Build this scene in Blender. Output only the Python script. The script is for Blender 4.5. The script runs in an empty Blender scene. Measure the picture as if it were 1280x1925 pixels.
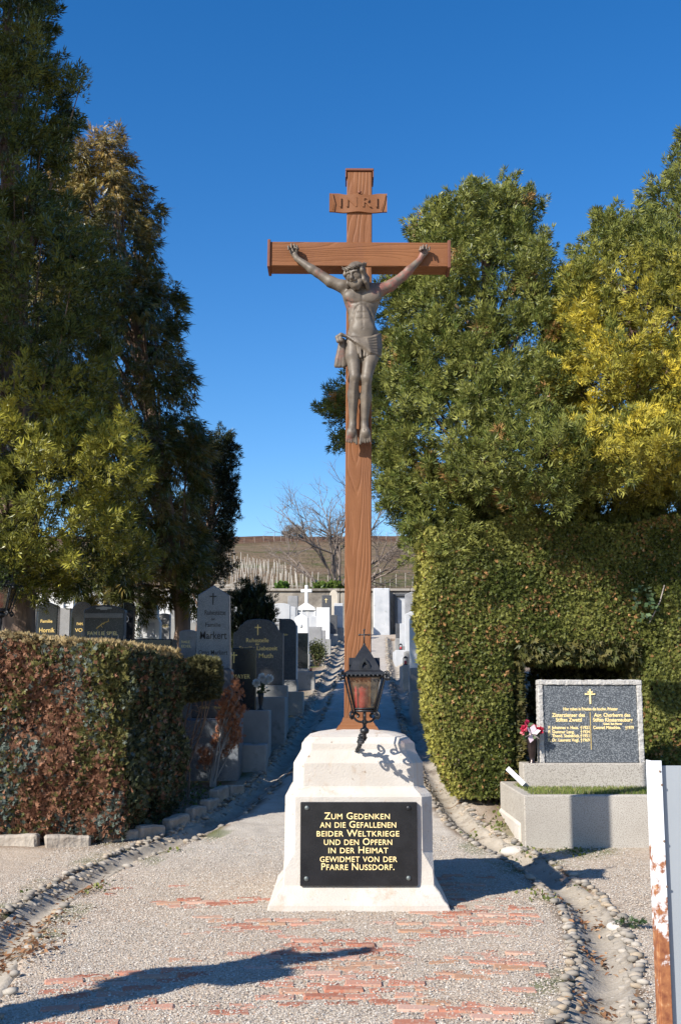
import bpy, bmesh, math, random
import numpy as np
from mathutils import Vector, Matrix

random.seed(7)
rng = np.random.default_rng(11)
SC = bpy.context.scene
COL = SC.collection

# ------------------------------------------------------------------ camera, sky, sun, exposure
FPX = 2100.0                     # focal length in photo pixels (photo 1280 x 1925)
CAMZ = 1.69
PITCH = math.atan((1290 - 962.5) / FPX)
cam = bpy.data.cameras.new('camera')
cam.sensor_fit = 'VERTICAL'
cam.angle = 2 * math.atan(962.5 / FPX)
cam.clip_start = 0.05
cam.clip_end = 2000
camo = bpy.data.objects.new('camera', cam)
COL.objects.link(camo)
camo.location = (0, 0, CAMZ)
camo.rotation_euler = (math.pi / 2 + PITCH, 0, 0)
SC.camera = camo

SUN_AZ = math.radians(47.5)      # shadows fall towards +X/+Y, this far from +Y
SUN_EL = math.radians(33.0)
world = bpy.data.worlds.new('World')
SC.world = world
world.use_nodes = True
wn = world.node_tree
wn.nodes.clear()
sky = wn.nodes.new('ShaderNodeTexSky')
sky.sky_type = 'NISHITA'
sky.sun_disc = False
sky.sun_elevation = SUN_EL
sky.sun_rotation = math.radians(180) + SUN_AZ
sky.altitude = 200
sky.air_density = 1.0
sky.dust_density = 0.25
sky.ozone_density = 2.6
bg = wn.nodes.new('ShaderNodeBackground')
bg.inputs[1].default_value = 0.106
wo = wn.nodes.new('ShaderNodeOutputWorld')
hsv = wn.nodes.new('ShaderNodeHueSaturation')   # the camera's vivid colour setting
hsv.inputs['Saturation'].default_value = 1.37
hsv.inputs['Hue'].default_value = 0.5065
wn.links.new(sky.outputs[0], hsv.inputs['Color'])
wn.links.new(hsv.outputs[0], bg.inputs[0])
wn.links.new(bg.outputs[0], wo.inputs[0])

sun = bpy.data.lights.new('sun', 'SUN')
sun.energy = 5.0
sun.angle = math.radians(0.53)
sun.color = (1.0, 0.935, 0.83)
suno = bpy.data.objects.new('sun', sun)
COL.objects.link(suno)
SUN_DIR = Vector((math.sin(SUN_AZ) * math.cos(SUN_EL), math.cos(SUN_AZ) * math.cos(SUN_EL), -math.sin(SUN_EL)))
suno.rotation_euler = SUN_DIR.to_track_quat('-Z', 'Y').to_euler()
suno.location = (-20, -20, 30)

SC.view_settings.view_transform = 'Standard'
SC.view_settings.look = 'None'
SC.view_settings.exposure = 0.75
SC.view_settings.gamma = 1.0
SC.view_settings.use_curve_mapping = False
SC.cycles.max_bounces = 6
SC.cycles.transparent_max_bounces = 8

# ------------------------------------------------------------------ measuring helpers
CP, SP = math.cos(PITCH), math.sin(PITCH)

def at(px, py, d):
    """world point seen at photo pixel (px, py) at distance y = d"""
    u = (px - 640.0) / FPX
    v = (962.5 - py) / FPX
    dy = CP - v * SP
    dz = SP + v * CP
    t = d / dy
    return Vector((u * t, d, CAMZ + dz * t))

def vnoise(x, y, z=0.0, seed=0):
    """value noise, vectorised, about 0..1"""
    x = np.asarray(x, float); y = np.asarray(y, float) + 0 * x; z = np.asarray(z, float) + 0 * x
    xi = np.floor(x).astype(np.int64); yi = np.floor(y).astype(np.int64); zi = np.floor(z).astype(np.int64)
    xf = x - xi; yf = y - yi; zf = z - zi
    xf = xf * xf * (3 - 2 * xf); yf = yf * yf * (3 - 2 * yf); zf = zf * zf * (3 - 2 * zf)
    def h(a, b, c):
        n = (a * 374761393 + b * 668265263 + c * 2147483647 + seed * 1274126177) & 0xffffffff
        n = ((n ^ (n >> 13)) * 1274126177) & 0xffffffff
        n = n ^ (n >> 16)
        return (n & 0xffff) / 65535.0
    r = 0
    for a in (0, 1):
        for b in (0, 1):
            for c in (0, 1):
                w = (xf if a else 1 - xf) * (yf if b else 1 - yf) * (zf if c else 1 - zf)
                r = r + w * h(xi + a, yi + b, zi + c)
    return r

def fbm(x, y, z=0.0, seed=0, oct=3):
    r = 0; a = 0.5; t = 0
    for i in range(oct):
        r = r + a * vnoise(np.asarray(x) * 2 ** i, np.asarray(y) * 2 ** i, np.asarray(z) * 2 ** i, seed + i)
        t += a; a *= 0.5
    return r / t

SLOPE = 0.12
def base_z(y):
    t = np.asarray(y, float) - 10.0
    return np.where(t < 0, 0.0, np.where(t < 3, SLOPE * t * t / 6.0, SLOPE * (t - 1.5)))

def on_ground(px, py):
    lo, hi = 3.0, 60.0
    f = lambda d: at(px, py, d).z - float(base_z(d))
    prev = lo
    d = lo
    while d < hi:
        if f(d) < 0:
            break
        prev = d
        d += 0.1
    a, b = prev, d
    for _ in range(30):
        m = (a + b) / 2
        if f(m) > 0: a = m
        else: b = m
    return at(px, py, (a + b) / 2)

# ------------------------------------------------------------------ gutters (centre lines, from the ground points they pass)
def smooth_line(pts, step=0.05):
    p = np.array([(q[0], q[1]) for q in pts], float)
    n = len(p)
    out = []
    for i in range(n - 1):
        p0 = p[max(i - 1, 0)]; p1 = p[i]; p2 = p[i + 1]; p3 = p[min(i + 2, n - 1)]
        m = max(2, int(np.linalg.norm(p2 - p1) / step))
        for t in np.linspace(0, 1, m, endpoint=False):
            out.append(0.5 * ((2 * p1) + (-p0 + p2) * t + (2 * p0 - 5 * p1 + 4 * p2 - p3) * t * t + (-p0 + 3 * p1 - 3 * p2 + p3) * t ** 3))
    out.append(p[-1])
    return np.array(out)

GL_PX = [(-95, 1930), (-30, 1830), (25, 1750), (110, 1680), (215, 1622), (310, 1584), (400, 1545), (452, 1512), (490, 1478), (522, 1445), (560, 1390), (590, 1340), (612, 1290), (634, 1240), (652, 1200)]
GR_PX = [(1105, 1990), (1120, 1925), (1136, 1850), (1132, 1780), (1095, 1700), (1010, 1630), (935, 1590), (872, 1545), (838, 1500), (815, 1455), (790, 1400), (768, 1340), (752, 1290), (743, 1245), (738, 1200)]
GUT_L = smooth_line([on_ground(*p) for p in GL_PX])
GUT_R = smooth_line([on_ground(*p) for p in GR_PX])
GUT_W = 0.20                      # half width

def line_dist(x, y, line):
    x = np.asarray(x, float); y = np.asarray(y, float)
    sh = x.shape
    xs, ys = x.ravel(), y.ravel()
    best = np.full(xs.shape, 9.0)
    sgn = np.zeros(xs.shape)
    sel = np.where((xs > line[:, 0].min() - 1) & (xs < line[:, 0].max() + 1) & (ys > line[:, 1].min() - 1) & (ys < line[:, 1].max() + 1))[0]
    for c in range(0, len(sel), 20000):
        s = sel[c:c + 20000]
        dx = xs[s][:, None] - line[None, ::2, 0]
        dy = ys[s][:, None] - line[None, ::2, 1]
        d2 = dx * dx + dy * dy
        k = d2.argmin(1)
        best[s] = np.sqrt(d2[np.arange(len(s)), k])
        sgn[s] = np.sign(dx[np.arange(len(s)), k])
    return best.reshape(sh), sgn.reshape(sh)

def ground_z(x, y, rough=True):
    x = np.asarray(x, float); y = np.asarray(y, float)
    z = base_z(y)
    for L in (GUT_L, GUT_R):
        d, s = line_dist(x, y, L)
        t = np.clip(1 - d / (GUT_W * 1.15), 0, 1)
        z = z - 0.11 * t * t * (3 - 2 * t)
    if rough:
        z = z + (fbm(x * 1.3, y * 1.3, 0, 3) - 0.5) * 0.035 + (vnoise(x * 14, y * 14, 0, 5) - 0.5) * 0.008 + (vnoise(x * 45, y * 45, 0, 8) - 0.5) * 0.006
    return z

def gz(x, y):
    return float(ground_z(np.array([x]), np.array([y]))[0])

# ------------------------------------------------------------------ mesh helpers
def raw_mesh(name, verts, faces_idx, loop_total, mats=(), smooth=False):
    me = bpy.data.meshes.new(name)
    verts = np.ascontiguousarray(verts, np.float32)
    me.vertices.add(len(verts))
    me.vertices.foreach_set('co', verts.ravel())
    faces_idx = np.ascontiguousarray(faces_idx, np.int32).ravel()
    me.loops.add(len(faces_idx))
    me.loops.foreach_set('vertex_index', faces_idx)
    nf = len(faces_idx) // loop_total
    me.polygons.add(nf)
    me.polygons.foreach_set('loop_start', np.arange(nf, dtype=np.int32) * loop_total)
    me.polygons.foreach_set('loop_total', np.full(nf, loop_total, np.int32))
    if smooth:
        me.polygons.foreach_set('use_smooth', np.ones(nf, bool))
    me.update(calc_edges=True)
    for m in mats:
        me.materials.append(m)
    return me

def set_color(me, name, cols):
    a = me.attributes.new(name, 'FLOAT_COLOR', 'POINT')
    c = np.ones((len(me.vertices), 4), np.float32)
    c[:, :cols.shape[1]] = cols
    a.data.foreach_set('color', c.ravel())

def link(name, me, parent=None, loc=None, rot=None):
    o = bpy.data.objects.new(name, me)
    COL.objects.link(o)
    if parent is not None:
        o.parent = parent
    if loc is not None:
        o.location = loc
    if rot is not None:
        o.rotation_euler = rot
    return o

def tag(o, label=None, cat=None, group=None, kind=None):
    if label: o['label'] = label
    if cat: o['category'] = cat
    if group: o['group'] = group
    if kind: o['kind'] = kind
    return o

def thing(name, label, cat, loc=(0, 0, 0), rz=0.0, group=None):
    o = bpy.data.objects.new(name, None)
    o.empty_display_size = 0.2
    COL.objects.link(o)
    o.location = loc
    o.rotation_euler = (0, 0, rz)
    return tag(o, label, cat, group)

def copy_tree(o, parent=None):
    c = o.copy()
    COL.objects.link(c)
    c.parent = parent
    for ch in o.children:
        copy_tree(ch, c)
    return c

class MB:
    """collects simple shapes that become one mesh"""
    def __init__(self):
        self.v = []; self.f = []; self.sm = []
    def add(self, vs, fs, smooth=False):
        b = len(self.v)
        self.v += [tuple(q) for q in vs]
        self.f += [tuple(b + i for i in f) for f in fs]
        self.sm += [smooth] * len(fs)
        return self
    def box(self, c, s, b=0.0, rot=None):
        """box centred at c with size s and chamfer b"""
        hx, hy, hz = s[0] / 2, s[1] / 2, s[2] / 2
        b = min(b, hx * .9, hy * .9, hz * .9)
        if b <= 0:
            vs = [(x, y, z) for z in (-hz, hz) for y in (-hy, hy) for x in (-hx, hx)]
            fs = [(0, 2, 3, 1), (4, 5, 7, 6), (0, 1, 5, 4), (2, 6, 7, 3), (0, 4, 6, 2), (1, 3, 7, 5)]
        else:
            bm = bmesh.new()
            bmesh.ops.create_cube(bm, size=1.0)
            for q in bm.verts:
                q.co = Vector((q.co.x * 2 * hx, q.co.y * 2 * hy, q.co.z * 2 * hz))
            bmesh.ops.bevel(bm, geom=list(bm.edges), offset=b, segments=1, affect='EDGES', profile=0.5)
            bm.verts.index_update()
            vs = [tuple(q.co) for q in bm.verts]
            fs = [tuple(q.index for q in f.verts) for f in bm.faces]
            bm.free()
        M = Matrix.Identity(3) if rot is None else rot
        c = Vector(c)
        return self.add([c + M @ Vector(q) for q in vs], fs)
    def tube(self, pts, rad, n=8, cap=True, smooth=True):
        pts = [Vector(p) for p in pts]
        if not hasattr(rad, '__len__'):
            rad = [rad] * len(pts)
        b = len(self.v)
        ref = None
        rings = []
        for i, p in enumerate(pts):
            t = (pts[min(i + 1, len(pts) - 1)] - pts[max(i - 1, 0)])
            if t.length < 1e-9: t = Vector((0, 0, 1))
            t.normalize()
            if ref is None:
                ref = t.orthogonal().normalized()
            else:
                ref = (ref - t * ref.dot(t))
                if ref.length < 1e-6: ref = t.orthogonal()
                ref.normalize()
            q = t.cross(ref)
            for k in range(n):
                a = 2 * math.pi * k / n
                self.v.append(tuple(p + (ref * math.cos(a) + q * math.sin(a)) * rad[i]))
        for i in range(len(pts) - 1):
            for k in range(n):
                k2 = (k + 1) % n
                self.f.append((b + i * n + k, b + i * n + k2, b + (i + 1) * n + k2, b + (i + 1) * n + k)); self.sm.append(smooth)
        if cap:
            self.f.append(tuple(b + k for k in range(n))[::-1]); self.sm.append(False)
            e = b + (len(pts) - 1) * n
            self.f.append(tuple(e + k for k in range(n))); self.sm.append(False)
        return self
    def lathe(self, prof, c=(0, 0, 0), n=16, smooth=True, phase=0.0, sx=1.0, sy=1.0):
        b = len(self.v)
        for r, z in prof:
            for k in range(n):
                a = 2 * math.pi * k / n + phase
                self.v.append((c[0] + r * math.cos(a) * sx, c[1] + r * math.sin(a) * sy, c[2] + z))
        for i in range(len(prof) - 1):
            for k in range(n):
                k2 = (k + 1) % n
                self.f.append((b + i * n + k, b + i * n + k2, b + (i + 1) * n + k2, b + (i + 1) * n + k)); self.sm.append(smooth)
        self.f.append(tuple(b + k for k in range(n))[::-1]); self.sm.append(False)
        e = b + (len(prof) - 1) * n
        self.f.append(tuple(e + k for k in range(n))); self.sm.append(False)
        return self
    def slab(self, prof, y0, y1, bev=0.0):
        """polygon prof [(x, z)] counter-clockwise seen from -Y, extruded y0 (front) .. y1 (back), front edge chamfered"""
        n = len(prof)
        ar = sum(prof[i][0] * prof[(i + 1) % n][1] - prof[(i + 1) % n][0] * prof[i][1] for i in range(n))
        if ar < 0:
            prof = prof[::-1]
        cx = (min(p[0] for p in prof) + max(p[0] for p in prof)) / 2; cz = (min(p[1] for p in prof) + max(p[1] for p in prof)) / 2
        hx = max(p[0] for p in prof) - cx; hz = max(p[1] for p in prof) - cz
        ins = [(cx + (p[0] - cx) * (1 - bev / hx), cz + (p[1] - cz) * (1 - bev / hz)) for p in prof]
        vs = [(x, y0, z) for x, z in ins] + [(x, y0 + bev, z) for x, z in prof] + [(x, y1, z) for x, z in prof]
        fs = [tuple(range(n)), tuple(2 * n + i for i in range(n))[::-1]]
        for r in (0, 1):
            for i in range(n):
                j = (i + 1) % n
                fs.append((r * n + j, r * n + i, (r + 1) * n + i, (r + 1) * n + j))
        return self.add(vs, fs)
    def blob(self, c, r, n=1, jit=0.0, rnd=None):
        bm = bmesh.new()
        bmesh.ops.create_icosphere(bm, subdivisions=n, radius=1.0)
        bm.verts.index_update()
        R = rnd or random
        vs = []
        for q in bm.verts:
            k = 1 + R.uniform(-jit, jit)
            vs.append((c[0] + q.co.x * r[0] * k, c[1] + q.co.y * r[1] * k, c[2] + q.co.z * r[2] * k))
        fs = [tuple(q.index for q in f.verts) for f in bm.faces]
        bm.free()
        return self.add(vs, fs, True)
    def mesh(self, name, mat):
        me = bpy.data.meshes.new(name)
        me.from_pydata(self.v, [], self.f)
        me.polygons.foreach_set('use_smooth', np.array(self.sm, bool))
        me.materials.append(mat)
        me.update()
        return me
    def build(self, name, mat, parent=None, loc=None, rot=None):
        return link(name, self.mesh(name, mat), parent, loc, rot)

# ------------------------------------------------------------------ materials
def new_mat(name):
    m = bpy.data.materials.new(name)
    m.use_nodes = True
    nt = m.node_tree
    nt.nodes.clear()
    out = nt.nodes.new('ShaderNodeOutputMaterial')
    return m, nt, out

def N(nt, t, **kw):
    n = nt.nodes.new(t)
    for k, v in kw.items():
        if isinstance(k, str) and hasattr(n, k): setattr(n, k, v)
        else: n.inputs[k].default_value = v
    return n

def ramp(nt, fac, stops):
    r = nt.nodes.new('ShaderNodeValToRGB')
    els = r.color_ramp.elements
    while len(els) < len(stops): els.new(0.5)
    for e, (p, c) in zip(els, stops):
        e.position = p
        e.color = (c[0], c[1], c[2], 1) if hasattr(c, '__len__') else (c, c, c, 1)
    nt.links.new(fac, r.inputs[0])
    return r.outputs[0]

def mixc(nt, fac, a, b, mode='MIX'):
    m = nt.nodes.new('ShaderNodeMix')
    m.data_type = 'RGBA'; m.blend_type = mode
    def put(s, v):
        if hasattr(v, 'is_linked') or hasattr(v, 'links'): nt.links.new(v, s)
        elif hasattr(v, '__len__'): s.default_value = (v[0], v[1], v[2], 1)
        else: s.default_value = v
    put(m.inputs[0], fac); put(m.inputs[6], a); put(m.inputs[7], b)
    return m.outputs[2]

def noise(nt, vec, scale, detail=4, rough=0.55, dist=0.0):
    n = nt.nodes.new('ShaderNodeTexNoise')
    n.inputs['Scale'].default_value = scale; n.inputs['Detail'].default_value = detail
    n.inputs['Roughness'].default_value = rough; n.inputs['Distortion'].default_value = dist
    nt.links.new(vec, n.inputs['Vector'])
    return n.outputs[0]

def coords(nt, scale=(1, 1, 1), kind='Object', rot=(0, 0, 0)):
    tc = nt.nodes.new('ShaderNodeTexCoord')
    mp = nt.nodes.new('ShaderNodeMapping')
    mp.inputs['Scale'].default_value = scale
    mp.inputs['Rotation'].default_value = rot
    nt.links.new(tc.outputs[kind], mp.inputs[0])
    return mp.outputs[0]

def surf(name, c1, c2, scale=3.0, rough=0.7, bump=0.15, bscale=40.0, metallic=0.0, speck=None, stain=None, spec=0.5, bdist=0.01, stretch=(1, 1, 1), coat=0.0):
    """general procedural surface: two colours mixed by noise, optional speckle (colour, scale, threshold) and stain (colour, scale, threshold)"""
    m, nt, out = new_mat(name)
    v = coords(nt, stretch)
    f = noise(nt, v, scale, 5)
    c = ramp(nt, f, [(0.3, c1), (0.7, c2)])
    if speck:
        sp = noise(nt, v, speck[1], 2, 0.5)
        c = mixc(nt, ramp(nt, sp, [(speck[2] - 0.04, 0.0), (speck[2] + 0.04, 1.0)]), c, speck[0])
    if stain:
        st = noise(nt, v, stain[1], 6, 0.65, 0.3)
        c = mixc(nt, ramp(nt, st, [(stain[2] - 0.05, 0.0), (stain[2] + 0.12, 1.0)]), c, stain[0])
    p = nt.nodes.new('ShaderNodeBsdfPrincipled')
    nt.links.new(c, p.inputs['Base Color'])
    p.inputs['Roughness'].default_value = rough
    p.inputs['Metallic'].default_value = metallic
    p.inputs['Specular IOR Level'].default_value = spec
    p.inputs['Coat Weight'].default_value = coat
    if bump:
        b = nt.nodes.new('ShaderNodeBump')
        b.inputs['Strength'].default_value = bump
        b.inputs['Distance'].default_value = bdist
        nt.links.new(noise(nt, v, bscale, 4), b.inputs['Height'])
        nt.links.new(b.outputs[0], p.inputs['Normal'])
    nt.links.new(p.outputs[0], out.inputs[0])
    return m

def leaf_mat(name, trans=0.15, gloss=0.05):
    m, nt, out = new_mat(name)
    at_ = nt.nodes.new('ShaderNodeAttribute'); at_.attribute_name = 'col'
    d = nt.nodes.new('ShaderNodeBsdfDiffuse'); t = nt.nodes.new('ShaderNodeBsdfTranslucent')
    g = nt.nodes.new('ShaderNodeBsdfGlossy'); g.inputs['Roughness'].default_value = 0.45
    g.inputs['Color'].default_value = (0.8, 0.85, 0.8, 1)
    nt.links.new(at_.outputs['Color'], d.inputs[0]); nt.links.new(at_.outputs['Color'], t.inputs[0])
    m1 = nt.nodes.new('ShaderNodeMixShader'); m1.inputs[0].default_value = trans
    nt.links.new(d.outputs[0], m1.inputs[1]); nt.links.new(t.outputs[0], m1.inputs[2])
    m2 = nt.nodes.new('ShaderNodeMixShader')
    fr = nt.nodes.new('ShaderNodeFresnel'); fr.inputs[0].default_value = 1.35
    ml = nt.nodes.new('ShaderNodeMath'); ml.operation = 'MULTIPLY'; ml.inputs[1].default_value = gloss * 5
    nt.links.new(fr.outputs[0], ml.inputs[0]); nt.links.new(ml.outputs[0], m2.inputs[0])
    nt.links.new(m1.outputs[0], m2.inputs[1]); nt.links.new(g.outputs[0], m2.inputs[2])
    nt.links.new(m2.outputs[0], out.inputs[0])
    return m

M = {}
M['leaf'] = leaf_mat('leaf')
M['dry_leaf'] = leaf_mat('dry_leaf', 0.15, 0.03)
M['limestone'] = surf('limestone', (0.435, 0.392, 0.344), (0.522, 0.487, 0.444), 2.6, 0.9, 0.55, 75, stain=((0.348, 0.252, 0.174), 4.2, 0.63), speck=((0.209, 0.165, 0.122), 22.0, 0.73), bdist=0.008)
def add_streaks(m):
    nt = m.node_tree
    p = [n for n in nt.nodes if n.type == 'BSDF_PRINCIPLED'][0]
    src = p.inputs['Base Color'].links[0].from_socket
    v = coords(nt, (1, 1, 0.12))
    f = ramp(nt, noise(nt, v, 9, 5, .6), [(0.56, 0.0), (0.72, 0.6)])
    c = mixc(nt, f, src, (0.46, 0.35, 0.26))
    nt.links.new(c, p.inputs['Base Color'])
    return m
add_streaks(M['limestone'])
M['black_granite'] = surf('black_granite', (0.008, 0.009, 0.011), (0.016, 0.017, 0.02), 8, 0.22, 0.02, 60, speck=((0.06, 0.06, 0.07), 260, 0.70))
M['dark_granite'] = surf('dark_granite', (0.035, 0.037, 0.042), (0.07, 0.072, 0.078), 4, 0.45, 0.05, 90, speck=((0.20, 0.20, 0.21), 150, 0.62))
M['blue_granite'] = surf('blue_granite', (0.07, 0.08, 0.10), (0.12, 0.135, 0.16), 6, 0.35, 0.06, 90, speck=((0.26, 0.28, 0.30), 120, 0.60))
M['speck_granite'] = surf('speck_granite', (0.045, 0.052, 0.062), (0.06, 0.068, 0.08), 6, 0.5, 0.10, 90, speck=((0.20, 0.215, 0.23), 105, 0.545))
M['grey_granite'] = surf('grey_granite', (0.20, 0.20, 0.205), (0.30, 0.30, 0.31), 5, 0.6, 0.08, 60, speck=((0.08, 0.08, 0.085), 110, 0.63))
M['pale_stone'] = surf('pale_stone', (0.365, 0.383, 0.409), (0.505, 0.513, 0.531), 3, 0.75, 0.15, 30, stain=((0.174, 0.174, 0.165), 4, 0.66))
M['white_marble'] = surf('white_marble', (0.626, 0.626, 0.618), (0.713, 0.713, 0.705), 3, 0.5, 0.06, 30, stain=((0.348, 0.339, 0.322), 3, 0.72))
M['beige_stone'] = surf('beige_stone', (0.418, 0.365, 0.296), (0.522, 0.470, 0.392), 4, 0.85, 0.2, 30, stain=((0.217, 0.183, 0.148), 4, 0.68))
M['concrete'] = surf('concrete', (0.296, 0.270, 0.239), (0.409, 0.383, 0.348), 2.5, 0.9, 0.3, 70, speck=((0.174, 0.157, 0.139), 130, 0.60), stain=((0.191, 0.165, 0.139), 2.0, 0.66), bdist=0.006)
M['terrazzo'] = surf('terrazzo', (0.348, 0.318, 0.278), (0.435, 0.405, 0.361), 1.8, 0.88, 0.25, 120, speck=((0.174, 0.152, 0.131), 120, 0.575), stain=((0.235, 0.200, 0.165), 1.6, 0.66), bdist=0.004)
M['rough_white_stone'] = surf('rough_white_stone', (0.36, 0.345, 0.325), (0.47, 0.455, 0.435), 12, 0.9, 0.7, 45, speck=((0.3, 0.29, 0.28), 80, 0.64), bdist=0.02)
M['shade_plinth'] = surf('shade_plinth', (0.20, 0.20, 0.20), (0.30, 0.30, 0.29), 3, 0.85, 0.2, 50, stain=((0.10, 0.10, 0.095), 3, 0.62))  # grey toned darker for plinths in shade, plus noise stains
M['gold'] = surf('gold', (0.72, 0.50, 0.16), (0.85, 0.62, 0.24), 20, 0.42, 0.0, 10, metallic=0.35)
M['pale_gold'] = surf('pale_gold', (0.85, 0.66, 0.30), (0.95, 0.76, 0.38), 20, 0.6, 0.0, 10)
M['dark_letters'] = surf('dark_letters', (0.015, 0.015, 0.017), (0.03, 0.03, 0.03), 20, 0.7, 0.0, 10)
M['black_iron'] = surf('black_iron', (0.012, 0.013, 0.016), (0.03, 0.032, 0.036), 14, 0.42, 0.35, 60, metallic=0.3, bdist=0.004)
M['bolt_metal'] = surf('bolt_metal', (0.10, 0.12, 0.12), (0.20, 0.22, 0.22), 30, 0.55, 0.2, 80, metallic=0.6)
M['mortar'] = surf('mortar', (0.25, 0.215, 0.17), (0.38, 0.335, 0.275), 4, 0.95, 0.5, 45, stain=((0.13, 0.10, 0.075), 3.5, 0.58), speck=((0.40, 0.37, 0.33), 60, 0.66), bdist=0.012)
M['river_stone'] = None
M['brass_vase'] = surf('brass_vase', (0.055, 0.04, 0.04), (0.10, 0.075, 0.07), 6, 0.3, 0.05, 30, metallic=0.8)
M['bark'] = surf('bark', (0.10, 0.06, 0.042), (0.26, 0.18, 0.135), 9, 0.95, 1.0, 12, stretch=(1, 1, 0.22), bdist=0.04)
M['pale_bark'] = surf('pale_bark', (0.20, 0.17, 0.15), (0.36, 0.33, 0.30), 6, 0.95, 0.5, 10, stretch=(1, 1, 0.4))
M['twig'] = surf('twig', (0.11, 0.085, 0.07), (0.22, 0.18, 0.155), 8, 0.95, 0.3, 30)
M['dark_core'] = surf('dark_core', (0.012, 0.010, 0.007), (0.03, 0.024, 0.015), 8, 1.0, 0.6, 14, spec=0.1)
M['post_wood'] = surf('post_wood', (0.32, 0.29, 0.25), (0.48, 0.44, 0.39), 8, 0.95, 0.3, 30, stretch=(1, 1, 0.2))
M['curb_stone'] = surf('curb_stone', (0.24, 0.20, 0.165), (0.40, 0.355, 0.30), 5, 0.95, 0.9, 14, stain=((0.13, 0.11, 0.09), 5, 0.62), bdist=0.03)
M['old_wall'] = surf('old_wall', (0.22, 0.195, 0.165), (0.36, 0.325, 0.28), 1.2, 0.95, 0.5, 20, stain=((0.11, 0.095, 0.08), 1.0, 0.52), bdist=0.03)
M['white_plastic'] = surf('white_plastic', (0.62, 0.63, 0.63), (0.75, 0.75, 0.74), 5, 0.5, 0.05, 20)
M['grey_sheet'] = surf('grey_sheet', (0.27, 0.295, 0.325), (0.31, 0.335, 0.365), 1.5, 0.5, 0.05, 5, speck=((0.12, 0.11, 0.1), 60, 0.78))
M['bronze_green'] = surf('bronze_green', (0.10, 0.09, 0.07), (0.2, 0.18, 0.14), 6, 0.5, 0.1, 30, metallic=0.4)

def river_mat():
    m, nt, out = new_mat('river_stone')
    oi = nt.nodes.new('ShaderNodeObjectInfo')
    a = nt.nodes.new('ShaderNodeAttribute'); a.attribute_name = 'rnd'
    ad = nt.nodes.new('ShaderNodeMath'); ad.operation = 'ADD'
    nt.links.new(oi.outputs['Random'], ad.inputs[0]); nt.links.new(a.outputs['Fac'], ad.inputs[1])
    fr = nt.nodes.new('ShaderNodeMath'); fr.operation = 'FRACT'
    nt.links.new(ad.outputs[0], fr.inputs[0])
    c = ramp(nt, fr.outputs[0], [(0.0, (0.10, 0.095, 0.09)), (0.2, (0.27, 0.235, 0.19)), (0.45, (0.18, 0.165, 0.15)), (0.65, (0.36, 0.28, 0.19)), (0.85, (0.28, 0.25, 0.215)), (1.0, (0.38, 0.34, 0.29))])
    v = coords(nt)
    c = mixc(nt, ramp(nt, noise(nt, v, 40, 4), [(0.45, 0.0), (0.7, 0.5)]), c, (0.2, 0.185, 0.165))
    p = nt.nodes.new('ShaderNodeBsdfPrincipled'); p.inputs['Roughness'].default_value = 0.8
    nt.links.new(c, p.inputs['Base Color'])
    nt.links.new(p.outputs[0], out.inputs[0])
    return m
M['river_stone'] = river_mat()

def brick_mat():
    m, nt, out = new_mat('red_brick')
    oi = nt.nodes.new('ShaderNodeObjectInfo')
    c = ramp(nt, oi.outputs['Random'], [(0.0, (0.30, 0.10, 0.055)), (0.3, (0.40, 0.16, 0.10)), (0.55, (0.46, 0.24, 0.17)), (0.8, (0.37, 0.20, 0.11)), (1.0, (0.52, 0.32, 0.25))])
    v = coords(nt)
    c = mixc(nt, ramp(nt, noise(nt, v, 22, 5), [(0.48, 0.0), (0.72, 0.75)]), c, (0.40, 0.31, 0.245))
    c = mixc(nt, ramp(nt, noise(nt, v, 9, 4), [(0.55, 0.0), (0.75, 0.6)]), c, (0.22, 0.12, 0.07))
    p = nt.nodes.new('ShaderNodeBsdfPrincipled'); p.inputs['Roughness'].default_value = 0.95
    nt.links.new(c, p.inputs['Base Color'])
    b = nt.nodes.new('ShaderNodeBump'); b.inputs['Strength'].default_value = 0.6; b.inputs['Distance'].default_value = 0.006
    nt.links.new(noise(nt, v, 60, 4), b.inputs['Height']); nt.links.new(b.outputs[0], p.inputs['Normal'])
    nt.links.new(p.outputs[0], out.inputs[0])
    return m
M['brick'] = brick_mat()

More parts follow.
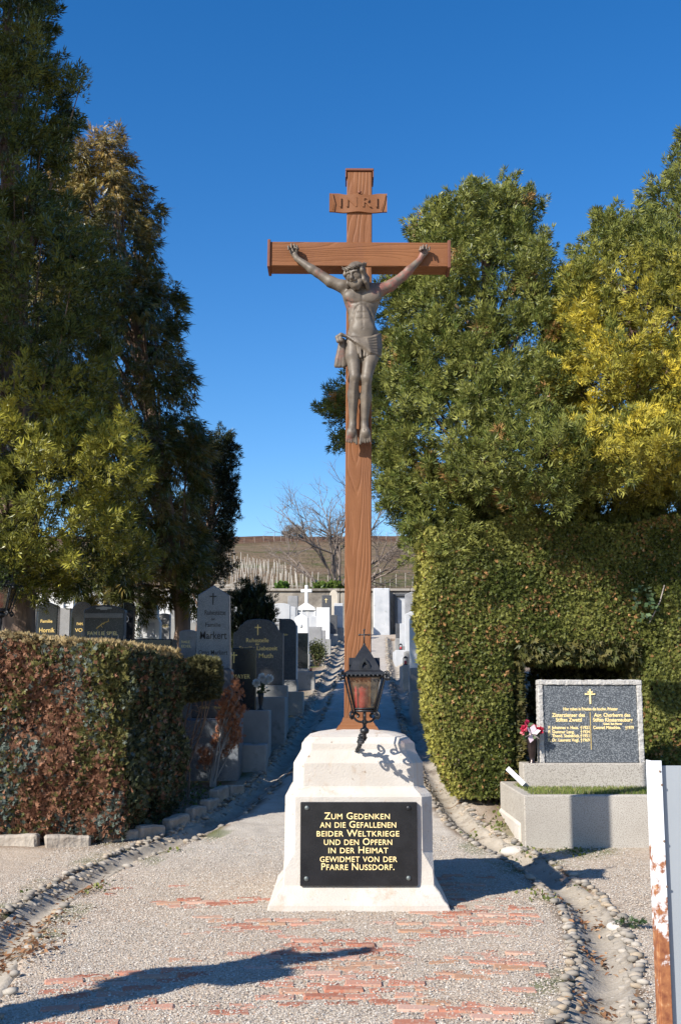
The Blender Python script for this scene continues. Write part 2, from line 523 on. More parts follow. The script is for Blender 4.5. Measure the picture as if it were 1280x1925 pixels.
def wood_mat(name, axis):
    """brown-painted casting with carved wood grain running along the given axis"""
    m, nt, out = new_mat(name)
    v = coords(nt, (1, 1, 0.13) if axis == 'z' else (0.13, 1, 1))
    n1 = noise(nt, v, 4.2, 1.0, 0.4)
    tc = nt.nodes.new('ShaderNodeTexCoord'); sx = nt.nodes.new('ShaderNodeSeparateXYZ'); nt.links.new(tc.outputs['Object'], sx.inputs[0])
    def mth(op, a, b):
        q = nt.nodes.new('ShaderNodeMath'); q.operation = op
        for k, w in enumerate((a, b)):
            if hasattr(w, 'links'): nt.links.new(w, q.inputs[k])
            else: q.inputs[k].default_value = w
        return q.outputs[0]
    ph = mth('ADD', mth('MULTIPLY', n1, 15.0), mth('MULTIPLY', sx.outputs['X' if axis == 'z' else 'Z'], 16.0))
    ph = mth('ADD', ph, mth('MULTIPLY', noise(nt, v, 30, 2), 0.5))
    w = mth('ABSOLUTE', mth('SUBTRACT', mth('FRACT', ph, 0.0), 0.5), 0.0)          # 0 at the carved line
    v2 = coords(nt)
    c = ramp(nt, noise(nt, v2, 3.0, 4), [(0.3, (0.165, 0.063, 0.023)), (0.7, (0.215, 0.086, 0.032))])
    c = mixc(nt, ramp(nt, noise(nt, v, 40, 3), [(0.4, 0.0), (0.7, 0.22)]), c, (0.17, 0.062, 0.026))
    c = mixc(nt, ramp(nt, noise(nt, v2, 70, 3), [(0.64, 0.0), (0.78, 0.35)]), c, (0.28, 0.15, 0.085))
    c = mixc(nt, ramp(nt, noise(nt, coords(nt, (1, 1, .25)), 5, 5), [(0.55, 0.0), (0.8, 0.5)]), c, (0.14, 0.056, 0.034))
    p = nt.nodes.new('ShaderNodeBsdfPrincipled'); p.inputs['Roughness'].default_value = 0.62; p.inputs['Specular IOR Level'].default_value = 0.3
    nt.links.new(c, p.inputs['Base Color'])
    b = nt.nodes.new('ShaderNodeBump'); b.inputs['Strength'].default_value = 0.6; b.inputs['Distance'].default_value = 0.0055
    nt.links.new(ramp(nt, w, [(0.0, 0.0), (0.16, 0.75), (0.5, 1.0)]), b.inputs['Height']); nt.links.new(b.outputs[0], p.inputs['Normal'])
    nt.links.new(p.outputs[0], out.inputs[0])
    return m
M['wood_z'] = wood_mat('carved_grain_upright', 'z')
M['wood_x'] = wood_mat('carved_grain_beam', 'x')
M['wood_plain'] = surf('brown_paint', (0.165, 0.064, 0.024), (0.215, 0.087, 0.034), 3, 0.6, 0.1, 50, spec=.3)
M['wood_edge'] = surf('brown_edge_paint', (0.13, 0.05, 0.030), (0.18, 0.068, 0.04), 3, 0.6, 0.15, 50, spec=.3)

def patina_mat():
    m, nt, out = new_mat('corpus_paint')
    v = coords(nt)
    c = ramp(nt, noise(nt, v, 9, 5), [(0.3, (0.066, 0.052, 0.040)), (0.68, (0.160, 0.132, 0.103))])
    a = nt.nodes.new('ShaderNodeAttribute'); a.attribute_name = 'red'
    mm = nt.nodes.new('ShaderNodeMath'); mm.operation = 'MULTIPLY'
    nt.links.new(a.outputs['Fac'], mm.inputs[0])
    nt.links.new(ramp(nt, noise(nt, v, 22, 4), [(0.38, 0.0), (0.6, 1.0)]), mm.inputs[1])
    c = mixc(nt, mm.outputs[0], c, (0.235, 0.085, 0.065))
    p = nt.nodes.new('ShaderNodeBsdfPrincipled')
    nt.links.new(c, p.inputs['Base Color'])
    p.inputs['Roughness'].default_value = 0.52; p.inputs['Specular IOR Level'].default_value = 0.4
    b = nt.nodes.new('ShaderNodeBump'); b.inputs['Strength'].default_value = 0.2; b.inputs['Distance'].default_value = 0.004
    nt.links.new(noise(nt, v, 60, 3), b.inputs['Height']); nt.links.new(b.outputs[0], p.inputs['Normal'])
    nt.links.new(p.outputs[0], out.inputs[0])
    return m
M['corpus'] = patina_mat()

def glass_mat(name, col, alpha_dirt=0.35):
    m, nt, out = new_mat(name)
    v = coords(nt)
    g = nt.nodes.new('ShaderNodeBsdfTransparent'); g.inputs[0].default_value = (col[0], col[1], col[2], 1)
    d = nt.nodes.new('ShaderNodeBsdfPrincipled')
    nt.links.new(ramp(nt, noise(nt, v, 18, 4), [(0.3, (0.06, 0.05, 0.035)), (0.7, (0.22, 0.18, 0.12))]), d.inputs['Base Color'])
    d.inputs['Roughness'].default_value = 0.25
    mx = nt.nodes.new('ShaderNodeMixShader')
    nt.links.new(ramp(nt, noise(nt, v, 12, 4), [(0.3, alpha_dirt * 0.6), (0.7, min(1, alpha_dirt * 1.5))]), mx.inputs[0])
    nt.links.new(g.outputs[0], mx.inputs[1]); nt.links.new(d.outputs[0], mx.inputs[2])
    nt.links.new(mx.outputs[0], out.inputs[0])
    return m
M['lamp_glass'] = glass_mat('lamp_glass', (0.90, 0.80, 0.74), 0.42)
M['candle_red'] = surf('candle_red', (0.62, 0.025, 0.04), (0.78, 0.10, 0.11), 8, 0.25, 0.1, 20)

def rust_paint():
    m, nt, out = new_mat('rusty_white_paint')
    v = coords(nt)
    tc = nt.nodes.new('ShaderNodeTexCoord'); sx = nt.nodes.new('ShaderNodeSeparateXYZ')
    nt.links.new(tc.outputs['Object'], sx.inputs[0])
    n1 = noise(nt, v, 14, 6, 0.7)
    # flaking grows towards the wet foot of the post
    mr = nt.nodes.new('ShaderNodeMapRange'); mr.inputs[1].default_value = 1.45; mr.inputs[2].default_value = 0.85; mr.inputs[3].default_value = -0.17; mr.inputs[4].default_value = 0.20
    nt.links.new(sx.outputs['Z'], mr.inputs[0])
    ad = nt.nodes.new('ShaderNodeMath'); ad.operation = 'ADD'
    nt.links.new(n1, ad.inputs[0]); nt.links.new(mr.outputs[0], ad.inputs[1])
    rust = ramp(nt, noise(nt, v, 45, 5), [(0.3, (0.16, 0.045, 0.02)), (0.6, (0.33, 0.13, 0.05)), (0.8, (0.55, 0.36, 0.20))])
    c = mixc(nt, ramp(nt, ad.outputs[0], [(0.50, 0.0), (0.58, 1.0)]), (0.74, 0.76, 0.78), rust)
    p = nt.nodes.new('ShaderNodeBsdfPrincipled'); p.inputs['Roughness'].default_value = 0.6
    nt.links.new(c, p.inputs['Base Color'])
    b = nt.nodes.new('ShaderNodeBump'); b.inputs['Strength'].default_value = 0.4; b.inputs['Distance'].default_value = 0.004
    nt.links.new(ad.outputs[0], b.inputs['Height']); nt.links.new(b.outputs[0], p.inputs['Normal'])
    nt.links.new(p.outputs[0], out.inputs[0])
    return m
M['rust_paint'] = rust_paint()

def ground_mat():
    m, nt, out = new_mat('gravel_ground')
    v = coords(nt)
    a = nt.nodes.new('ShaderNodeAttribute'); a.attribute_name = 'zone'
    sp = nt.nodes.new('ShaderNodeSeparateColor'); nt.links.new(a.outputs['Color'], sp.inputs[0])
    vo = nt.nodes.new('ShaderNodeTexVoronoi'); vo.inputs['Scale'].default_value = 85
    nt.links.new(v, vo.inputs['Vector'])
    vs = nt.nodes.new('ShaderNodeSeparateColor'); nt.links.new(vo.outputs['Color'], vs.inputs[0])
    gr = ramp(nt, vs.outputs[0], [(0.0, (0.24, 0.185, 0.135)), (0.3, (0.37, 0.31, 0.245)), (0.6, (0.44, 0.38, 0.31)), (0.85, (0.51, 0.455, 0.39)), (1.0, (0.40, 0.285, 0.20))])
    gr = mixc(nt, ramp(nt, noise(nt, v, 0.9, 5), [(0.35, 0.0), (0.7, 0.5)]), gr, (0.43, 0.325, 0.24))
    soil = ramp(nt, noise(nt, v, 12, 6, 0.7), [(0.3, (0.085, 0.055, 0.035)), (0.55, (0.17, 0.115, 0.075)), (0.75, (0.30, 0.24, 0.18))])
    green = ramp(nt, noise(nt, v, 18, 5), [(0.3, (0.05, 0.075, 0.02)), (0.7, (0.13, 0.16, 0.05))])
    conc = ramp(nt, noise(nt, v, 5, 6), [(0.3, (0.34, 0.31, 0.275)), (0.7, (0.48, 0.45, 0.41))])
    c = mixc(nt, sp.outputs[2], gr, conc)
    c = mixc(nt, sp.outputs[0], c, soil)
    c = mixc(nt, sp.outputs[1], c, green)
    p = nt.nodes.new('ShaderNodeBsdfPrincipled'); p.inputs['Roughness'].default_value = 0.95
    p.inputs['Specular IOR Level'].default_value = 0.2
    nt.links.new(c, p.inputs['Base Color'])
    b = nt.nodes.new('ShaderNodeBump'); b.inputs['Strength'].default_value = 0.7; b.inputs['Distance'].default_value = 0.008
    nt.links.new(vo.outputs['Distance'], b.inputs['Height']); b.invert = True
    nt.links.new(b.outputs[0], p.inputs['Normal'])
    nt.links.new(p.outputs[0], out.inputs[0])
    return m
M['ground'] = ground_mat()

def pebble_mat():
    m, nt, out = new_mat('gravel_stones')
    a = nt.nodes.new('ShaderNodeAttribute'); a.attribute_name = 'col'
    p = nt.nodes.new('ShaderNodeBsdfPrincipled'); p.inputs['Roughness'].default_value = 0.9; p.inputs['Specular IOR Level'].default_value = 0.3
    nt.links.new(a.outputs['Color'], p.inputs['Base Color'])
    nt.links.new(p.outputs[0], out.inputs[0])
    return m
M['pebble'] = pebble_mat()
# ------------------------------------------------------------------ ground
def axis(segs):
    out = []
    for a, b, st in segs:
        n = max(1, int(round((b - a) / st)))
        out += list(np.linspace(a, b, n, endpoint=False))
    out.append(segs[-1][1])
    return np.array(out)

CX = 0.142                       # pedestal and cross axis
CY = 9.55
gx = axis([(-260, -60, 40), (-60, -12, 4), (-12, -3.6, 0.3), (-3.6, 2.9, 0.042), (2.9, 8, 0.25), (8, 60, 4), (60, 260, 40)])
gy = axis([(-60, -4, 4), (-4, 5.3, 0.4), (5.3, 13.6, 0.042), (13.6, 20, 0.08), (20, 41, 0.25), (41, 42, 1.0)])
X, Y = np.meshgrid(gx, gy)
Z = ground_z(X, Y)
nx, ny = len(gx), len(gy)
dl, sl = line_dist(X, Y, GUT_L)
dr, sr = line_dist(X, Y, GUT_R)
# where the bricks of the old paving show through the gravel
def brick_show(x, y):
    r = np.hypot((x - CX - 0.1) * 0.95, (y - 8.0) * 0.85)
    n = fbm(x * 1.5, y * 2.6, 0, 21, 4)
    s = 0.40 - 0.26 * r + (n - 0.5) * 3.0
    s = s - 0.5 * np.clip((y - 9.2), 0, 2) * (x < 0.6)
    return s
shown = np.clip(brick_show(X, Y), -1, 1)
near = (np.abs(X) < 3) & (Y < 10.6)
Z = Z - np.where(near, 0.007 * np.clip(shown * 2.0, 0, 1), 0)
# zones: soil, weeds, firm path
xl = np.interp(Y, GUT_L[:, 1], GUT_L[:, 0]); xr = np.interp(Y, GUT_R[:, 1], GUT_R[:, 0])
n1 = fbm(X * 0.9, Y * 0.9, 0, 31, 4); n2 = fbm(X * 3, Y * 3, 0, 33, 3)
outside_l = np.clip((xl - GUT_W - X) / 0.3, 0, 1); outside_r = np.clip((X - xr - GUT_W) / 0.3, 0, 1)
soil = np.clip(outside_l * np.clip((Y - 11.6) / 0.3, 0, 1) + outside_r * np.clip((Y - 11.6 + (n1 - .5) * 2) / 1.2, 0, 1) * 0.85, 0, 1)
soil = np.maximum(soil, np.clip((0.30 - np.minimum(dl, dr)) / 0.1, 0, 1) * (n2 > 0.5))
soil = soil * np.clip(0.25 + n2 * 1.5, 0, 1)
weed = np.clip((n1 - 0.52) * 9, 0, 1) * np.maximum(outside_l * (Y > 11.9), outside_r * (Y > 11.2) * (Y < 15) * 0.8)
weed = np.maximum(weed, np.clip((n1 - 0.60) * 8, 0, 0.7) * (np.minimum(dl, dr) < 0.42) * (Y < 13))
firm = np.clip((Y - 10.2) / 1.5, 0, 1) * np.clip((X - xl - .1) / 0.2, 0, 1) * np.clip((xr - .1 - X) / 0.2, 0, 1)
zone = np.stack([soil, weed * np.clip(n2 * 2 - .3, 0, 1), firm * 0.75], -1).reshape(-1, 3)
idx = np.arange(nx * ny).reshape(ny, nx)
q = np.stack([idx[:-1, :-1], idx[:-1, 1:], idx[1:, 1:], idx[1:, :-1]], -1).reshape(-1, 4)
gme = raw_mesh('ground', np.stack([X, Y, Z], -1).reshape(-1, 3), q, 4, [M['ground']], True)
set_color(gme, 'zone', zone)
ground = tag(link('ground', gme), kind='structure')

# bricks of the old paving, one by one, in gently arched courses around the pedestal
brick_meshes = []
for i in range(8):
    bm = MB()
    r = random.Random(i)
    bm.box((0, 0, 0), (0.235 * r.uniform(.82, 1.0), 0.108 * r.uniform(.85, 1.0), 0.06), 0.010)
    bm.v = [(a + r.uniform(-.006, .006), b + r.uniform(-.006, .006), c + r.uniform(-.003, .003)) for a, b, c in bm.v]
    brick_meshes.append(bm.mesh('brick', M['brick']))
cand = []
row = 0
y = 5.75
while y < 10.7:
    off = 0.125 * (row % 2)
    for k in range(-12, 12):
        x = CX + k * 0.25 + off + random.uniform(-.02, .02)
        yy = y - 0.055 * (x - CX) ** 2 + random.uniform(-.012, .012)
        if x < -2.3 or x > 2.0: continue
        if abs(x - CX) < 0.70 and abs(yy - CY) < 0.70: continue
        if min(line_dist(np.array([x]), np.array([yy]), GUT_L)[0][0], line_dist(np.array([x]), np.array([yy]), GUT_R)[0][0]) < .40: continue
        s = float(brick_show(np.array(x), np.array(yy)))
        cand.append((s, x, yy))
    y += 0.128
    row += 1
cand.sort(reverse=True)
for s, x, yy in cand[:300]:
    if s < 0.02: break
    o = link('brick', random.choice(brick_meshes), ground)
    o.location = (x, yy, gz(x, yy) - 0.030 + random.uniform(-0.005, 0.003) + 0.004 * min(s, 1))
    o.rotation_euler = (random.uniform(-.02, .02), random.uniform(-.02, .02), -0.11 * (x - CX) + random.uniform(-.04, .04))

# loose gravel on the square
def gravel(name, n, x0, x1, y0, y1, smin, smax, keep):
    oct_v = np.array([(1, 0, 0), (-1, 0, 0), (0, 1, 0), (0, -1, 0), (0, 0, 1), (0, 0, -1)], float)
    oct_f = np.array([(0, 2, 4), (2, 1, 4), (1, 3, 4), (3, 0, 4), (2, 0, 5), (1, 2, 5), (3, 1, 5), (0, 3, 5)])[:4]
    px = rng.uniform(x0, x1, n); py = y0 + (y1 - y0) * rng.uniform(0, 1, n) ** 1.25
    k = keep(px, py)
    px, py = px[k], py[k]; n = len(px)
    s = rng.uniform(smin, smax, n)[:, None] * rng.uniform(0.6, 1.3, (n, 3))
    s[:, 2] *= 0.75
    ang = rng.uniform(0, 6.283, n)
    v = oct_v[None] * s[:, None, :]
    v = v + rng.normal(0, 0.18, v.shape) * s[:, None, :]
    ca, sa = np.cos(ang)[:, None], np.sin(ang)[:, None]
    vx = v[..., 0] * ca - v[..., 1] * sa; vy = v[..., 0] * sa + v[..., 1] * ca
    pz = ground_z(px, py)
    V = np.stack([vx + px[:, None], vy + py[:, None], v[..., 2] + pz[:, None] + 0.0015], -1).reshape(-1, 3)
    F = (oct_f[None] + (np.arange(n) * 6)[:, None, None]).reshape(-1, 3)
    me = raw_mesh(name, V, F, 3, [M['pebble']])
    pal = np.array([(0.56, 0.50, 0.43), (0.46, 0.40, 0.33), (0.65, 0.60, 0.53), (0.35, 0.29, 0.23), (0.58, 0.49, 0.39), (0.24, 0.20, 0.165), (0.48, 0.33, 0.23)])
    c = pal[rng.choice(7, n, p=[.30, .24, .13, .10, .16, .03, .04])] * rng.uniform(.74, .92, (n, 1))
    set_color(me, 'col', np.repeat(c, 6, 0))
    return tag(link(name, me), 'pale grey and beige loose gravel strewn over the square', 'gravel', kind='stuff')

def keep_gravel(px, py):
    d1, _ = line_dist(px, py, GUT_L); d2, _ = line_dist(px, py, GUT_R)
    ok = (d1 > 0.2) & (d2 > 0.2)
    ok &= ~((np.abs(px - CX) < 0.66) & (np.abs(py - CY) < 0.66))
    s = brick_show(px, py)
    return ok & (rng.uniform(0, 1, len(px)) > np.clip(s * 1.3, 0, 0.78) * (py < 10.6))
gravel('gravel', 105000, -2.9, 2.9, 5.7, 12.3, 0.004, 0.009, keep_gravel)

# ------------------------------------------------------------------ gutters: mortar channel with river cobbles set along both lips
def make_gutter(name, line, inner_keep):
    n = len(line)
    tang = np.gradient(line, axis=0)
    tang /= np.linalg.norm(tang, axis=1)[:, None]
    nor = np.stack([tang[:, 1], -tang[:, 0]], 1)        # to the right of travel
    offs = np.linspace(-1.0, 1.0, 11)
    P = line[:, None, :] + nor[:, None, :] * (offs * GUT_W)[None, :, None]
    zz = ground_z(P[..., 0], P[..., 1], False)
    zz = zz + 0.018 - 0.012 * np.abs(offs)[None] ** 4 + (fbm(P[..., 0] * 9, P[..., 1] * 9, 0, 41, 3) - .5) * 0.03
    zz[:, 0] -= 0.05; zz[:, -1] -= 0.05
    V = np.concatenate([P, zz[..., None]], -1).reshape(-1, 3)
    idx = np.arange(n * 11).reshape(n, 11)
    q = np.stack([idx[:-1, :-1], idx[:-1, 1:], idx[1:, 1:], idx[1:, :-1]], -1).reshape(-1, 4)
    root = tag(link(name, raw_mesh(name, V, q, 4, [M['mortar']], True)), kind='structure')
    meshes = []
    for i in range(6):
        r = random.Random(100 + i)
        b = MB().blob((0, 0, 0), (0.022 * r.uniform(.7, 1.25), 0.044 * r.uniform(.75, 1.25), 0.020 * r.uniform(.8, 1.2)), 2 if i > 9 else 1, 0.10, r)
        meshes.append(b.mesh('cobble', M['river_stone']))
    seg = np.concatenate([[0], np.cumsum(np.linalg.norm(np.diff(line, axis=0), axis=1))])
    spots = []
    s = 0.0
    r = random.Random(5)
    while s < seg[-1]:
        i = int(np.searchsorted(seg, s)); i = min(i, n - 1)
        for o, hgt, tilt in ((-0.96, 0.006, .5), (-0.62, -.006, .3), (0.62, -.006, -.3), (0.96, 0.006, -.5)):
            if o > 0 and r.random() > inner_keep: continue
            if r.random() < (0.12 if abs(o) > .9 else 0.40): continue
            p = line[i] + nor[i] * (o * GUT_W + r.uniform(-.03, .03)) + tang[i] * r.uniform(-.016, .016)
            a = math.atan2(tang[i][1], tang[i][0])
            spots.append((p[0], p[1], hgt + r.uniform(-.006, .008), a + r.uniform(-.3, .3), tilt))
        s += 0.058
    spots.sort(key=lambda t: t[1] if t[1] > 5.9 else 99)
    rest = MB(); rn = []
    for k, (x, y, h, a, tl) in enumerate(spots):
        z = float(ground_z(np.array([x]), np.array([y]), False)[0]) + 0.010 + h
        if k < 300:
            o = link('cobble', random.choice(meshes), root)
            o.location = (x, y, z)
            o.rotation_euler = (random.uniform(-.2, .2), tl * random.uniform(.3, 1), a)
        elif y > 5:
            c, s_ = math.cos(a), math.sin(a)
            me = meshes[k % 6]
            b0 = len(rest.v)
            rest.add([(x + v.co.x * c - v.co.y * s_, y + v.co.x * s_ + v.co.y * c, z + v.co.z) for v in me.vertices], [tuple(p.vertices) for p in me.polygons], True)
            rn += [random.random()] * (len(rest.v) - b0)
    if rest.v:
        o = rest.build('small_cobbles', M['river_stone'], root)
        at_ = o.data.attributes.new('rnd', 'FLOAT', 'POINT')
        at_.data.foreach_set('value', np.array(rn, np.float32))
        o['kind'] = 'stuff'
    return root
make_gutter('gutter', GUT_L, .22)
make_gutter('gutter', GUT_R, .75)

# dead leaves lying in the gutters and under the hedge
def leaf_litter(name, spots, label, cols, size):
    n = len(spots)
    p = np.array(spots)
    base = np.array([(0, -1, 0), (0.42, -0.1, 0.22), (0, 1, 0.05), (-0.42, -0.1, 0.22)], float)
    V = []; C = []
    for i in range(n):
        a = rng.uniform(0, 6.28); tl = rng.normal(0, .35, 2); s = size * rng.uniform(.6, 1.3)
        R = np.array(Matrix.Rotation(a, 3, 'Z') @ Matrix.Rotation(tl[0], 3, 'X') @ Matrix.Rotation(tl[1], 3, 'Y'))
        V.append(base * s @ R.T + p[i])
        c = np.array(cols[rng.integers(len(cols))]) * rng.uniform(.7, 1.2)
        C += [c] * 4
    F = np.array([(0, 1, 2), (0, 2, 3)])[None] + (np.arange(n) * 4)[:, None, None]
    me = raw_mesh(name, np.concatenate(V), F.reshape(-1, 3), 3, [M['dry_leaf']])
    set_color(me, 'col', np.array(C))
    return tag(link(name, me), label, 'leaves', kind='stuff')
spots = []
for px, py, n, sx in ((20, 1790, 230, .16), (60, 1735, 140, .16), (150, 1672, 60, .12), (470, 1500, 50, .1), (870, 1425, 30, .12), (1100, 1725, 45, .09), (1120, 1790, 50, .09), (1125, 1880, 50, .09), (1060, 1690, 25, .1), (870, 1475, 130, .3), (940, 1475, 120, .3), (780, 1430, 50, .14)):
    g = on_ground(px, py)
    for k in range(n):
        x = g.x + random.gauss(0, sx); y = g.y + random.gauss(0, sx * 1.6)
        spots.append((x, y, gz(x, y) + 0.012 + (0.018 if py > 1600 or px < 200 else 0)))
leaf_litter('dead_leaves', spots, 'brown dead leaves gathered in the gutters and under the hedge', [(0.20, 0.09, 0.045), (0.28, 0.15, 0.08), (0.13, 0.065, 0.035), (0.36, 0.22, 0.12)], 0.026)

# ------------------------------------------------------------------ hill with the vineyard, seen above the far wall
hx = np.linspace(-200, 200, 161); hy = axis([(42.0, 46, 0.5), (46, 125, 1.0), (125, 320, 15)])
HX, HY = np.meshgrid(hx, hy)
def hill_z(x, y):
    x = np.asarray(x, float); y = np.asarray(y, float)
    t = np.clip((y - 42.3) / 68.0, 0, 1)
    z = 4.9 + 11.6 * (t ** 1.08)
    z = z + (fbm(x * 0.05, y * 0.05, 0, 51, 3) - .5) * 1.6 * np.clip(t * 3, 0, 1) * np.clip((1 - t) * 4 + .25, 0, 1)
    z = z + (fbm(x * 0.6, y * 0.6, 0, 52, 3) - .5) * 0.35
    return z
HZ = hill_z(HX, HY)
idx = np.arange(HX.size).reshape(HX.shape)
q = np.stack([idx[:-1, :-1], idx[:-1, 1:], idx[1:, 1:], idx[1:, :-1]], -1).reshape(-1, 4)

def hill_mat():
    m, nt, out = new_mat('hillside')
    v = coords(nt)
    tc = nt.nodes.new('ShaderNodeTexCoord'); sx = nt.nodes.new('ShaderNodeSeparateXYZ'); nt.links.new(tc.outputs['Object'], sx.inputs[0])
    f = noise(nt, v, 0.22, 8, 0.65, 0.6)
    c = ramp(nt, f, [(0.30, (0.10, 0.062, 0.042)), (0.42, (0.22, 0.155, 0.10)), (0.52, (0.155, 0.115, 0.065)), (0.60, (0.085, 0.10, 0.03)), (0.72, (0.23, 0.17, 0.11))])
    c = mixc(nt, ramp(nt, noise(nt, v, 2.5, 6, 0.7), [(0.45, 0.0), (0.7, 0.6)]), c, (0.30, 0.235, 0.165))
    # heather-brown scrub along the crest
    mr = nt.nodes.new('ShaderNodeMapRange'); mr.inputs[1].default_value = 13.8; mr.inputs[2].default_value = 15.0
    nt.links.new(sx.outputs['Z'], mr.inputs[0])
    c = mixc(nt, mr.outputs[0], c, ramp(nt, noise(nt, v, 1.2, 6, .7), [(0.35, (0.07, 0.04, 0.028)), (0.6, (0.17, 0.095, 0.06)), (0.75, (0.22, 0.16, 0.09))]))
    p = nt.nodes.new('ShaderNodeBsdfPrincipled'); p.inputs['Roughness'].default_value = 1.0; p.inputs['Specular IOR Level'].default_value = 0.1
    nt.links.new(c, p.inputs['Base Color'])
    b = nt.nodes.new('ShaderNodeBump'); b.inputs['Strength'].default_value = 1.0; b.inputs['Distance'].default_value = 0.4
    nt.links.new(noise(nt, v, 3.0, 6, .7), b.inputs['Height']); nt.links.new(b.outputs[0], p.inputs['Normal'])
    nt.links.new(p.outputs[0], out.inputs[0])
    return m
tag(link('hill', raw_mesh('hill', np.stack([HX, HY, HZ], -1).reshape(-1, 3), q, 4, [hill_mat()], True)), kind='structure')

# retaining wall at the upper end of the path
wz0 = float(base_z(41)); WTOP = at(600, 1113, 41.6).z
w = thing('retaining_wall', 'weathered grey concrete retaining wall below the vineyard hill', 'wall', (0, 41.6, wz0))
H = WTOP - wz0
for k in range(-12, 13):
    x0 = k * 2.6
    MB().box((x0 + 1.3, 0.2, H / 2 - .25 + random.uniform(-.03, .03)), (2.585, 0.5, H + .5), 0.03).build('wall_panel', M['old_wall'], w)
    MB().box((x0 + 1.3, 0.18, H + .07), (2.59, 0.62, 0.10), 0.02).build('coping', M['old_wall'], w)
x0, x1 = at(702, 1150, 41.0).x, at(733, 1150, 41.0).x
MB().box(((x0 + x1) / 2, -0.3, H / 2), (x1 - x0, 0.5, H + .2), 0.03).build('pillar', M['pale_stone'], w)
x0, x1 = at(743, 1150, 41.0).x, at(768, 1150, 41.0).x
zz0 = 0.1
fr = MB()
fr.box((x0 + .04, -0.12, H * .45), (0.09, 0.16, H * .9), 0.01)
fr.box((x1 - .04, -0.12, H * .45), (0.09, 0.16, H * .9), 0.01)
fr.box(((x0 + x1) / 2, -0.12, H * .9 + .05), (x1 - x0 + .04, 0.17, 0.10), 0.01)
fr.build('door_frame', M['dark_granite'], w)
MB().box(((x0 + x1) / 2, -0.075, H * .45), (x1 - x0 - .19, 0.06, H * .88), 0.01).build('door', M['pale_stone'], w)
# ------------------------------------------------------------------ lettering
def text_mesh(s, size, extrude, mat, bold=0.0, align='CENTER', spacing=1.0, line=1.0, caps=None):
    cu = bpy.data.curves.new('txt', 'FONT')
    cu.body = s
    cu.size = size; cu.extrude = extrude; cu.offset = bold
    cu.align_x = align; cu.align_y = 'CENTER'
    cu.space_character = spacing; cu.space_line = line
    cu.resolution_u = 3
    if caps:
        cu.small_caps_scale = caps
        for i in range(len(s)):
            cu.body_format[i].use_small_caps = True
    o = bpy.data.objects.new('txt', cu)
    COL.objects.link(o)
    dg = bpy.context.evaluated_depsgraph_get()
    me = bpy.data.meshes.new_from_object(o.evaluated_get(dg))
    bpy.data.objects.remove(o)
    bpy.data.curves.remove(cu)
    me.materials.clear(); me.materials.append(mat)
    return me

def inscribe(parent, s, loc, size, mat, width=None, name='inscription', extrude=0.003, bold=0.0, caps=None, spacing=1.0, tilt=0.0, slant=0.0, align='CENTER'):
    me = text_mesh(s, size, extrude, mat, bold, align, spacing, 1.0, caps)
    if width and len(me.vertices):
        xs = [v.co.x for v in me.vertices]
        w0 = max(xs) - min(xs)
        k = width / w0
        me.transform(Matrix.Diagonal((k, 1, 1, 1)))
    me.name = name
    # every word is a piece of its own
    iv = []
    for p_ in me.polygons:
        xs = [me.vertices[k].co.x for k in p_.vertices]; iv.append((min(xs), max(xs), p_.index))
    iv.sort()
    groups = []; end = -1e9
    for a_, b_, k in iv:
        if a_ > end + size * .17: groups.append([])
        groups[-1].append(k); end = max(end, b_)
    out = None
    for gset in groups:
        if len(groups) == 1: m2 = me
        else:
            used = {}; fs = []
            for k in gset:
                fs.append([used.setdefault(v_, len(used)) for v_ in me.polygons[k].vertices])
            m2 = bpy.data.meshes.new(name)
            m2.from_pydata([tuple(me.vertices[v_].co) for v_ in used], [], fs)
            m2.materials.append(mat); m2.update()
        out = link(name, m2, parent, loc, (math.pi / 2 + tilt, 0, 0))
    return out

# ------------------------------------------------------------------ pedestal
def ped_ring(row, xl, xr):
    hw = 0.5
    for _ in range(25):
        d = CY - hw
        a, b = at(xl, row, d), at(xr, row, d)
        hw = (b.x - a.x) / 2
    return hw, a.z
rows = [(1712, 496, 846), (1703, 500, 842), (1664, 528, 813), (1650, 529.5, 812), (1496, 532, 809.5), (1480, 547, 794.5), (1433, 548.5, 793), (1410, 563, 778), (1398, 564, 777), (1386, 577, 765), (1380, 590, 751)]
rings = [ped_ring(*r) for r in rows]
zoff = 0.0
PZ = [z + zoff for _, z in rings]; PW = [w for w, _ in rings]
PZ[0] = -0.06
cut = [0.006, 0.008, 0.006, 0.10, 0.10, 0.10, 0.095, 0.095, 0.09, 0.09, 0.09]
# chamfer stops: square foot, then the chamfer opens
ped = thing('stone_pedestal', 'cream painted stepped stone pedestal carrying the tall brown cross', 'pedestal', (CX, CY, 0))
def octo(w, c, z):
    return [(w - c, -w, z), (w, -w + c, z), (w, w - c, z), (w - c, w, z), (-w + c, w, z), (-w, w - c, z), (-w, -w + c, z), (-w + c, -w, z)]
pb = MB()
seq = [(PW[0], cut[0], PZ[0]), (PW[1], cut[1], PZ[1]), (PW[2] + .004, 0.012, PZ[2] - .01), (PW[2], 0.010, PZ[2]),
       (PW[3], 0.010, PZ[3] + .06), (PW[3] - .001, 0.085, PZ[3] + .19), (PW[4], 0.085, PZ[4] - .01), (PW[4] - .012, 0.085, PZ[4] + .012),
       (PW[5] + .008, 0.085, PZ[5] - .008), (PW[5], 0.085, PZ[5] + .008), (PW[6], 0.085, PZ[6] - .008), (PW[6] - .008, 0.085, PZ[6] + .006), (PW[7] + .004, 0.085, PZ[7] - .006),
       (PW[7], 0.085, PZ[7] + .006), (PW[8], 0.085, PZ[8]), (PW[9] + .02, 0.085, PZ[9] - .02), (PW[9], 0.085, PZ[9]), (PW[10] - .02, 0.085, PZ[10]), (0.15, 0.03, PZ[10] + .03)]
vs = []; fs = []
